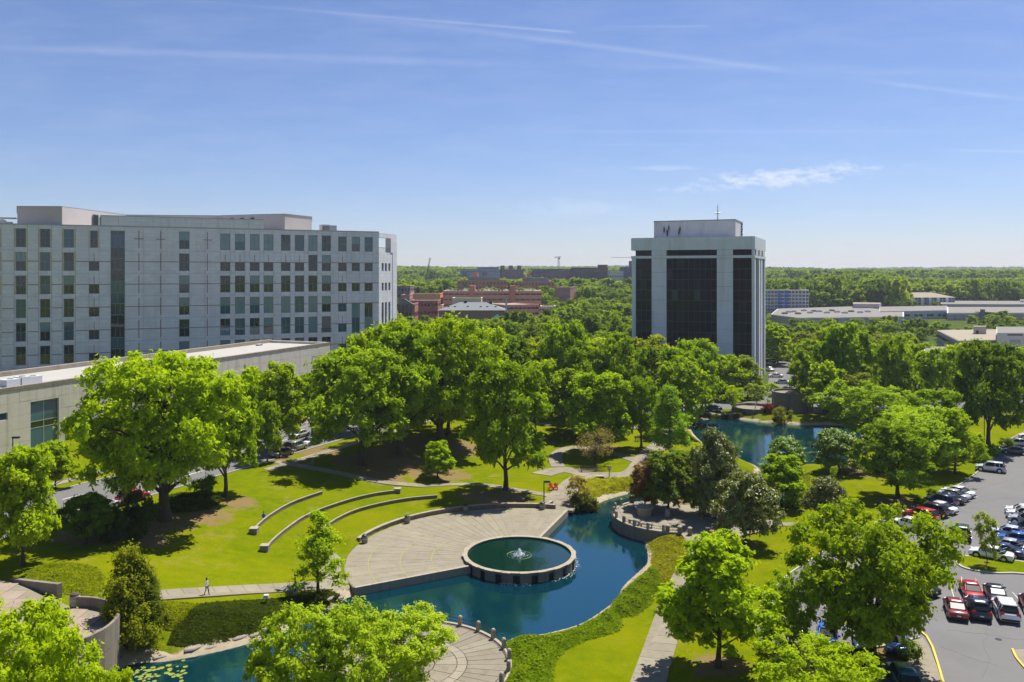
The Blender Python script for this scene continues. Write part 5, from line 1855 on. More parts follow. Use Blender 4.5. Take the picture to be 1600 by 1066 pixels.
LEN = float(np.linalg.norm(L1 - L0)); LS = lpx(-160)
back = abs(float((np.array(raw(0, 585, TZ_)) - L0) @ LN))
wx0, wx1 = lpx(48), lpx(92); wz1 = TZ_ - 2.3; wz0 = wz1 - 9.0
YWL = None
def lz(px, py):
    u_ = lpx(px); y_ = L0[1] + LD[1] * u_
    return CH - (py - YH) * y_ / F
wz1 = lz(70, 625); wz0 = lz(70, 697)
rx0, rx1 = lpx(102), lpx(172); rz1 = lz(102, 668)
sx0, sx1 = lpx(-22), lpx(12); sz0, sz1 = lz(5, 657), lz(5, 646)
xs_ = sorted([LS, sx0, sx1, wx0, wx1, rx0, rx1, LEN])
npanel[0] = 0; restp = MB()
rows_ = [0, 2.4, 4.8, 7.2, 9.6, 12.0, TZ_ - .35]


def solid_rect(x0, x1, z0, z1):
    nx_ = max(1, int(round((x1 - x0) / 3.0)))
    for i in range(nx_):
        a, b2 = x0 + (x1 - x0) * i / nx_, x0 + (x1 - x0) * (i + 1) / nx_
        zs = [z0] + [z for z in rows_ if z0 + .3 < z < z1 - .3] + [z1]
        for j in range(len(zs) - 1):
            panel(lb, a, b2, zs[j], zs[j + 1], 0, .7, .012, 'wall_panel', MT['lowwall'], 400)


MT['lowwall'] = streaked(mat('low_building_concrete', (0.56, 0.51, 0.42), 0.85, var=0.16, scale=0.6, bump=0.2, coord='World'), 0.45, 0.7, 0.5)
zt_ = TZ_ - .35
solid_rect(LS, sx0, 0, zt_)
solid_rect(sx0, sx1, 0, sz0); solid_rect(sx0, sx1, sz1, zt_)
solid_rect(sx1, wx0, 0, zt_)
solid_rect(wx0, wx1, 0, wz0); solid_rect(wx0, wx1, wz1, zt_)
solid_rect(wx1, rx0, 0, zt_)
solid_rect(rx0, rx1, rz1, zt_)
solid_rect(rx1, LEN, 0, zt_)
# stained coping
n_ = 22
for i in range(n_):
    a, b2 = LS + (LEN - LS) * i / n_, LS + (LEN - LS) * (i + 1) / n_
    m2 = MB(); m2.box(a + .01, b2 - .01, -.08, .9, zt_ + .001, TZ_ + .25); m2.build('coping_stone', MT['concrete_dark'], lb)
m2 = MB(); m2.box(LS, LEN - .8, .91, back - .9, TZ_ - .7, TZ_ - .45); m2.build('roof', MT['roofpale'], lb)
m2 = MB(); m2.box(LS, LEN, back - .88, back, 0, TZ_ + .5); m2.build('back_wall', MT['concrete'], lb)
m2 = MB(); m2.box(LEN - .78, LEN, .72, back - .9, 0, TZ_ + .22); m2.build('end_wall', MT['lowwall'], lb)
m2 = MB(); m2.box(LS, rx0 - .1, 1.2, 6, 0, TZ_ - .72); m2.box(rx1 + .1, LEN - .8, 1.2, 6, 0, TZ_ - .72); m2.build('core', MT['stone_core'], lb)
# recess
m2 = MB(); m2.box(rx0 - .6, rx0 - .02, .72, 8, 0, rz1 + .3); m2.build('recess_side', MT['lowwall'], lb)
m2 = MB(); m2.box(rx0, rx1, 7.0, 7.6, 0, rz1 + .3); m2.build('recess_back', mat('brown_wall', (0.2, 0.11, 0.08), .8), lb)
m2 = MB(); m2.box(rx0, rx1, .72, 7, rz1 + .02, rz1 + .3); m2.build('recess_soffit', MT['concrete'], lb)
# the tall window: six panes
wo = thing('tmp', None, None); bpy.data.objects.remove(wo)
wd_, hh_ = wx1 - wx0, wz1 - wz0
m2 = MB(); f_ = .1
m2.box(0, wd_, .32, .42, 0, f_); m2.box(0, wd_, .32, .42, hh_ - f_, hh_); m2.box(0, f_, .32, .42, f_, hh_ - f_); m2.box(wd_ - f_, wd_, .32, .42, f_, hh_ - f_)
m2.box(wd_ / 2 - .06, wd_ / 2 + .06, .325, .42, f_, hh_ - f_)
m2.box(f_, wd_ - f_, .33, .42, hh_ * .42, hh_ * .42 + .12); m2.box(f_, wd_ - f_, .33, .42, hh_ * .56, hh_ * .56 + .12)
wo = m2.build('window', MT['frame_light'], lb); wo.location = (wx0, 0, wz0)
for i in range(2):
    for (za, zb_, cc) in ((.1, hh_ * .42, (0.045, 0.12, 0.155)), (hh_ * .42 + .12, hh_ * .56, (0.01, 0.015, 0.012)), (hh_ * .56 + .12, hh_ - .1, (0.025, 0.085, 0.105) if i else (0.04, 0.12, 0.16))):
        m2 = MB(); m2.box(.1 + i * (wd_ / 2 - .04), wd_ / 2 - .06 + i * (wd_ / 2 - .04), .37, .4, za, zb_)
        m2.build('pane', MT['pane'], wo).color = (*cc, 1)
add_window(lb, (sx0 + sx1) / 2, .3, sz0, sx1 - sx0, sz1 - sz0, 1, 0, 'blue', split=False)
add_window(lb, lpx(497), -.02, 9.5, 6.0, 2.0, 1, 0, 'blue', split=False)
# roof units
for (px, py, sc_, lab) in ((18, 603, 1.0, 'cluster of grey air conditioning units near the edge of the white roof'),):
    x, y = raw(px, py, TZ_ - .45)
    o = thing('air_conditioner', lab, 'roof unit', (x + 1, y + 2.5, TZ_ - .45), LA)
    for (x0, x1, y0, y1, z1) in ((-4.5, -1.6, -1, 1, 1.3), (-1.5, .4, -1.1, 1.1, 1.5), (.5, 3.0, -.9, .9, 1.3)):
        m2 = MB(); m2.box(x0, x1, y0, y1, 0, z1); m2.build('housing', MT['ac'], o)
        m2 = MB(); m2.tube([((x0 + x1) / 2, 0, z1 + .001), ((x0 + x1) / 2, 0, z1 + .12)], .55, 12); m2.build('fan_cowl', MT['metal'], o)
for i, (px, py) in enumerate(((281, 563), (293, 565), (405, 540))):
    x, y = raw(px, py, TZ_ - .45)
    o = thing('roof_vent', ['small white vent box on the low white roof, in front of the huge oak', 'low grey vent beside the small white vent box', 'tiny roof vent near the far end of the low white roof'][i], 'vent', (x, y, TZ_ - .45), LA)
    m2 = MB(); m2.box(-.9, .9, -.5, .5, 0, .7 if i == 0 else .35); m2.build('housing', MT['roofwhite'], o)
    m2 = MB(); m2.box(-1.0, 1.0, -.6, .6, .72 if i == 0 else .36, .82 if i == 0 else .42); m2.build('hood', MT['ac'], o)

# ---- glass tower ----------------------------------------------------------------
TA = np.array([38.3, 267.6]); TB = np.array([73.9, 252.97])
TD = (TB - TA) / np.linalg.norm(TB - TA); TAa = math.atan2(TD[1], TD[0]); TW = float(np.linalg.norm(TB - TA)); TDp = 33.0
tw = thing('office_tower', 'dark glass office tower with pale concrete piers and a heavy concrete top', 'building', (TA[0], TA[1], 0), TAa)
MT['towerconc'] = streaked(mat('tower_concrete', (0.68, 0.69, 0.72), 0.85, var=0.1, scale=0.4, coord='World'), 0.35, 0.4, 0.5)
CT = MT['towerconc']


def tpx(px):
    return upx(px, TA, TD)


gx_ = [tpx(993), tpx(1018), tpx(1041), tpx(1120), tpx(1145), tpx(1174.5)]
# top
m2 = MB(); m2.box(0, TW, 0, TDp, 42.3, 46.2); m2.build('parapet_block', CT, tw)
for i in range(8):
    m2 = MB(); m2.box(TW * i / 8 + .03, TW * (i + 1) / 8 - .03, -.05, -.001, 42.35, 46.15); m2.build('concrete_panel', CT, tw)
m2 = MB(); m2.box(.3, TW - .3, .3, TDp - .3, 46.21, 46.3); m2.build('roof', MT['roofwhite'], tw)
m2 = MB(); m2.box(-.0, TW, -.15, TDp, 39.7, 40.5); m2.build('ledge', CT, tw)
# core glass volume
m2 = MB(); m2.box(1.3, TW - 1.3, .72, TDp - 1.2, 0, 42.29); m2.build('core', mat('mullion_grey', (0.05, 0.062, 0.075), .5), tw)
# piers
for (x0, x1) in ((gx_[1], gx_[2]), (gx_[3], gx_[4]), (gx_[5], TW - .1)):
    for z0_, z1_ in [(z, z + 4.4) for z in np.arange(0, 39.6, 4.41)] + [(40.52, 42.28)]:
        z1_ = min(z1_, 39.68 if z0_ < 40 else z1_)
        m2 = MB(); m2.box(x0, x1, .1 + rnd.uniform(0, .03), 1.1, z0_ + .03, z1_ - .02); m2.build('pier_panel', CT, tw)
m2 = MB(); m2.box(0.2, gx_[0], .15, 1.1, 0, 39.68); m2.build('pier_panel', CT, tw)
# side piers on the right face
for (y0, y1) in ((1.2, 3.0), (12.5, 16.0), (TDp - 14, TDp - 10), (TDp - 3, TDp - .2)):
    m2 = MB(); m2.box(TW - 1.29, TW - .1, y0, y1, 0, 39.68); m2.build('side_pier', CT, tw)
# panes
fl = 3.3
nfl = 12


def pane_grid(x0, x1, n):
    wp = (x1 - x0) / n
    for i in range(n):
        for j in range(nfl):
            z0_ = 39.66 - (j + 1) * fl
            if z0_ < -.5:
                continue
            m_ = pane_mesh(round(wp - .16, 3), fl - .2, 'towerglass')
            o = place('pane', m_, tw, (x0 + wp * (i + .5), .55, z0_ + .03))
            o.rotation_euler = (rnd.gauss(0, .0035), 0, rnd.gauss(0, .0035))
            r_ = rnd.random()
            o.color = ((0.012, 0.016, 0.022, 1) if r_ < .93 else ((0.022, 0.035, 0.04, 1) if r_ < .985 else (0.06, 0.08, 0.08, 1)))
        o = place('pane', pane_mesh(round(wp - .07, 3), 1.72, 'towerglass'), tw, (x0 + wp * (i + .5), .55, 40.53)); o.color = (0.012, 0.014, 0.018, 1)


pane_grid(gx_[0] + .02, gx_[1] - .02, 3)
pane_grid(gx_[2] + .02, gx_[3] - .02, 9)
pane_grid(gx_[4] + .02, gx_[5] - .02, 3)
m_ = MB(); m_.box(-.03, 0, 0, 1, 0, 1)
for (y0, y1) in ((3.05, 12.45), (16.05, TDp - 14.05), (TDp - 9.95, TDp - 3.05)):
    for j in range(nfl):
        z0_ = 39.66 - (j + 1) * fl
        m2 = MB(); m2.box(TW - .9, TW - .85, y0, y1, z0_ + .03, z0_ + fl - .04)
        m2.build('side_pane', MT['towerglass'], tw).color = (0.012, 0.016, 0.022, 1)
for j in range(3):
    m2 = MB(); m2.box(TW - .3, TW + .02, 2.5 + j * 10, 9.5 + j * 10, 40.52, 42.28); m2.build('side_pane', MT['towerglass'], tw).color = (0.012, 0.016, 0.022, 1)
# penthouse
def tl(px, Y):
    p = np.array([(px - 800) / F * Y, Y]) - TA
    return (float(p @ TD), float(p @ np.array([-TD[1], TD[0]])))
c0, c1 = tl(1022, 279.5), tl(1149, 269)
py0 = (c0[1] + c1[1]) / 2
m2 = MB(); m2.box(c0[0], c1[0], py0, py0 + 18, 46.31, 52.2); m2.build('penthouse', CT, tw)
m2 = MB(); m2.box(c0[0] - .1, c1[0] + .1, py0 - .1, py0 + 18.1, 52.201, 52.5); m2.build('penthouse_cap', MT['concrete'], tw)
for i, (u_, z_, s_) in enumerate(((.13, 49.6, 1.0), (.17, 48.6, 1.2), (.19, 50.2, .8), (.315, 48.6, .8), (.33, 49.7, .8))):
    x = c0[0] + (c1[0] - c0[0]) * u_
    m2 = MB(); m2.box(x - .18 * s_, x + .18 * s_, py0 - .35, py0 - .02, z_ - .9 * s_, z_ + .6 * s_); m2.tube([(x, py0 - .2, z_ - 1.6), (x, py0 - .2, z_ + 1.3)], .05, 5)
    m2.build('antenna_panel', MT['metal_dark'], tw)
for i in range(6):
    m2 = MB(); m2.box(c1[0] + .05, c1[0] + .5, py0 + 14 + .55 * (i % 2), py0 + 14.5 + .55 * (i % 2), 47 + i * .85, 47.7 + i * .85); m2.build('antenna_panel', MT['metal_dark'], tw)
ax_ = c0[0] + (c1[0] - c0[0]) * .755
o = thing('roof_antenna', 'thin mast antenna with short cross arms on the glass tower roof', 'antenna', (TA[0] + TD[0] * ax_ - TD[1] * (py0 + 6), TA[1] + TD[1] * ax_ + TD[0] * (py0 + 6), 52.5))
m2 = MB(); m2.tube([(0, 0, 0), (0, 0, 3), (0, 0, 5)], [.22, .16, .1], 8); m2.build('mast', MT['frame_light'], o)
for z_ in (2.3, 2.55):
    m2 = MB(); m2.tube([(-1.0, 0, z_), (1.0, 0, z_)], .1, 6); m2.build('cross_arm', MT['frame_light'], o)
m2 = MB(); m2.tube([(0, 0, 5), (0, 0, 5.6)], .05, 5); m2.build('lightning_rod', MT['metal'], o)
# base and dock
m2 = MB(); m2.box(-2, TW + 3, -8, -.3, -.3, .5); m2.build('base_plinth', MT['concrete'], tw)

# ---- far buildings ---------------------------------------------------------------
FAR_RECTS = []


def bldg(name, label, x0, x1, ytop, Y, depth, wall, yaw=0.0, rows=3, bays=8, win=(1.3, 1.7), roof='flat', roofcol='roofgrey', gz=None, winc='dark', cat='building', wz=None, extra=None,
         slot=False, rh=3.0, cap=True):
    """front edge spans photo columns x0..x1 at depth Y (left end); ytop = row of the wall top"""
    s_ = Y / F
    xl = (x0 - 800) * s_
    W_ = (x1 - x0) * s_ / max(.3, math.cos(yaw) - math.sin(yaw) * ((x1 - 800) / F))
    zt = CH - (ytop - YH) * s_
    xc = xl + W_ / 2
    g = float(h0(xc, Y)) if gz is None else gz
    root = thing(name, label, cat, (xl, Y, g), yaw)
    hgt = max(2.5, zt - g)
    wmat = MT['wallc']
    m2 = MB(); m2.box(0, W_, 0, depth, -6, hgt)
    o = m2.build('wall', wmat, root); o.color = (*wall, 1)
    if roof == 'flat':
        m2 = MB(); m2.box(.35, W_ - .35, .35, depth - .35, hgt + .001, hgt + .15)
        m2.build('roof', MT[roofcol], root)
        if cap:
            m2 = MB(); m2.box(-.15, W_ + .15, -.15, .34, hgt + .002, hgt + .6); m2.box(-.15, .34, .35, depth, hgt + .002, hgt + .6); m2.box(W_ - .34, W_ + .15, .35, depth, hgt + .002, hgt + .6)
            o = m2.build('parapet', wmat, root); o.color = (wall[0] * 1.25, wall[1] * 1.2, wall[2] * 1.15, 1)
    elif roof in ('hip', 'gable'):
        e = .8
        i_ = depth / 2 if roof == 'hip' else -.1
        i_ = min(i_, W_ / 2 - .5)
        vs = [(-e, -e, hgt), (W_ + e, -e, hgt), (W_ + e, depth + e, hgt), (-e, depth + e, hgt), (i_, depth / 2, hgt + rh), (W_ - i_, depth / 2, hgt + rh)]
        m2 = MB(); m2.add(vs, [(0, 1, 5, 4), (1, 2, 5), (2, 3, 4, 5), (3, 0, 4), (3, 2, 1, 0)])
        m2.build('roof', MT[roofcol], root)
    if rows and bays:
        ww, wh = win
        fh = hgt / (rows + .15)
        wh = min(wh, fh * .7)
        wm_ = MB()
        if slot:
            wm_.box(-W_ / bays * .43, W_ / bays * .43, -.05, .2, 0, wh)
        else:
            ww = min(ww, W_ / bays * .75)
            wm_.box(-ww / 2, ww / 2, -.06, .2, 0, wh)
        wme = wm_.mesh('window', MT['pane'])
        for j in range(rows):
            for i in range(bays):
                o = place('window', wme, root, (W_ * (i + .5) / bays, 0, hgt - (j + 1) * fh + (fh - wh) * .55))
                o.color = (*color_pane(winc), 1)
        nb = max(1, int(bays * depth / W_ * .8))
        nb = min(nb, 8)
        side = (x0 + x1) / 2 < 800
        for j in range(rows):
            for i in range(nb):
                o = place('window', wme, root, ((W_ if side else 0), depth * (i + .5) / nb, hgt - (j + 1) * fh + (fh - wh) * .55))
                o.rotation_euler = (0, 0, math.pi / 2 if side else -math.pi / 2)
                if slot:
                    o.scale = (min(1, depth / nb / (W_ / bays)), 1, 1)
                o.color = (*color_pane(winc), 1)
    if extra:
        extra(root, W_, depth, hgt)
    FAR_RECTS.append((xl - 4, xl + W_ + 4, Y - 6, Y + depth + 8, yaw, xl, Y))
    return root


def MBx(root, x0, x1, y0, y1, z0, z1, col, nm='annex_block'):
    m3 = MB(); m3.box(x0, x1, y0, y1, z0 + .005, z1)
    o = m3.build(nm, MT['wallc'], root); o.color = (*col, 1)
    return o


BR = (0.58, 0.24, 0.155); BRD = (0.38, 0.17, 0.13); BRO = (0.72, 0.33, 0.18); PUR = (0.26, 0.16, 0.20)


def chim(root, W_, d, h):
    for u_ in (.37, .76):
        m2 = MB(); m2.box(W_ * u_, W_ * u_ + 1.6, d * .45, d * .45 + 1.6, h + 1, h + 5); m2.build('chimney', MT['metal_dark'], root)
    for u_ in (.12, .22, .42, .62, .72, .85):
        m2 = MB(); m2.box(W_ * u_, W_ * u_ + 1.1, d * .18, d * .18 + 1.1, h + .6, h + 2.2); m2.build('dormer', MT['metal_dark'], root)


def white_cols(root, W_, d, h):
    m2 = MB(); m2.add([(0, -2.5, h), (W_, -2.5, h), (W_ / 2, -2.5, h + 3.4), (0, 0, h), (W_, 0, h), (W_ / 2, 0, h + 3.4)], [(0, 1, 2), (5, 4, 3), (0, 2, 5, 3), (2, 1, 4, 5), (1, 0, 3, 4)])
    m2.build('pediment', MT['roofgrey'], root)
    cm = MB(); cm.lathe([(.55, 0), (.45, h)], 10); me = cm.mesh('column', MT['roofwhite'])
    for i in range(5):
        place('column', me, root, (1 + (W_ - 2) * i / 4, -2.2, 0))


def whiteblocks(root, W_, d, h):
    for u_, zz_, ww, hh2 in ((.12, .35, .05, .5), (.62, .35, .05, .5)):
        m2 = MB(); m2.box(W_ * u_, W_ * (u_ + ww), -.4, -.07, h * zz_, h * (zz_ + hh2)); m2.build('stone_bay', MT['roofwhite'], root)
    m2 = MB(); m2.box(W_ * .2, W_ * .85, d * .2, d * .6, h + .2, h + 4); m2.build('roof_storey', MT['roofgrey'], root)
    m2 = MB(); m2.box(W_ * .3, W_ * .4, d * .2, d * .5, h + 4.01, h + 8); o = m2.build('stair_tower', MT['wallc'], root); o.color = (*BR, 1)


def garage_towers(root, W_, d, h):
    for u_ in (.27, .68):
        m2 = MB(); m2.box(W_ * u_, W_ * (u_ + .055), -1, 8, -5, h + 4.5); o = m2.build('stair_tower', MT['wallc'], root); o.color = (*BR, 1)
    r5 = random.Random(5)


def whitebits(root, W_, d, h):
    for u_, ww in ((.05, .12), (.38, .1), (.56, .12)):
        m2 = MB(); m2.box(W_ * u_, W_ * (u_ + ww), -.5, -.08, h * .25, h * .85); m2.build('white_bay', MT['roofwhite'], root)
    m2 = MB(); m2.box(W_ * .44, W_ * .98, 2, d, h + .2, h + 3); m2.build('roof_storey', MT['roofgrey'], root)


bldg('brick_hall', 'long low red brick hall at the foot of the slanted crane boom', 626, 675, 440, 900, 30, BR, 0, 2, 10, roofcol='rooftan')
bldg('brick_block', 'red brick block with rows of pale window surrounds', 664, 688, 449, 800, 26, (0.55, 0.27, 0.20), 0, 4, 8, winc='blind')
bldg('dark_block', 'dark grey-brown block just right of the stone office corner', 612, 641, 448, 620, 24, (0.24, 0.19, 0.19), 0, 4, 6, winc='grey')
bldg('orange_hall', 'plain orange-brick hall without windows beyond the pediment house', 640, 688, 460, 600, 24, BRO, 0, 0, 0)
bldg('pediment_house', 'brick house with a grey pediment and white columns', 618, 648, 476, 480, 18, BRD, 0, 1, 6, (1.4, 2.4), extra=white_cols)
bldg('brick_house', 'brick building with a white flat roof right of the pediment house', 640, 684, 471, 510, 22, BRD, 0, 3, 8, roofcol='roofwhite')
bldg('hall_with_hip_roof', 'long brick hall with a grey hipped roof and two dark chimneys', 686, 788, 485, 470, 22, BRD, 0, 2, 14, (1.2, 1.8), 'hip', 'roofgrey', rh=4.2, winc='blind', extra=chim)
bldg('cream_hall', 'cream flat-roofed hall behind the grey hipped roof', 707, 752, 467, 560, 20, (0.62, 0.57, 0.42), 0, 0, 0, roofcol='roofwhite')
bldg('brick_garage', 'long four-deck red brick parking garage in the distance', 692, 846, 456, 600, 50, (0.66, 0.31, 0.215), 0, 4, 18, (4, 1.1), slot=True, roofcol='rooftan', extra=garage_towers)
bldg('garage_annex', 'smaller brick parking deck running downhill beside the far road', 790, 842, 478, 520, 40, (0.62, 0.28, 0.20), .42, 3, 8, (4, 1.0), slot=True, roofcol='rooftan')
bldg('hospital_block', 'red brick institutional block with white stone bays above the garage', 715, 792, 439, 760, 40, BR, 0, 4, 14, winc='grey', roofcol='rooftan', extra=whiteblocks)
bldg('hospital_wing', 'red brick wing with one white stone bay right of the larger brick block', 805, 866, 441, 780, 36, BR, 0, 4, 12, winc='grey', extra=lambda r, W_, d, h: whiteblocks(r, W_, d, h))
bldg('brick_flats', 'narrow brick block with white corner strips beside the dark round tree', 867, 891, 450, 650, 30, (0.38, 0.20, 0.17), -.25, 5, 6, winc='blind')
for (x0_, x1_, yt_, Y_, c_, lab_) in ((642, 663, 452, 720, BR, 'small red brick block above the orange-brick hall'), (694, 712, 449, 820, (.5, .46, .4), 'small pale block left of the institutional brick block'),
                                      (846, 868, 480, 545, (.55, .52, .46), 'small cream house at the end of the parking decks'), (896, 922, 452, 900, (.35, .30, .30), 'low dark-roofed building among trees right of the brick flats'),
                                      (926, 946, 446, 950, (.5, .3, .22), 'small brick building under the purple-brick block'), (668, 690, 478, 540, (.55, .36, .26), 'low tan-brick link building beside the hipped-roof hall'),
                                      (627, 640, 462, 560, (.45, .25, .18), 'narrow brick building behind the pediment house'), (1272, 1300, 452, 900, (.5, .5, .5), 'pale low building in the trees right of the blue-panelled slab')):
    bldg('small_building', lab_, x0_, x1_, yt_, Y_, 18, c_, 0, 2, 5, winc='grey', roofcol='rooftan')
bldg('pale_apartments', 'long blue-grey and white apartment building on the horizon', 719, 780, 421, 1100, 40, (0.36, 0.37, 0.44), 0, 4, 16, extra=whitebits)
bldg('dark_apartments', 'dark apartment building with raised roof bays on the horizon', 778, 818, 422, 1120, 36, PUR, 0, 4, 12, extra=lambda r, W_, d, h: [MBx(r, W_ * u_, W_ * (u_ + .16), 0.2, 20, h + .2, h + 6, PUR) for u_ in (.1, .42, .75)])
bldg('purple_brick_block', 'long dark purple-brick building left of the tower crane', 832, 895, 421, 1050, 40, PUR, 0, 4, 18)
bldg('purple_brick_block', 'purple-brick building with a white band right of the tower crane', 895, 950, 419, 1000, 40, (0.14, 0.09, 0.11), 0, 4, 16, extra=lambda r, W_, d, h: MBx(r, W_ * .75, W_ * .98, -.6, 20, h, h + 4, (0.16, 0.08, 0.09)))
bldg('stepped_block', 'stepped purple and blue building peeking out left of the glass tower', 975, 1012, 418, 1000, 40, (0.13, 0.11, 0.20), 0, 4, 8, extra=lambda r, W_, d, h: MBx(r, W_ * .35, W_, 0, 30, h, h + 8, (0.15, 0.12, 0.22)))
bldg('pale_house', 'small pale flat building among trees left of the stepped block', 952, 974, 425, 980, 20, (0.5, 0.5, 0.48), 0, 2, 6)
bldg('blue_apartments', 'pale apartment slab with bright blue balcony panels', 1188, 1264, 454, 620, 26, (0.62, 0.57, 0.52), -.1, 6, 14, (2.6, 1.7), winc='blue', roofcol='rooftan',
     extra=lambda r, W_, d, h: [MBx(r, W_ * .36, W_ * .44, -.3, -.1, h * j / 6 + .4, h * j / 6 + 2.6, (0.05, 0.16, 0.42)) for j in range(6)] + [MBx(r, W_ * .50, W_ * .58, -.3, -.1, h * j / 6 + .4, h * j / 6 + 2.6, (0.05, 0.16, 0.42)) for j in range(6)])
bldg('hill_house', 'flat grey building on the wooded hill behind the blue-panelled slab', 1190, 1232, 447, 900, 20, (0.28, 0.29, 0.33), 0, 2, 8)
bldg('hillside_apartments', 'three-storey apartment block with a brown hipped roof and white balconies', 1415, 1492, 465, 700, 26, (0.48, 0.46, 0.52), 0, 3, 16, (1.8, 1.6), 'hip', 'rooftan', rh=4, winc='grey',
     extra=lambda r, W_, d, h: [MBx(r, W_ * u_, W_ * (u_ + .05), -1.2, -.08, 0, h, (0.75, 0.75, 0.75)) for u_ in (.12, .3, .46, .62, .8)])
bldg('dark_townhouse', 'dark gabled townhouse row above the three-storey apartments', 1416, 1440, 458, 800, 20, (0.08, 0.09, 0.11), 0, 2, 6, roof='gable', roofcol='rooftan', rh=4)
bldg('dark_townhouse', 'second dark gabled townhouse right of the first one on the hill', 1444, 1472, 458, 805, 20, (0.10, 0.09, 0.10), 0, 2, 7, roof='gable', roofcol='rooftan', rh=4)



def back_tower(label, x0, x1, y0, depth, hgt, wall, nb, nf):
    root = thing('city_tower', label, 'building', (x1, y0, 0), math.pi)
    W_ = x1 - x0
    m2 = MB(); m2.box(0, W_, 0, depth, -3, hgt); o = m2.build('wall', MT['wallc'], root); o.color = (*wall, 1)
    m2 = MB()
    for i in range(nb):
        for j in range(nf):
            x = W_ * (i + .5) / nb; z = hgt * (j + .4) / nf
            m2.box(x - W_ / nb * .3, x + W_ / nb * .3, -.1, .1, z, z + hgt / nf * .5)
    o = m2.build('window_rows', MT['pane'], root); o.color = (.03, .04, .05, 1); o['kind'] = 'stuff'
    m2 = MB(); m2.box(-.3, W_ + .3, -.3, depth + .3, hgt + .005, hgt + 1.5); o = m2.build('roof_edge', MT['wallc'], root); o.color = (wall[0] * .8, wall[1] * .8, wall[2] * .8, 1)


back_tower('slate-grey city tower behind the viewer, mirrored in the glass tower', -230, -185, -150, 30, 85, (.22, .25, .30), 12, 22)
back_tower('red brick city tower behind the viewer, mirrored in the glass tower', -178, -140, -140, 30, 66, (.32, .12, .09), 8, 17)
back_tower('blue-grey city tower behind the viewer, mirrored in the glass tower', -134, -92, -160, 30, 78, (.2, .24, .30), 10, 20)
back_tower('low grey city block behind the viewer, mirrored in the glass tower', -88, -20, -190, 30, 52, (.2, .2, .22), 14, 12)

# ---- mall, wings and offices on the right ------------------------------------------
def polybldg(name, label, pts, zt, wall, roofm='roofwhite', cat='building', gz=0.0, band=None, panels=0):
    """pts: ground outline in world coordinates; first edges face the camera"""
    base = pts[0]
    root = thing(name, label, cat, (base[0], base[1], gz))
    loc = [(p[0] - base[0], p[1] - base[1]) for p in pts]
    m2 = MB(); m2.prism(loc, -6, zt - gz)
    o = m2.build('wall', MT['wallc'], root); o.color = (*wall, 1)
    c = np.mean(loc, axis=0)
    rt_ = max([zt] + [b_[1] for b_ in (band or [])])
    m2 = MB(); m2.prism([tuple(c + (np.array(p) - c) * .985) for p in loc], rt_ - gz + .003, rt_ - gz + .15); m2.build('roof', MT[roofm], root)
    if band:
        for (za, zb_, col) in band:
            m2 = MB(); m2.prism([tuple(c + (np.array(p) - c) * 1.004) for p in loc], za - gz, zb_ - gz); o = m2.build('wall_band', MT['wallc'], root); o.color = (*col, 1)
    FAR_RECTS.append((min(p[0] for p in pts) - 3, max(p[0] for p in pts) + 3, min(p[1] for p in pts) - 4, max(p[1] for p in pts) + 6, 0, 0, 0))
    return root, base


def gpx(px, Y):
    return ((px - 800) / F * Y, Y)


def zpx(py, Y):
    return CH - (py - YH) * Y / F


MALL = (0.52, 0.47, 0.49)
zm = zpx(497.5, 480)
root, base = polybldg('shopping_mall', 'low pale department store with wide white roof and round white emblem on a brown panel',
                      [gpx(1250, 478), gpx(1412, 492), gpx(1412, 560), gpx(1330, 640), gpx(1215, 600), gpx(1205, 520)], zm, MALL, gz=2.0,
                      band=[(zm - 4.6, zm - 4.2, (0.62, 0.55, 0.50)), (zm - .5, zm + .35, (0.55, 0.52, 0.50))])
e1, e2 = np.array(gpx(1250, 478)), np.array(gpx(1412, 492))
md = (e2 - e1) / np.linalg.norm(e2 - e1); ma = math.atan2(md[1], md[0])


def onmall(px0, px1, z0, z1, y0, y1, nm, m, col=None):
    u0, u1 = upx(px0, e1, md), upx(px1, e1, md)
    m2 = MB(); m2.box(u0, u1, y0, y1, z0 - 2.0, z1 - 2.0)
    o = m2.build(nm, m, root); o.rotation_euler = (0, 0, ma)
    if col: o.color = (*col, 1)
    return o


onmall(1288, 1313, zm - 6.0, zm + .2, -.9, -.42, 'sign_surround', MT['wallc'], (0.55, 0.45, 0.38))
onmall(1293, 1308, zm - 3.6, zm - .6, -1.1, -.9, 'sign_panel', MT['wallc'], (0.20, 0.075, 0.04))
u_ = upx(1300.5, e1, md)
m2 = MB()
ring_ = [(u_ + r * math.cos(a), r * math.sin(a)) for a in np.linspace(0, 2 * math.pi, 25)[:-1] for r in (1.05, 1.4)]
vs = []
for k in range(24):
    a = 2 * math.pi * k / 24
    for r in (1.0, 1.4):
        vs.append((u_ + r * math.cos(a), -1.16, zm - 2.1 - 2 + r * math.sin(a)))
m2.add(vs, [(2 * k, 2 * k + 1, (2 * k + 3) % 48, (2 * k + 2) % 48) for k in range(24)])
m2.add([(u_ - .75, -1.16, zm - 3.75), (u_, -1.16, zm - 4.65), (u_ + .75, -1.16, zm - 3.75), (u_ + .45, -1.16, zm - 3.65), (u_, -1.16, zm - 4.2), (u_ - .45, -1.16, zm - 3.65)], [(0, 1, 4, 5), (1, 2, 3, 4)])
o = m2.build('round_emblem', MT['paint_white'], root); o.rotation_euler = (0, 0, ma)
onmall(1286, 1314, 2, zm - 6.05, -4, -.42, 'glass_entrance', MT['pane'], (0.10, 0.17, 0.18))
onmall(1354, 1377, zm - 6.0, zm + .2, -.9, -.42, 'sign_surround', MT['wallc'], (0.55, 0.45, 0.38))
onmall(1357, 1364, zm - 3.2, zm - 1.2, -1.1, -.9, 'sign_panel', MT['wallc'], (0.13, 0.05, 0.03))
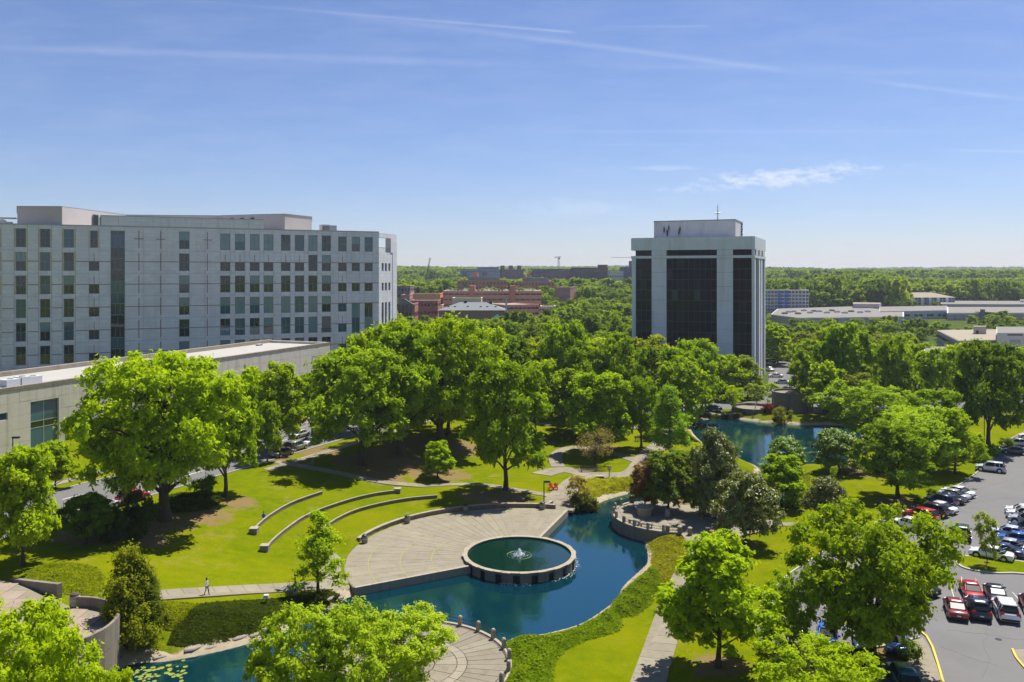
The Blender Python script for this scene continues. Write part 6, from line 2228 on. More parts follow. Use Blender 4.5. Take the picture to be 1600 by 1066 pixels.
onmall(1367, 1374, zm - 3.2, zm - 1.2, -1.1, -.9, 'sign_panel', MT['wallc'], (0.13, 0.05, 0.03))
onmall(1397, 1402, zm - 1.6, zm - .9, -.6, -.42, 'red_sign', MT['red'])
for i, (x, Y) in enumerate([(1226, 520), (1232, 540), (1240, 545), (1247, 518), (1256, 560), (1266, 530), (1272, 552), (1280, 548), (1292, 530), (1300, 560), (1308, 540), (1320, 528), (1330, 548), (1344, 535), (1356, 545)]):
    xx, yy = gpx(x, Y)
    o = thing('roof_unit', 'small roof unit on the wide white department store roof', 'roof unit', (xx, yy, zm + .5), 0, 'units on the department store roof')
    m2 = MB(); m2.box(-1.6, 1.6, -1.2, 1.2, 0, 1.0); m2.build('housing', MT['ac'] if i % 3 else MT['rooftan'], o)
    m2 = MB(); m2.box(-1.0, 1.0, -.8, .8, 1.002, 1.25); m2.build('hood', MT['metal'], o)
z2 = zpx(475, 610)
polybldg('mall_tower', 'windowless pale block rising behind the department store roof', [gpx(1333, 610), gpx(1374, 606), gpx(1377, 630), gpx(1333, 640)], z2, (0.52, 0.46, 0.46), 'rooftan', gz=8)
z3 = zpx(487.5, 540)
r3_, b3_ = polybldg('mall_wing', 'long grey mall wing with two rows of dark windows', [gpx(1374, 545), gpx(1480, 560), gpx(1480, 640), gpx(1374, 620)], z3, (0.46, 0.47, 0.51), 'roofwhite', gz=3.5)
for j in range(2):
    for i in range(12):
        xx, yy = gpx(1416 + i * 5.4 - (i % 2) * 1.6, 545 + i * .9)
        if i % 3 == 2: continue
        m2 = MB(); m2.box(-1.1, 1.1, -.1, .1, 0, 1.3); o = m2.build('window', MT['pane'], r3_); o.color = (.015, .02, .025, 1)
        o.location = (xx - b3_[0], (b3_[1] + (xx - b3_[0]) * .10) - b3_[1] + (-.35), z3 - 3.5 - 3.2 - j * 4)
z4 = zpx(490, 545)
r4_, b4_ = polybldg('mall_wing', 'long pinkish mall wing with a green glass entrance tower', [gpx(1480, 545), gpx(1700, 548), gpx(1700, 640), gpx(1480, 640)], z4, (0.48, 0.40, 0.43), 'roofwhite', gz=3.5, band=[(z4 - .6, z4 + .3, (.6, .57, .55))])
for i in range(17):
    m2 = MB(); m2.box(i * 5.5 - .3, i * 5.5 + .3, -.5, -.05, -4, z4 - 4.2); o = m2.build('pilaster', MT['wallc'], r4_); o.color = (.42, .37, .38, 1)
x0_, _ = gpx(1531, 545); x1_, _ = gpx(1547, 545)
m2 = MB(); m2.box(x0_ - b4_[0], x1_ - b4_[0], -6, 6, -4, z4 - 3.5 + .9); m2.build('glass_entrance', MT['pane'], r4_).color = (.06, .11, .11, 1)
m2 = MB(); m2.box(x0_ - b4_[0] - 2.0, x0_ - b4_[0] - .3, -6.5, -4, -4, z4 - 3.5 + 3); m2.build('entrance_pylon', MT['roofwhite'], r4_)
m2 = MB(); m2.box(x1_ - b4_[0] + 1, x1_ - b4_[0] + 5, -1, -.51, z4 - 3.5 - 3.5, z4 - 3.5 - .5); o = m2.build('blue_sign', MT['plain'], r4_); o.color = (.08, .18, .5, 1)
m2 = MB(); m2.box(x1_ - b4_[0] + 1.5, x1_ - b4_[0] + 4, -1.1, -1.01, z4 - 3.5 - 1.8, z4 - 3.5 - .7); o = m2.build('yellow_sign', MT['plain'], r4_); o.color = (.6, .4, .05, 1)
polybldg('mall_wing', 'rearmost long white-roofed mall wing under the wooded hill', [gpx(1470, 660), gpx(1720, 650), gpx(1720, 730), gpx(1470, 740)], zpx(475.5, 660), (0.40, 0.36, 0.35), 'roofwhite', gz=6)
polybldg('white_block', 'small white block at the right edge above the mall roofs', [gpx(1594, 700), gpx(1640, 700), gpx(1640, 730), gpx(1594, 730)], zpx(470, 700), (0.66, 0.66, 0.68), 'roofwhite', gz=8)
# grey office
z5 = zpx(535, 330)
r5_, b5_ = polybldg('grey_office', 'two-storey grey office with ribbon windows and a tan gravel roof', [gpx(1498, 330), gpx(1590, 336), gpx(1600, 400), gpx(1464, 392)], z5, (0.34, 0.35, 0.39), 'rooftan', gz=0,
                    band=[(z5 - .5, z5 + .5, (.40, .36, .31))])
lp_ = np.array(gpx(1464, 392)) - np.array(gpx(1498, 330)); ln_ = float(np.linalg.norm(lp_)); la_ = math.atan2(lp_[1], lp_[0])
for j in range(2):
    for i in range(18):
        m2 = MB(); m2.box(-1.35, 1.35, -.12, .12, 0, 1.2); o = m2.build('window', MT['pane'], r5_); o.color = (.012, .018, .025, 1)
        q = lp_ * ((i + .5) / 18)
        nx_, ny_ = -lp_[1] / ln_, lp_[0] / ln_
        o.location = (q[0] + nx_ * .35, q[1] + ny_ * .35, z5 - 2.4 - j * 3.2); o.rotation_euler = (0, 0, la_)
r6_, b6_ = polybldg('stair_penthouse', 'small cream stair house on the roof of the grey office', [gpx(1521, 366), gpx(1541, 366), gpx(1541, 372), gpx(1521, 372)], zpx(511, 366), (0.46, 0.42, 0.36), 'rooftan', gz=z5)
FAR_RECTS.pop()
m2 = MB(); m2.box(1.2, 2.2, -.1, .1, .2, 2.2); m2.build('door', MT['metal_dark'], r6_)
r7_, b7_ = polybldg('white_office', 'white-walled block with a long dark slot window at the right edge', [gpx(1557, 322), gpx(1700, 322), gpx(1700, 360), gpx(1557, 360)], zpx(521, 322), (0.56, 0.54, 0.50), 'roofwhite', gz=0)
x0_, _ = gpx(1574, 322); x1_, _ = gpx(1598, 322)
m2 = MB(); m2.box(x0_ - b7_[0], x1_ - b7_[0], -.1, .1, zpx(524.5, 322), zpx(522.5, 322)); m2.build('slot_window', MT['pane'], r7_).color = (.02, .02, .02, 1)
m2 = MB(); m2.box(x0_ - b7_[0] + 1, x1_ - b7_[0] - 1, -.12, .1, zpx(537, 322), zpx(531, 322)); m2.build('window_grid', MT['pane'], r7_).color = (.3, .33, .32, 1)
polybldg('flat_warehouse', 'long low white-roofed warehouse in front of the grey office', [gpx(1440, 292), gpx(1700, 285), gpx(1700, 318), gpx(1446, 322)], zpx(557, 285), (0.50, 0.48, 0.46), 'roofwhite', gz=0)

# ---- cranes, masts, highway sign ------------------------------------------------------


def lattice(mb_, p, q, w_, n):
    p, q = Vector(p), Vector(q); d = (q - p).normalized(); a = d.orthogonal().normalized(); b2 = d.cross(a)
    cor = [a * w_ + b2 * w_, -a * w_ + b2 * w_, -a * w_ - b2 * w_, a * w_ - b2 * w_]
    for c_ in cor:
        mb_.tube([p + c_, q + c_], w_ * .22, 4)
    for i in range(n):
        s0, s1 = p.lerp(q, i / n), p.lerp(q, (i + 1) / n)
        for k in range(4):
            mb_.tube([s0 + cor[k], s1 + cor[(k + 1) % 4]], w_ * .12, 3, cap=False)


xx, yy = gpx(661, 880); g = float(h0(xx, yy))
o = thing('mobile_crane', 'dark slanted mobile crane boom rising behind the far brick hall', 'crane', (xx, yy, g))
x2, z2_ = (672 - 661) / F * 880, zpx(403, 880) - g
m2 = MB(); lattice(m2, (0, 0, 2), (x2, 0, z2_), .55, 18); m2.build('boom', MT['metal_dark'], o)
m2 = MB(); m2.box(-4, 4, -1.5, 1.5, .8, 3); m2.build('carrier', MT['red'], o)
for k in range(3):
    m2 = MB(); m2.tube([(-3 + 3 * k, -1.7, .7), (-3 + 3 * k, 1.7, .7)], .7, 10); m2.build('wheel', MT['rubber'], o)
xx, yy = gpx(873, 1060); g = float(h0(xx, yy)); zt = zpx(401, 1060) - g
o = thing('tower_crane', 'small tower crane standing above the purple-brick buildings on the horizon', 'crane', (xx, yy, g))
m2 = MB(); lattice(m2, (0, 0, 0), (0, 0, zt - 3), .9, 16); m2.build('mast', MT['frame_light'], o)
m2 = MB(); lattice(m2, (-5.5, 0, zt - 1.2), (3, 0, zt - .5), .6, 6); m2.build('jib', MT['metal_dark'], o)
m2 = MB(); m2.box(-1, 1.6, -1, 1, zt - 3, zt - 1.5); m2.build('cab', MT['metal_dark'], o)
xx, yy = gpx(1003, 1080); g = float(h0(xx, yy)); zt = zpx(402.5, 1080) - g
o = thing('tower_crane', 'tower crane partly behind the glass tower with its long pale jib reaching left', 'crane', (xx, yy, g))
m2 = MB(); lattice(m2, (0, 0, 0), (0, 0, zt), .9, 16); m2.build('mast', MT['frame_light'], o)
m2 = MB(); lattice(m2, (-40, 0, zt), (12, 0, zt), .35, 30); m2.build('jib', MT['frame_light'], o)
m2 = MB(); m2.box(7, 12, -1, 1, zt - 2.2, zt - .5); m2.build('counterweight', MT['concrete'], o)
xx, yy = gpx(791, 455); g = float(h0(xx, yy))
o = thing('sign_mast', 'tall blue-green utility mast at the end of the hipped-roof hall', 'mast', (xx, yy, g))
zt = zpx(466, 455) - g
m2 = MB(); m2.tube([(0, 0, 0), (0, 0, zt)], [.45, .28], 8); m2.build('pole', mat('teal_paint', (0.18, 0.33, 0.36), .6), o)
for zz_ in (.72, .85, .96):
    m2 = MB(); m2.box(-1.2, 1.2, -.12, .12, zt * zz_, zt * zz_ + .3); m2.build('cross_arm', MT['metal'], o)
    m2 = MB(); m2.box(-.5, .5, -.6, -.13, zt * zz_ - 1.2, zt * zz_ - .1); m2.build('equipment_box', MT['ac'], o)
xa, ya = gpx(751, 395); xb, yb = gpx(775, 440)
g = float(h0(xa, ya))
o = thing('highway_gantry', 'highway sign gantry with a green sign and a small yellow panel', 'gantry', (xa, ya, g))
za = zpx(511, 395) - g
m2 = MB(); lattice(m2, (0, 0, za + .5), (xb - xa, yb - ya, za + .5), .8, 12); m2.build('truss', MT['frame_light'], o)
for (px_, py_) in ((0, 0), (xb - xa, yb - ya)):
    m2 = MB(); m2.tube([(px_, py_, 0), (px_, py_, za)], .35, 8); m2.build('support_post', MT['frame_light'], o)
m2 = MB(); q_ = np.array([xb - xa, yb - ya]);
m2.add([(q_[0] * .72, q_[1] * .72 - .9, za - 1.6), (q_[0] * 1.02 + 1, q_[1] * 1.02 - .9, za - 1.6), (q_[0] * 1.02 + 1, q_[1] * 1.02 - .9, za + 4), (q_[0] * .72, q_[1] * .72 - .9, za + 2.6)], [(0, 1, 2, 3)])
m2.add([(q_[0] * .72, q_[1] * .72 - .7, za - 1.6), (q_[0] * 1.02 + 1, q_[1] * 1.02 - .7, za - 1.6), (q_[0] * 1.02 + 1, q_[1] * 1.02 - .7, za + 4), (q_[0] * .72, q_[1] * .72 - .7, za + 2.6)], [(3, 2, 1, 0)])
m2.build('green_sign', mat('sign_green', (0.02, 0.28, 0.17), .5), o)
m2 = MB(); m2.box(q_[0] * .8, q_[0] * .95, q_[1] * .9 - 1.4, q_[1] * .9 - 1.2, za - 3.2, za - 1.62); m2.build('yellow_panel', mat('sign_yellow', (0.7, 0.45, 0.03), .5), o)

# ---- highway strip and far road ----------------------------------------------------------
hz = lambda X, Y: h0(X, Y)
hw = sheet('highway', [(-130, 425), (130, 425), (130, 443), (-130, 443)], 2.4, MT['road'], 12, zfun=hz); tag(hw, kind='structure')
m2 = MB(); m2.box(-130, 130, 423.6, 424.9, -1, 4.6); o = m2.build('highway_barrier', MT['concrete']); tag(o, 'long pale concrete barrier wall of the highway half hidden by trees', 'barrier')
fr_ = [gpx(812, 500), gpx(838, 500), gpx(862, 620), gpx(845, 640), gpx(836, 580)]
tag(sheet('far_road', fr_, .3, MT['paving'], 12, zfun=hz), kind='structure').color = (.34, .31, .27, 1)

# ---- woodland fill ------------------------------------------------------------------------
rf = random.Random(99)
TR_ARR = []


def blocked(x, y, r=3.5):
    if not in_view(x, y):
        return True
    if 0 < y < 260 and -70 < x < 110 and sdf1(x, y) < 3:
        return True
    d = (x - RA[0]) * RN[0] + (y - RA[1]) * RN[1]
    if y < 320 and -20 < d < 3:
        return True
    if y < 320 and -190 < d <= -17:
        return True
    # stone block and low building footprints
    q = (np.array([x, y]) - QW0) / BS
    u_, v_ = q @ QD, q @ np.array([-QD[1], QD[0]])
    if -60 < u_ < 115 and -6 < v_ < 45:
        return True
    q = np.array([x, y]) - TA
    u_, v_ = q @ TD, q @ np.array([-TD[1], TD[0]])
    if -6 < u_ < TW + 7 and -10 < v_ < TDp + 6:
        return True
    for (a, b2, c, e, *_r) in FAR_RECTS:
        if a - r < x < b2 + r and c - r < y < e + r:
            return True
    if 203 < y < 224 and 25 < x < 165:
        return True
    if 64 < x < 94 and 200 < y < 345:
        return True
    if y < 215 and x > 0.42 * y:            # parking lot
        return True
    if 419 < y < 448 and abs(x) < 135:
        return True
    if 480 < y < 660 and abs(x - (y * .017 + 4)) < 12:
        return True
    return False


def near_other(x, y, r):
    for (a, b2, c) in TR_ARR:
        if (a - x) ** 2 + (b2 - y) ** 2 < (r + c) ** 2 * .30:
            return True
    return False


for (x, y, r) in tree_spots:
    TR_ARR.append((x, y, r))
ZONES = [  # label, group
    ('tree in the dense wood left of the glass tower', 'trees of the wood left of the glass tower'),
    ('tree in the park wood right of the glass tower', 'trees right of the glass tower'),
    ('tree in the belt along the highway', 'trees along the highway'),
    ('tree among the mall streets', 'trees before the department store'),
]
TONES = [('bright green', (0.140, 0.225, 0.006)), ('mid-green', (0.105, 0.180, 0.008)), ('dark green', (0.070, 0.125, 0.010)), ('yellowish-green', (0.150, 0.205, 0.010)), ('greyish-green', (0.085, 0.125, 0.028))]
n_things = 0
y = 178.0
cand = []
rowy = 178.0
while rowy < 460:
    stepx = 9.0 + rowy * .006
    x = -rowy * .66
    while x < rowy * .68:
        cand.append((x + rf.uniform(-3, 3), rowy + rf.uniform(-3.5, 3.5)))
        x += stepx
    rowy += 8.5 + rowy * .004
back_trees = []
for (x, y) in cand:
    r = rf.uniform(4.2, 7.2)
    if blocked(x, y) or near_other(x, y, r):
        continue
    hgt = r * rf.uniform(1.9, 2.5)
    # keep roads, lots and far facades in sight where the photo shows them
    px = 800 + x / y * F
    top = YH + F * (CH - hgt - float(h0(x, y))) / y
    if 760 < px < 850 and 440 < y and top < 512: hgt *= .55; r *= .7
    if px < 800 and top < 497: hgt *= .75; r *= .85
    if px > 1195 and y > 330 and top < 512: hgt *= .62; r *= .8
    if px > 1440 and y > 250 and top < 552: hgt *= .5; r *= .7
    if 1190 < px < 1250 and y > 330: hgt *= .7
    TR_ARR.append((x, y, r))
    if n_things < 205:
        zi = 0 if (px < 1000 and y < 420) else (1 if (px >= 1000 and y < 330) else (2 if px < 1000 else 3))
        lab, grp = ZONES[zi]
        tn, col = rf.choices(TONES, (5, 5, 3, 2, 2))[0]
        where = ('behind the tallest oaks of the wood' if px < 700 else 'behind the full round oak' if px < 815 else 'behind the path loop' if px < 915 else 'by the left edge of the glass tower' if px < 1010 else
                 'in front of the glass tower' if px < 1190 else 'beside the side street' if px < 1275 else 'behind the pond drum trees' if px < 1370 else 'in the rear right of the park' if px < 1480 else 'behind the lot corner oak')
        depth = 'nearest row' if y < 235 else ('second row' if y < 290 else ('third row' if y < 350 else 'rearmost row'))
        size = 'broad' if r > 6.2 else ('medium' if r > 5.2 else 'slim')
        put_tree('midtall' if rf.random() < .3 else 'mid', x, y, float(h0(x, y)), r * 2, hgt, col, '%s %s tree %s, in the %s' % (size, tn, where, depth), 'tree', 'tree', 'trees ' + where)
        n_things += 1
    else:
        back_trees.append((x, y, float(h0(x, y)), r, hgt))

# the far woodland: one mass, instanced on points
rowy = 455.0
while rowy < 5200:
    k = 1.0 + max(0, (rowy - 700)) / 1400
    stepx = 11.5 * k
    x = -rowy * .72
    while x < rowy * .72:
        xx, yy = x + rf.uniform(-.45, .45) * stepx, rowy + rf.uniform(-.45, .45) * stepx
        x += stepx * rf.uniform(.8, 1.2)
        if blocked(xx, yy, 2.0 if yy < 900 else 1):
            continue
        px = 800 + xx / yy * F
        gz = float(h0(xx, yy))
        r = rf.uniform(4.5, 9.5) * min(k, 3.0) ** .6
        hgt = rf.uniform(9, 17)
        if yy > 640:
            r *= 1.35; hgt = rf.uniform(13, 27)
        if yy < 1250:
            ymin = None
            if 612 < px < 700: ymin = 497 if yy < 600 else (462 if yy < 700 else 441)
            elif 700 <= px < 850: ymin = 498 if yy < 480 else (478 if yy < 620 else (455 if yy < 780 else 439))
            elif 850 <= px < 1000: ymin = 470 if yy < 640 else (452 if yy < 800 else 440)
            elif 1185 < px < 1270: ymin = 510 if yy < 500 else (484 if yy < 640 else 440)
            elif 1270 <= px < 1410: ymin = 512 if yy < 490 else (484 if yy < 640 else 432)
            elif px >= 1410: ymin = 510 if yy < 560 else (482 if yy < 720 else 440)
            if ymin:
                ymin += rf.uniform(-6, 9)
                top = YH + F * (CH - hgt - gz) / yy
                if top < ymin:
                    hgt = CH - gz - (ymin - YH) * yy / F
                    if hgt < 2 and (rf.random() < .45 or yy > 900): continue
                    hgt = max(hgt, rf.uniform(4.5, 7))
                    r = min(r, hgt * .7)
        back_trees.append((xx, yy, gz, r, hgt))
    rowy += 10.5 * k
print('tree things', n_things, 'far trees', len(back_trees))


def far_tree(seed, cone=False):
    tr, cr = tree_meshes(seed, 'tall' if cone else 'round', 1.0, .5, .06, 34, 26, .10, crf=.26, limbs=0, trunk_r=.02)
    bpy.data.meshes.remove(tr)
    return cr


farcol = bpy.data.collections.new('far_tree_kinds')
src = []
lm = MT['leaf']
for i in range(4):
    cr = far_tree(400 + i, i == 3)
    o = bpy.data.objects.new('far_crown', cr)
    farcol.objects.link(o)
# crown colour of instances comes from a per-instance value
fm = bpy.data.materials.new('far_leaf'); fm.use_nodes = True
t = fm.node_tree
for n in list(t.nodes): t.nodes.remove(n)
out = N(t, 'ShaderNodeOutputMaterial')
at = N(t, 'ShaderNodeAttribute'); at.attribute_type = 'INSTANCER'; at.attribute_name = 'tone'
cr_ = N(t, 'ShaderNodeValToRGB'); t.links.new(at.outputs['Fac'], cr_.inputs[0])
el = cr_.color_ramp.elements
el[0].position = 0; el[0].color = (0.115, 0.18, 0.016, 1)
el[1].position = 1; el[1].color = (0.42, 0.48, 0.02, 1)
for p_, c_ in ((.3, (0.18, 0.26, 0.014, 1)), (.55, (0.245, 0.34, 0.014, 1)), (.8, (0.32, 0.41, 0.014, 1))):
    e_ = el.new(p_); e_.color = c_
d = N(t, 'ShaderNodeBsdfDiffuse'); tr_ = N(t, 'ShaderNodeBsdfTranslucent'); mx = N(t, 'ShaderNodeMixShader'); mx.inputs[0].default_value = .5
t.links.new(cr_.outputs[0], d.inputs[0]); t.links.new(cr_.outputs[0], tr_.inputs[0])
t.links.new(d.outputs[0], mx.inputs[1]); t.links.new(tr_.outputs[0], mx.inputs[2]); t.links.new(mx.outputs[0], out.inputs[0])
for o in farcol.objects:
    o.data.materials.clear(); o.data.materials.append(fm)
B = np.array(back_trees)
pm = bpy.data.meshes.new('far_woodland')
pm.vertices.add(len(B)); pm.vertices.foreach_set('co', B[:, :3].astype(np.float32).ravel())
rs = np.random.RandomState(5)
for nm, arr, ty in (('tone', np.clip(rs.beta(1.2, 1.3, len(B)) * .75 + .25 * (np.sin(B[:, 0] / 90) * np.sin(B[:, 1] / 140) * .5 + .5), 0, 1), 'FLOAT'), ('rot', rs.uniform(0, 6.28, len(B)), 'FLOAT'), ('kind_id', rs.choice([0, 1, 2, 3], len(B), p=[.3, .3, .3, .1]), 'INT')):
    a = pm.attributes.new(nm, ty, 'POINT'); a.data.foreach_set('value', np.asarray(arr, dtype=np.float32 if ty == 'FLOAT' else np.int32))
a = pm.attributes.new('size', 'FLOAT_VECTOR', 'POINT')
a.data.foreach_set('vector', np.stack([B[:, 3] * 2, B[:, 3] * 2, B[:, 4]], -1).astype(np.float32).ravel())
fw = place('far_woodland', pm)
ng = bpy.data.node_groups.new('woodland_nodes', 'GeometryNodeTree')
ng.interface.new_socket('Geometry', in_out='INPUT', socket_type='NodeSocketGeometry')
ng.interface.new_socket('Geometry', in_out='OUTPUT', socket_type='NodeSocketGeometry')
gi = ng.nodes.new('NodeGroupInput'); go = ng.nodes.new('NodeGroupOutput')
iop = ng.nodes.new('GeometryNodeInstanceOnPoints')
ci = ng.nodes.new('GeometryNodeCollectionInfo'); ci.inputs['Collection'].default_value = farcol; ci.inputs['Separate Children'].default_value = True; ci.inputs['Reset Children'].default_value = True


def nattr(nm, ty):
    n = ng.nodes.new('GeometryNodeInputNamedAttribute'); n.data_type = ty; n.inputs['Name'].default_value = nm
    return [o for o in n.outputs if o.enabled and o.name == 'Attribute'][0]


iop.inputs['Pick Instance'].default_value = True
cxyz = ng.nodes.new('ShaderNodeCombineXYZ')
ng.links.new(gi.outputs[0], iop.inputs['Points'])
ng.links.new(ci.outputs[0], iop.inputs['Instance'])
ng.links.new(nattr('kind_id', 'INT'), iop.inputs['Instance Index'])
ng.links.new(nattr('rot', 'FLOAT'), cxyz.inputs[2])
ng.links.new(cxyz.outputs[0], iop.inputs['Rotation'])
ng.links.new(nattr('size', 'FLOAT_VECTOR'), iop.inputs['Scale'])
ng.links.new(iop.outputs[0], go.inputs[0])
md_ = fw.modifiers.new('scatter', 'NODES'); md_.node_group = ng
tag(fw, 'endless leafy woodland of many tree crowns reaching to the horizon', 'woodland', kind='stuff')

# ---- haze -------------------------------------------------------------------------------------
hm = bpy.data.materials.new('haze'); hm.use_nodes = True
t = hm.node_tree
for n in list(t.nodes): t.nodes.remove(n)
out = N(t, 'ShaderNodeOutputMaterial'); pv_ = N(t, 'ShaderNodeVolumePrincipled')
pv_.inputs['Color'].default_value = (0.80, 0.88, 1.0, 1)
pv_.inputs['Density'].default_value = HAZE
pv_.inputs['Anisotropy'].default_value = 0.2
t.links.new(pv_.outputs[0], out.inputs['Volume'])
m2 = MB(); m2.box(-6100, 6100, -3100, 9100, -4, 110)
hz_ = m2.build('haze', hm); tag(hz_, 'thin pale blue haze over the whole scene', 'haze', kind='stuff')

# ================================================================== VEHICLES
def loft(mb_, st, ring):
    """stations along x: (x, list of (y,z)) half profile mirrored"""
    rows = []
    for x, prof in st:
        full = [(x, y, z) for y, z in prof] + [(x, -y, z) for y, z in reversed(prof)]
        rows.append(full)
    n = len(rows[0]); vs = [v for r in rows for v in r]; fs = []
    for i in range(len(rows) - 1):
        for k in range(n):
            k2 = (k + 1) % n
            fs.append((i * n + k, (i + 1) * n + k, (i + 1) * n + k2, i * n + k2))
    fs.append(tuple(range(n))); fs.append(tuple((len(rows) - 1) * n + k for k in reversed(range(n))))
    mb_.add(vs, fs)


CARMESH = {}


def car_meshes(kind):
    if kind in CARMESH:
        return CARMESH[kind]
    D = {}
    if kind == 'sedan':
        L, Wd, Hh_, belt, hood, deck = 4.7, 1.82, 1.45, .93, .88, .98
        g0, g1, r0, r1 = -1.30, 1.55, -.55, .72     # glass front/back base and roof front/back (front is -x)
    elif kind == 'suv':
        L, Wd, Hh_, belt, hood, deck = 4.65, 1.88, 1.72, 1.05, 1.02, 1.08
        g0, g1, r0, r1 = -1.15, 2.15, -.45, 1.75
    elif kind == 'van':
        L, Wd, Hh_, belt, hood, deck = 5.0, 1.95, 1.78, 1.0, .98, 1.05
        g0, g1, r0, r1 = -1.7, 2.4, -.75, 2.1
    else:
        L, Wd, Hh_, belt, hood, deck = 4.1, 1.75, 1.5, .95, .9, .98
        g0, g1, r0, r1 = -1.15, 1.8, -.4, 1.25
    h = L / 2; w_ = Wd / 2
    b = MB()

    def pr(top, ww, bot=.24):
        return [(ww * .86, bot), (ww, bot + .14), (ww, top - .22), (ww * .95, top - .06), (ww * .8, top)]
    loft(b, [(-h, pr(.62, w_ * .80, .30)), (-h + .12, pr(.72, w_ * .92, .24)), (-h + .5, pr(hood - .06, w_ * .985)), (g0 - .1, pr(belt + .0, w_)), (0, pr(belt + .04, w_)), (g1, pr(deck, w_)),
             (h - .35, pr(deck - .02, w_ * .98)), (h - .08, pr(deck - .10, w_ * .93)), (h, pr(deck - .3, w_ * .85, .34))], None)
    D['body'] = b.mesh('body', MT['carpaint'], True)
    g = MB()

    def gp_(x, top, wb, wt):
        return (x, [(wb, belt - .04), (wb, belt + .02), ((wb + wt) / 2, (belt + top) / 2), (wt, top - .03), (wt * .9, top)])
    gw = w_ * .90; tw_ = w_ * .74
    loft(g, [gp_(g0, belt + .06, gw * .94, gw * .9), gp_(r0, Hh_ - .045, gw, tw_), gp_(r1, Hh_ - .045, gw, tw_), gp_(g1, belt + .12, gw * .95, gw * .88)], None)
    D['windows'] = g.mesh('windows', MT['carglass'], False)
    r = MB()
    loft(r, [(r0 - .05, [(tw_ * 1.0, Hh_ - .07), (tw_ * .98, Hh_ - .02), (tw_ * .6, Hh_ - .0)]), ((r0 + r1) / 2, [(tw_ * 1.03, Hh_ - .07), (tw_ * 1.0, Hh_ + .0), (tw_ * .6, Hh_ + .03)]),
             (r1 + .05, [(tw_ * 1.0, Hh_ - .07), (tw_ * .98, Hh_ - .02), (tw_ * .6, Hh_ - .0)])], None)
    D['roof'] = r.mesh('roof', MT['carpaint'], True)
    p = MB()
    for s_ in (-1, 1):
        for (xa, xb) in ((g0 + .02, r0), (r1, g1 - .02)):
            p.tube([(xa, s_ * gw * .95, belt + .03), (xb, s_ * tw_ * 1.01, Hh_ - .05)], .045, 4)
        xm = (r0 + r1) / 2 + .05
        p.tube([(xm, s_ * gw * 1.005, belt), (xm, s_ * tw_ * 1.02, Hh_ - .05)], .045, 4)
        if kind in ('suv', 'van'):
            p.tube([(r1 - .35, s_ * gw * 1.005, belt), (r1 - .45, s_ * tw_ * 1.02, Hh_ - .05)], .07, 4)
    D['pillars'] = p.mesh('pillars', MT['carpaint'])
    wh = MB(); rr = .34 if kind != 'suv' else .37
    wh.tube([(0, -.11, 0), (0, .11, 0)], rr, 16)
    D['tyre'] = wh.mesh('tyre', MT['rubber'])
    ri = MB(); ri.tube([(0, -.125, 0), (0, .125, 0)], rr * .62, 10); D['rim'] = ri.mesh('rim', MT['rim'])
    ar = MB(); ar.tube([(0, -.03, 0), (0, .03, 0)], rr + .09, 16); D['wheel_arch'] = ar.mesh('wheel_arch', MT['rubber'])
    hl = MB(); hl.box(-.10, .10, -.2, .2, -.07, .09); D['headlight'] = hl.mesh('headlight', MT['headlight'])
    tl_ = MB(); tl_.box(-.09, .06, -.17, .17, -.09, .10 if kind == 'sedan' else .28); D['tail_light'] = tl_.mesh('tail_light', MT['taillight'])
    mr = MB(); mr.box(-.07, .07, -.11, .11, -.07, .07); D['wing_mirror'] = mr.mesh('wing_mirror', MT['carpaint'])
    pl = MB(); pl.box(-.01, .01, -.17, .17, -.06, .06); D['number_plate'] = pl.mesh('number_plate', MT['plate'])
    bp_ = MB(); bp_.box(-.06, .05, -w_ * .84, w_ * .84, -.08, .08); D['bumper'] = bp_.mesh('bumper', MT['rubber'])
    gr = MB(); gr.box(-.03, .03, -w_ * .42, w_ * .42, -.08, .08); D['grille'] = gr.mesh('grille', MT['metal_dark'])
    D['dims'] = (L, w_, rr, g0, belt, deck)
    CARMESH[kind] = D
    return D


CARS = []


def car(kind, x, y, z, rz, col, label, group=None, name='parked_car', cat='car'):
    D = car_meshes(kind)
    L, w_, rr, g0, belt, deck = D['dims']
    h = L / 2
    root = thing(name, label, cat, (x, y, z), rz, group)
    c = (*col, 1)
    for nm in ('body', 'roof', 'pillars'):
        place(nm, D[nm], root).color = c
    place('windows', D['windows'], root)
    for sx in (-1, 1):
        xw = -h + .88 if sx < 0 else h - .95
        for sy in (-1, 1):
            place('wheel_arch', D['wheel_arch'], root, (xw, sy * (w_ - .025), rr + .03))
            wl_ = thing('wheel', None, None, (xw, sy * (w_ - .07), rr)); wl_.parent = root
            place('tyre', D['tyre'], wl_); place('rim', D['rim'], wl_)
    for sy in (-1, 1):
        o = place('headlight', D['headlight'], root, (-h + .17, sy * w_ * .66, .66 if kind != 'suv' else .78)); o.rotation_euler = (0, 0, -sy * .35)
        place('tail_light', D['tail_light'], root, (h - .10, sy * w_ * .74, deck - .26))
        place('wing_mirror', D['wing_mirror'], root, (g0 + .35, sy * (w_ + .08), belt + .06)).color = c
    place('number_plate', D['number_plate'], root, (h + .005, 0, .62))
    place('bumper', D['bumper'], root, (h - .02, 0, .40)); place('bumper', D['bumper'], root, (-h + .06, 0, .38))
    place('grille', D['grille'], root, (-h + .01, 0, .58))
    return root


def car_px(kind, front, rear, col, label, dz=.06, **kw):
    """front/rear: photo pixels of the middle of the car's two ends on the ground"""
    a, b2 = P(*front), P(*rear)
    ang = math.atan2(b2[1] - a[1], b2[0] - a[0])     # local +x points to the rear
    cx, cy_ = (a[0] + b2[0]) / 2, (a[1] + b2[1]) / 2
    return car(kind, cx, cy_, h1(cx, cy_) + dz, ang, col, label, **kw)


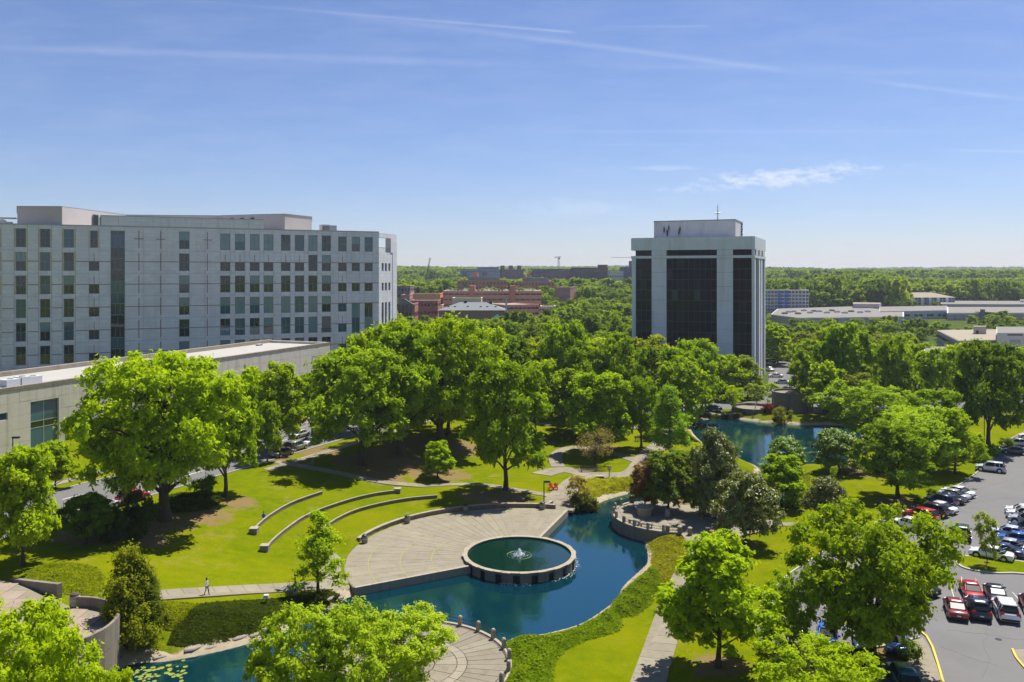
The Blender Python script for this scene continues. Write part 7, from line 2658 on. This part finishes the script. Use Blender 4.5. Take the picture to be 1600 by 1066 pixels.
WHT, SIL, BLK, NAVY, RED, BLU, LBL, GRY, MAR = (.78, .78, .78), (.42, .43, .45), (.02, .021, .024), (.02, .035, .10), (.42, .015, .02), (.03, .12, .42), (.22, .32, .45), (.10, .105, .11), (.22, .03, .03)
GU = 'cars in the angled row along the left kerb of the lot'
def car_c(kind, cx, cy_px, deg, col, label, **kw):
    """centre pixel on the ground and heading of the nose in world degrees"""
    p = P(cx, cy_px)
    return car(kind, p[0], p[1], p[2] + .06, math.radians(deg + 180), col, label, **kw)


# upper left row: noses up-left at about 122 degrees
A_ = 128
for (k, x, y, c, lab) in (('sedan', 1422, 826, WHT, 'white sedan at the near end of the angled row by the left kerb'),
                          ('suv', 1439, 813, RED, 'red car in the angled row by the left kerb'),
                          ('suv', 1455, 805, BLK, 'black car just behind the red one in the angled row'),
                          ('sedan', 1468, 800, WHT, 'white sedan third behind the red car in the angled row'),
                          ('suv', 1470, 790, NAVY, 'dark blue car between the white sedan and the black sedan in the angled row'),
                          ('sedan', 1482, 785, BLK, 'black sedan in the far half of the angled row'),
                          ('sedan', 1489, 780, SIL, 'silver sedan second from the far end of the angled row'),
                          ('sedan', 1497, 775, WHT, 'white sedan at the far end of the angled row')):
    car_c(k, x, y, A_, c, lab, group=GU)
car_c('suv', 1548, 737, 146, (.62, .64, .68), 'pale silver estate car parked alone by the upper kerb')
car_c('sedan', 1586, 710, 150, GRY, 'dark grey sedan in the shade of the tall dark oak')
car_c('sedan', 1592, 697, 150, SIL, 'silver sedan behind the dark grey one at the right edge')
car_c('sedan', 1612, 686, 150, WHT, 'white car cut by the right edge above the silver sedan')
car_px('suv', (1503, 831), (1505, 852), (.03, .045, .045), 'dark suv driving away down the lot aisle', name='car')
GR_ = 'cars in the row at the right of the lot'
for (k, x, y, c, lab) in (('sedan', 1600, 805, WHT, 'white car farthest back in the right-hand row'), ('suv', 1602, 812, WHT, 'second white car from the back of the right-hand row'),
                          ('suv', 1606, 820, SIL, 'silver car third from the back of the right-hand row'),
                          ('suv', 1606, 833, NAVY, 'dark blue car behind the white sedan in the right-hand row'),
                          ('sedan', 1580, 840, (.55, .6, .72), 'pale blue-white sedan in the right-hand row'), ('sedan', 1590, 850, BLU, 'bright blue car in the right-hand row'),
                          ('sedan', 1577, 861, SIL, 'silver sedan behind the island tree'), ('sedan', 1566, 868, NAVY, 'dark blue sedan between the silver and the white sedan by the island')):
    car_c(k, x, y, 143, c, lab, group=GR_)
car_c('sedan', 1549, 873, 142, (.80, .80, .79), 'white sedan beside the grass island and its young tree')
car_px('sedan', (1525, 945), (1511, 920), RED, 'bright red sedan facing the viewer in the middle of the lot')
car_px('suv', (1522, 948), (1534, 973), (.015, .02, .05), 'black suv nose to nose with the bright red sedan')
car_px('sedan', (1550, 925), (1562, 949), (.02, .025, .04), 'dark blue-black sedan right of the bright red sedan')
car_px('suv', (1564, 951), (1578, 975), WHT, 'white suv with dark rear window behind the blue-black sedan')
car_px('sedan', (1489, 948), (1498, 972), MAR, 'dull dark-red sedan half hidden by the huge oak')
car_px('sedan', (1606, 942), (1619, 966), MAR, 'dark red car cut by the right edge of the lot')
car_c('sedan', 1432, 925, 120, BLK, 'black sedan seen through the crown of the huge oak')
car_c('sedan', 1205, 1000, -110, BLU, 'bright blue car behind the bright maple at the lot edge')
car_c('sedan', 1293, 1003, -110, (.05, .18, .62), 'vivid blue car under the huge oak, left of its trunk')
car_c('sedan', 1350, 1010, -110, WHT, 'white car glinting under the huge oak beside its trunk')
car_c('sedan', 1402, 1012, -115, (.07, .16, .6), 'royal blue car under the huge oak, right of its trunk')
car_c('sedan', 1250, 985, -110, SIL, 'silver car in the shade between the two blue cars')
car_c('suv', 1412, 1072, 80, (.01, .10, .12), 'dark teal car at the bottom edge below the huge oak')
car_c('sedan', 1215, 965, 100, WHT, 'white car seen between the bright maple and the airy tree')
# street on the left
ra_ = math.degrees(math.atan2(RD[1], RD[0]))
car_c('sedan', 160, 797, ra_, (.50, .55, .56), 'pale silver-green sedan parked in the street under the huge oak', name='parked_car')
car_c('suv', 208, 784, ra_, (.35, .02, .03), 'dark red hatchback parked in front of the silver sedan in the street')
car_c('sedan', 118, 806, ra_, SIL, 'pale car behind the silver sedan, mostly hidden by leaves')
car_c('suv', 463, 704, ra_, (.30, .33, .28), 'grey-green suv parked behind the forked street tree')
car_c('sedan', 441, 713, ra_, GRY, 'dark grey car at the tail of the street row by the lawn path')
car_c('sedan', 486, 695, ra_, WHT, 'white car in the street row in front of the grey-green suv')
car_c('sedan', 468, 684, ra_ + 180, SIL, 'silver car on the far side of the street row')
car_c('sedan', 629, 655, ra_, (.02, .05, .2), 'dark blue car glimpsed through the wood behind the lawn')
# rear streets
car_c('sedan', 1113, 642, 178, (.02, .035, .03), 'dark green car on the rear street behind the small trees')
car_c('sedan', 1222, 622, 178, BLU, 'blue car on the rear street behind the tall drum')
car_c('suv', 1206, 571, 100, WHT, 'white suv in the side street, farthest from the pond')
car_c('sedan', 1203, 580, 95, WHT, 'white car near the tower base in the side street')
for i, (x, y) in enumerate(((1212, 590), (1222, 600), (1230, 612), (1240, 584))):
    car_c('sedan', x, y, 170, (WHT, SIL, GRY, WHT)[i], ('white car in the side lot nearest the tower', 'silver car in the middle of the side lot', 'grey car in the side lot nearest the rear street', 'white car at the right of the side lot')[i])
# highway and far road
for i, (x, Y, c, lab) in enumerate(((802, 431, WHT, 'white van on the highway between the round trees'), (735, 431, SIL, 'silver car on the highway left of the sign gantry'), (742, 437, (.2, .25, .4), 'blue-grey car on the highway by the sign gantry'))):
    xx, yy = gpx(x, Y)
    car('van' if i == 0 else 'sedan', xx, yy, float(h0(xx, yy)) + 2.45, math.pi, c, lab, name='car')
for i in range(9):
    xx = 816 + i * 3.6; Y = 500 + i * 13
    wx, wy = gpx(xx + (i % 2) * 3, Y)
    car('sedan', wx, wy, float(h0(wx, wy)) + .35, math.pi / 2 + .1, (WHT, SIL, GRY, WHT, BLK)[i % 5], ('white', 'silver', 'grey', 'white', 'black')[i % 5] + ' car in traffic on the far road past the parking decks', 'cars on the far road', 'car')
# cars on the garage roof
for i in range(26):
    xx, yy = gpx(700 + i * 5.3, 606 + (i % 3) * 6)
    zt = CH - (456 - YH) * 600 / F
    c = (WHT, SIL, GRY, BLK, RED, WHT)[i % 6]
    car('sedan', xx, yy, zt + .2, math.pi / 2, c, ('white', 'silver', 'grey', 'black', 'red', 'white')[i % 6] + ' car parked on the roof of the long brick garage', 'cars on the garage roof')

# ================================================================== PEOPLE
def person(label, loc, rz, shirt, trousers, skin, hair, pose='walk', scale=1.0):
    """skin-modifier body baked to one mesh; clothes by face regions"""
    J = {}
    if pose == 'sit':
        pts = [(0, 0, .48), (0, .02, .66), (0, .03, .86), (0, .02, 1.0), (0, -.01, 1.12), (0, -.02, 1.26),
               (.10, -.02, .46), (.12, -.42, .50), (.12, -.46, .07), (.12, -.60, .04),
               (-.10, -.02, .46), (-.12, -.42, .50), (-.12, -.46, .07), (-.12, -.60, .04),
               (.19, .02, .92), (.24, -.06, .66), (.14, -.28, .56), (.12, -.34, .54),
               (-.19, .02, .92), (-.24, -.06, .66), (-.14, -.28, .56), (-.12, -.34, .54)]
    else:
        st = .20 if pose == 'walk' else .04
        pts = [(0, 0, .95), (0, 0, 1.12), (0, .01, 1.32), (0, 0, 1.46), (0, -.01, 1.55), (0, -.02, 1.68),
               (.10, 0, .90), (.11, -st * .6, .50), (.11, -st, .08), (.11, -st - .14, .04),
               (-.10, 0, .90), (-.11, st * .2, .48), (-.11, st * 1.2, .10), (-.11, st * 1.2 - .13, .04),
               (.20, .01, 1.40), (.25, st * .5, 1.12), (.24, st * .3 - .1, .88), (.24, st * .2 - .14, .80),
               (-.20, .01, 1.40), (-.25, -st * .4, 1.12), (-.24, -st - .1, .90), (-.24, -st - .15, .82)]
    ed = [(0, 1), (1, 2), (2, 3), (3, 4), (4, 5), (0, 6), (6, 7), (7, 8), (8, 9), (0, 10), (10, 11), (11, 12), (12, 13), (2, 14), (14, 15), (15, 16), (16, 17), (2, 18), (18, 19), (19, 20), (20, 21)]
    rad = [(.15, .11), (.13, .10), (.17, .11), (.08, .07), (.055, .055), (.085, .10), (.09, .09), (.06, .065), (.045, .05), (.04, .03), (.09, .09), (.06, .065), (.045, .05), (.04, .03),
           (.06, .06), (.045, .045), (.034, .034), (.035, .02), (.06, .06), (.045, .045), (.034, .034), (.035, .02)]
    me = bpy.data.meshes.new('person_cage'); me.from_pydata(pts, ed, [])
    tmp = bpy.data.objects.new('person_cage', me); COL.objects.link(tmp)
    sk = tmp.modifiers.new('s', 'SKIN'); tmp.modifiers.new('u', 'SUBSURF').levels = 2
    lay = me.skin_vertices[0] if me.skin_vertices else None
    if lay is None:
        bpy.context.view_layer.objects.active = tmp
        me.attributes.new('x', 'FLOAT', 'POINT')
    for i, v in enumerate(me.skin_vertices[0].data):
        v.radius = rad[i]
    me.skin_vertices[0].data[0].use_root = True
    bpy.context.view_layer.update()
    dg_ = bpy.context.evaluated_depsgraph_get()
    em = bpy.data.meshes.new_from_object(tmp.evaluated_get(dg_))
    bpy.data.objects.remove(tmp)
    mats = [mat('skin', skin, .6), mat('shirt_cloth', shirt, .85), mat('trouser_cloth', trousers, .85), mat('hair', hair, .8), MT['rubber']]
    for m_ in mats: em.materials.append(m_)
    top = pts[5][2]; waist = pts[0][2] + .02
    for p_ in em.polygons:
        c_ = p_.center; i = 1
        if c_.z > top - .26 + .08: i = 0
        if c_.z > top - .02 or (c_.z > top - .10 and c_.y > .0): i = 3
        if c_.z < waist and not (abs(c_.x) > .16 and pose != 'sit'): i = 2
        if pose != 'sit' and abs(c_.x) > .19 and c_.z < 1.0: i = 0
        if c_.z < .09: i = 4
        p_.material_index = i; p_.use_smooth = True
    em.name = 'person'
    o = place('person', em, None, loc, rz); o.scale = (scale,) * 3
    tag(o, label, 'person')
    hm_ = MB(); hm_.lathe([(.0001, .0), (.075, .02), (.10, .07), (.09, .13), (.05, .165), (.0001, .17)], 10, cap=False)
    hh = hm_.build('hair', mats[3], o, True); hh.location = (0, .01, top - .04)
    return o


x, y, z = P(323, 931)
person('person walking on the lawn path in a pale lilac shirt and dark trousers', (x, y, z + .08), math.radians(70), (.62, .58, .70), (.015, .015, .03), (.12, .06, .04), (.01, .01, .01))
x, y, z = P(412, 812)
person('person in a blue top sitting on the lawn behind the uppermost seat wall', (x, y, z - .25), math.radians(20), (.03, .09, .42), (.02, .03, .07), (.35, .2, .14), (.05, .03, .02), 'sit')
x, y = raw(1180, 640, 1.6)
person('person in pale clothes walking on the low round terrace by the rear pond', (x, y, 1.61), math.radians(80), (.6, .62, .66), (.45, .5, .6), (.3, .18, .12), (.03, .02, .02))

# ================================================================== PARK FURNITURE
def bench(label, px, py, rz, L=2.2):
    x, y, z = P(px, py)
    o = thing('park_bench', label, 'bench', (x, y, z + .08), rz)
    for i in range(4):
        m2 = MB(); m2.box(-L / 2, L / 2, -.25 + i * .13, -.25 + i * .13 + .11, .42, .47); m2.build('seat_slat', MT['bark'], o)
    for i in range(3):
        m2 = MB(); m2.box(-L / 2, L / 2, .26, .30, .55 + i * .14, .55 + i * .14 + .11); m2.build('back_slat', MT['bark'], o)
    for s_ in (-1, 1):
        m2 = MB(); m2.box(s_ * L * .42 - .05, s_ * L * .42 + .05, -.27, .32, 0, .415); m2.box(s_ * L * .42 - .04, s_ * L * .42 + .04, .301, .36, .2, .97); m2.build('leg', MT['concrete'], o)
    return o


bench('long slatted bench at the edge of the path loop under the sparse tree', 920, 738, 0.05, 3.0)
bench('slatted bench in the shade at the back of the pond terrace', 1105, 812, 0.1)
bench('low bench on the rear bank beyond the conical cypress', 1000, 690, 0.0)
xx_, yy_ = raw(992, 828, TZ)
for i, (x, y, a_, lab) in enumerate(((991, 824, 55, 'bench inside the curved terrace railing, nearest the water'), (1010, 829, 75, 'bench inside the terrace railing by the straight wall'))):
    wx, wy = raw(x, y - 4, TZ)
    o = thing('park_bench', lab, 'bench', (wx, wy, TZ + .05), math.radians(a_ - 90))
    for j in range(3):
        m2 = MB(); m2.box(-.9, .9, -.2 + j * .15, -.07 + j * .15, .42, .48); m2.build('seat_slat', MT['bark'], o)
    for s_ in (-1, 1):
        m2 = MB(); m2.box(s_ * .7 - .08, s_ * .7 + .08, -.2, .25, 0, .415); m2.build('leg', MT['concrete'], o)


def bin_(label, x, y, z, col='concrete_dark', lid='metal_dark', s=1.0):
    o = thing('litter_bin', label, 'litter bin', (x, y, z))
    o.scale = (s, s, s)
    m2 = MB(); m2.lathe([(.36, 0), (.40, .1), (.40, .85), (.36, .9)], 14); m2.build('drum', MT[col], o)
    m2 = MB(); m2.lathe([(.38, .901), (.34, 1.02), (.16, 1.12)], 14); m2.build('lid', MT[lid], o)
    m2 = MB(); m2.lathe([(.41, .5), (.415, .55), (.41, .6)], 14, cap=False); m2.build('band', MT['metal'], o)
    return o


def onarc(deg, r):
    a_ = math.radians(deg); return FC[0] + r * math.cos(a_), FC[1] + r * math.sin(a_)


for deg, lab in ((166, 'litter bin at the lower left end of the plaza retaining wall'), (139, 'litter bin against the left half of the plaza retaining wall'),
                 (112, 'litter bin at the middle of the plaza retaining wall'), (80, 'litter bin at the plaza corner by the lamp post')):
    x, y = onarc(deg, 20.6); bin_(lab, x, y, .06)
x, y = raw(117, 948, DZ); bin_('tan litter bin with a brown hood on the drum terrace', x, y, DZ + .06, 'concrete', 'bark', 1.15)
x, y, z = P(1043, 809); bin_('pale square-shouldered litter bin in the shade at the back of the terrace', x, y, z + .15, 'concrete', 'concrete')


def lamp(label, px, py, h_, rz=0, sx=1):
    x, y, z = P(px, py)
    o = thing('lamp_post', label, 'lamp post', (x, y, z), rz)
    m2 = MB(); m2.tube([(0, 0, -.2), (0, 0, h_)], [.09, .07], 8); m2.build('pole', MT['metal_dark'], o)
    m2 = MB(); m2.lathe([(.22, 0), (.22, .25), (.12, .3)], 10); m2.build('base_collar', MT['concrete'], o)
    m2 = MB(); m2.box(-.05 if sx > 0 else -.95, .95 if sx > 0 else .05, -.22, .22, h_ - .12, h_ + .12); m2.build('lamp_head', MT['metal_dark'], o)
    m2 = MB(); m2.box(.2 * sx - .1 + (.0), .8 * sx if sx > 0 else .1, -.16, .16, h_ - .15, h_ - .121) if sx > 0 else m2.box(-.8, -.2, -.16, .16, h_ - .15, h_ - .121); m2.build('diffuser', MT['headlight'], o)
    return o


lamp('dark lamp post with a box head at the top corner of the plaza', 850, 786, 3.2)
lamp('thin dark post beside the lawn path under the young open tree', 461, 929, 2.2)
lamp('dark street lamp among the street trees by the low building', 20, 770, 8.0)
lamp('street lamp by the white car row behind the lawn', 503, 690, 6.0)
lamp('tall lamp at the upper corner of the parking lot', 1538, 706, 7.5)
for i, (x, y) in enumerate(((1096, 625), (1160, 622), (1350, 640))):
    lamp(('lamp on the rear street near the broad oak', 'lamp on the rear street by the tower base', 'lamp on the rear street right of the tall dark oak')[i], x, y, 6.5)
# floodlight
x, y, z = P(416, 946)
o = thing('floodlight', 'small pale floodlight on the ivy slope below the path', 'floodlight', (x, y, z))
m2 = MB(); m2.tube([(0, 0, 0), (0, 0, .8)], .05, 6); m2.build('pole', MT['metal_dark'], o)
m2 = MB(); m2.box(-.24, .24, -.2, .2, .8, 1.1); m2.build('lamp_head', MT['ac'], o)
# notice board
x, y, z = P(952, 746)
o = thing('notice_board', 'small yellow and white notice board on a post by the flower bed', 'sign', (x, y, z))
m2 = MB(); m2.box(-.06, .06, -.06, .06, 0, 1.4); m2.build('post', MT['bark'], o)
m2 = MB(); m2.box(-.35, -.01, -.05, .05, 1.2, 2.0); m2.build('sign_panel', mat('sign_ochre', (.55, .36, .05), .6), o)
m2 = MB(); m2.box(.0, .35, -.05, .05, 1.2, 2.0); m2.build('sign_panel', mat('sign_cream', (.6, .55, .42), .6), o)
# boulder table by the bed
x, y, z = P(937, 748)
o = thing('stone_block', 'dark low stone seat with a pale top beside the flower bed', 'seat', (x, y, z))
m2 = MB(); m2.box(-.7, .7, -.4, .4, -.1, .42); m2.build('seat_body', MT['concrete_dark2'], o)
m2 = MB(); m2.box(-.75, .75, -.45, .45, .421, .5); m2.build('seat_top', MT['concrete'], o)
# red chairs
for i, (px, py) in enumerate(((861, 766), (868, 766))):
    x, y, z = P(px, py)
    o = thing('lawn_chair', ('left one of the two orange-red lawn chairs near the plaza lamp', 'right one of the two orange-red lawn chairs near the plaza lamp')[i], 'chair', (x, y, z), .2 - .3 * i)
    m2 = MB(); m2.add([(-.3, -.35, .38), (.3, -.35, .38), (.3, .25, .25), (-.3, .25, .25), (-.3, -.35, .34), (.3, -.35, .34), (.3, .25, .21), (-.3, .25, .21)], [(0, 1, 2, 3), (7, 6, 5, 4), (0, 4, 5, 1), (1, 5, 6, 2), (2, 6, 7, 3), (3, 7, 4, 0)]); m2.build('seat', MT['red'], o)
    for k in range(5):
        m2 = MB(); xx = -.3 + k * .13; top_ = 1.05 - .05 * abs(k - 2)
        m2.add([(xx, .22, .25), (xx + .11, .22, .25), (xx + .11, .52, top_), (xx, .52, top_), (xx, .25, .24), (xx + .11, .25, .24), (xx + .11, .55, top_), (xx, .55, top_)],
               [(0, 1, 2, 3), (7, 6, 5, 4), (0, 4, 5, 1), (1, 5, 6, 2), (2, 6, 7, 3), (3, 7, 4, 0)])
        m2.build('back_slat', MT['red'], o)
    for s_ in (-1, 1):
        m2 = MB(); m2.box(s_ * .38 - .06, s_ * .38 + .06, -.4, .4, .55, .6); m2.build('arm', MT['red'], o)
        m2 = MB(); m2.box(s_ * .36 - .03, s_ * .36 + .03, -.38, -.3, 0, .549); m2.build('leg', MT['red'], o)
        m2 = MB(); m2.box(s_ * .36 - .03, s_ * .36 + .03, .3, .38, 0, .549); m2.build('leg', MT['red'], o)
# drinking post on the slope
x, y, z = P(489, 726)
o = thing('marker_post', 'short grey post standing beside the curving lawn path', 'post', (x, y, z))
m2 = MB(); m2.box(-.18, .18, -.18, .18, -.1, 1.1); m2.build('shaft', MT['concrete_dark'], o)
m2 = MB(); m2.box(-.22, .22, -.22, .22, 1.101, 1.2); m2.build('cap', MT['concrete'], o)

# ================================================================== BEDS AND GROUND COVER
def bed(name, label, pts, n, hgt, size, cols, seed, up=.9, flat=False):
    rs = np.random.RandomState(seed)
    poly = np.array(pxpoly(pts))
    poly = catmull(poly, True, 3)
    x0, y0 = poly.min(0); x1, y1 = poly.max(0)
    X = rs.uniform(x0, x1, n * 3); Y = rs.uniform(y0, y1, n * 3)
    s = sdf(poly, X, Y)
    ok = s < np.clip(rs.normal(size=len(s)) * .22, -.6, .45)
    X, Y, s = X[ok][:n], Y[ok][:n], s[ok][:n]
    lump = .55 + .45 * np.sin(X * 1.7 + seed) * np.cos(Y * 1.3 + X * .6) + rs.uniform(-.2, .2, len(X))
    edge = np.clip(-s / .8, .25, 1)
    Z = H(X, Y) + rs.rand(len(X)) ** .7 * hgt * np.clip(lump, .25, 1.2) * edge + .03
    c = np.stack([X, Y, Z], -1)
    nr = rs.normal(size=(len(X), 3)) * .6 + np.array([0, 0, up])
    v, f = leaf_quads(c, nr, size, rs, 1.8)
    me = npmesh(name, v, f, MT['leaf'])
    o = place(name, me); o.color = (cols[0] * 2.1, cols[1] * 1.75, cols[2], 1)
    tag(o, label, 'ground cover', kind='stuff')
    return o


bed('shrub_bed', 'bright green shrub bed along the shore beside the lower plaza', [(796, 1003), (850, 996), (905, 982), (945, 958), (962, 948), (968, 962), (962, 985), (905, 1003), (880, 1018), (862, 1035), (858, 1066), (850, 1100), (775, 1100), (795, 1060), (800, 1035)], 34000, .55, .17, (0.085, 0.155, 0.004), 1)
bed('shrub_bed', 'rounded bright shrub bed at the bend of the pond shore', [(958, 945), (975, 925), (1000, 905), (1018, 888), (1032, 905), (1022, 930), (1010, 948), (985, 963), (962, 962)], 12000, .6, .16, (0.09, 0.155, 0.005), 2)
bed('reed_bed', 'yellowish reedy grass bed between the terrace and the footpath', [(1014, 848), (1060, 840), (1076, 848), (1068, 880), (1050, 905), (1036, 918), (1022, 890), (1020, 865)], 15000, .45, .16, (0.125, 0.155, 0.015), 3)
bed('ivy_slope', 'dark green ivy slope between the lawn path and the pond arm', [(300, 950), (340, 943), (420, 938), (530, 929), (523, 942), (478, 962), (430, 978), (385, 992), (330, 1004), (268, 1008), (272, 985)], 60000, .28, .15, (0.035, 0.062, 0.008), 4)
bed('ground_cover', 'bright yellow-green ground cover beside the evergreen trees', [(240, 945), (300, 944), (300, 962), (285, 978), (262, 985), (240, 975)], 9000, .3, .15, (0.14, 0.19, 0.005), 5)
bed('ground_cover', 'bright green ground cover behind the drum terrace wall', [(40, 895), (90, 880), (150, 890), (155, 925), (130, 930), (92, 925)], 12000, .25, .16, (0.12, 0.17, 0.004), 6)
bed('flower_bed', 'yellow-green planting bed between the path junction and the shore', [(905, 757), (925, 748), (960, 748), (992, 746), (1005, 762), (970, 767), (935, 774), (910, 775)], 13000, .5, .17, (0.16, 0.20, 0.015), 7)
bed('ground_cover', 'leafy ground cover at the foot of the conical cypress', [(1020, 722), (1045, 708), (1075, 705), (1090, 720), (1075, 735), (1030, 737)], 8000, .4, .2, (0.085, 0.14, 0.006), 8)
bed('ground_cover', 'grassy growth along the near bank of the water channel', [(1240, 735), (1262, 740), (1262, 765), (1248, 790), (1225, 795), (1238, 775)], 8000, .45, .2, (0.12, 0.17, 0.01), 9)
bed('hedge', 'dark clipped hedge on the far bank of the rear pond', [(1090, 650), (1090, 645), (1160, 645), (1158, 651)], 6000, .9, .25, (0.05, 0.08, 0.01), 10)
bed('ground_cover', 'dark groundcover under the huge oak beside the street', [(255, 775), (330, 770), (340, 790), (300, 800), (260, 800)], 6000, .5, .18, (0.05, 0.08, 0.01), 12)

# lily pads
r8 = random.Random(12)
k = 0
while k < 60:
    px_, py_ = r8.uniform(205, 292), r8.gauss(1052, 7)
    x, y = raw(px_, py_, WL)
    if sdf1(x, y) > -.3: continue
    k += 1
    m2 = MB(); a0 = r8.uniform(0, 6.28); rr_ = r8.uniform(.10, .27)
    vs = [(0, 0, .012)] + [(rr_ * math.cos(a0 + t_), rr_ * math.sin(a0 + t_), .012 + .01 * r8.random()) for t_ in np.linspace(.2, 6.08, 11)]
    m2.add(vs, [(0, i, i + 1) for i in range(1, 11)])
    o = m2.build('lily_pad', MT['lily']); o.location = (x, y, WL)
    tag(o, 'yellow-green lily pad floating at the foot of the drum wall', 'lily pad', 'lily pads in the pond arm')
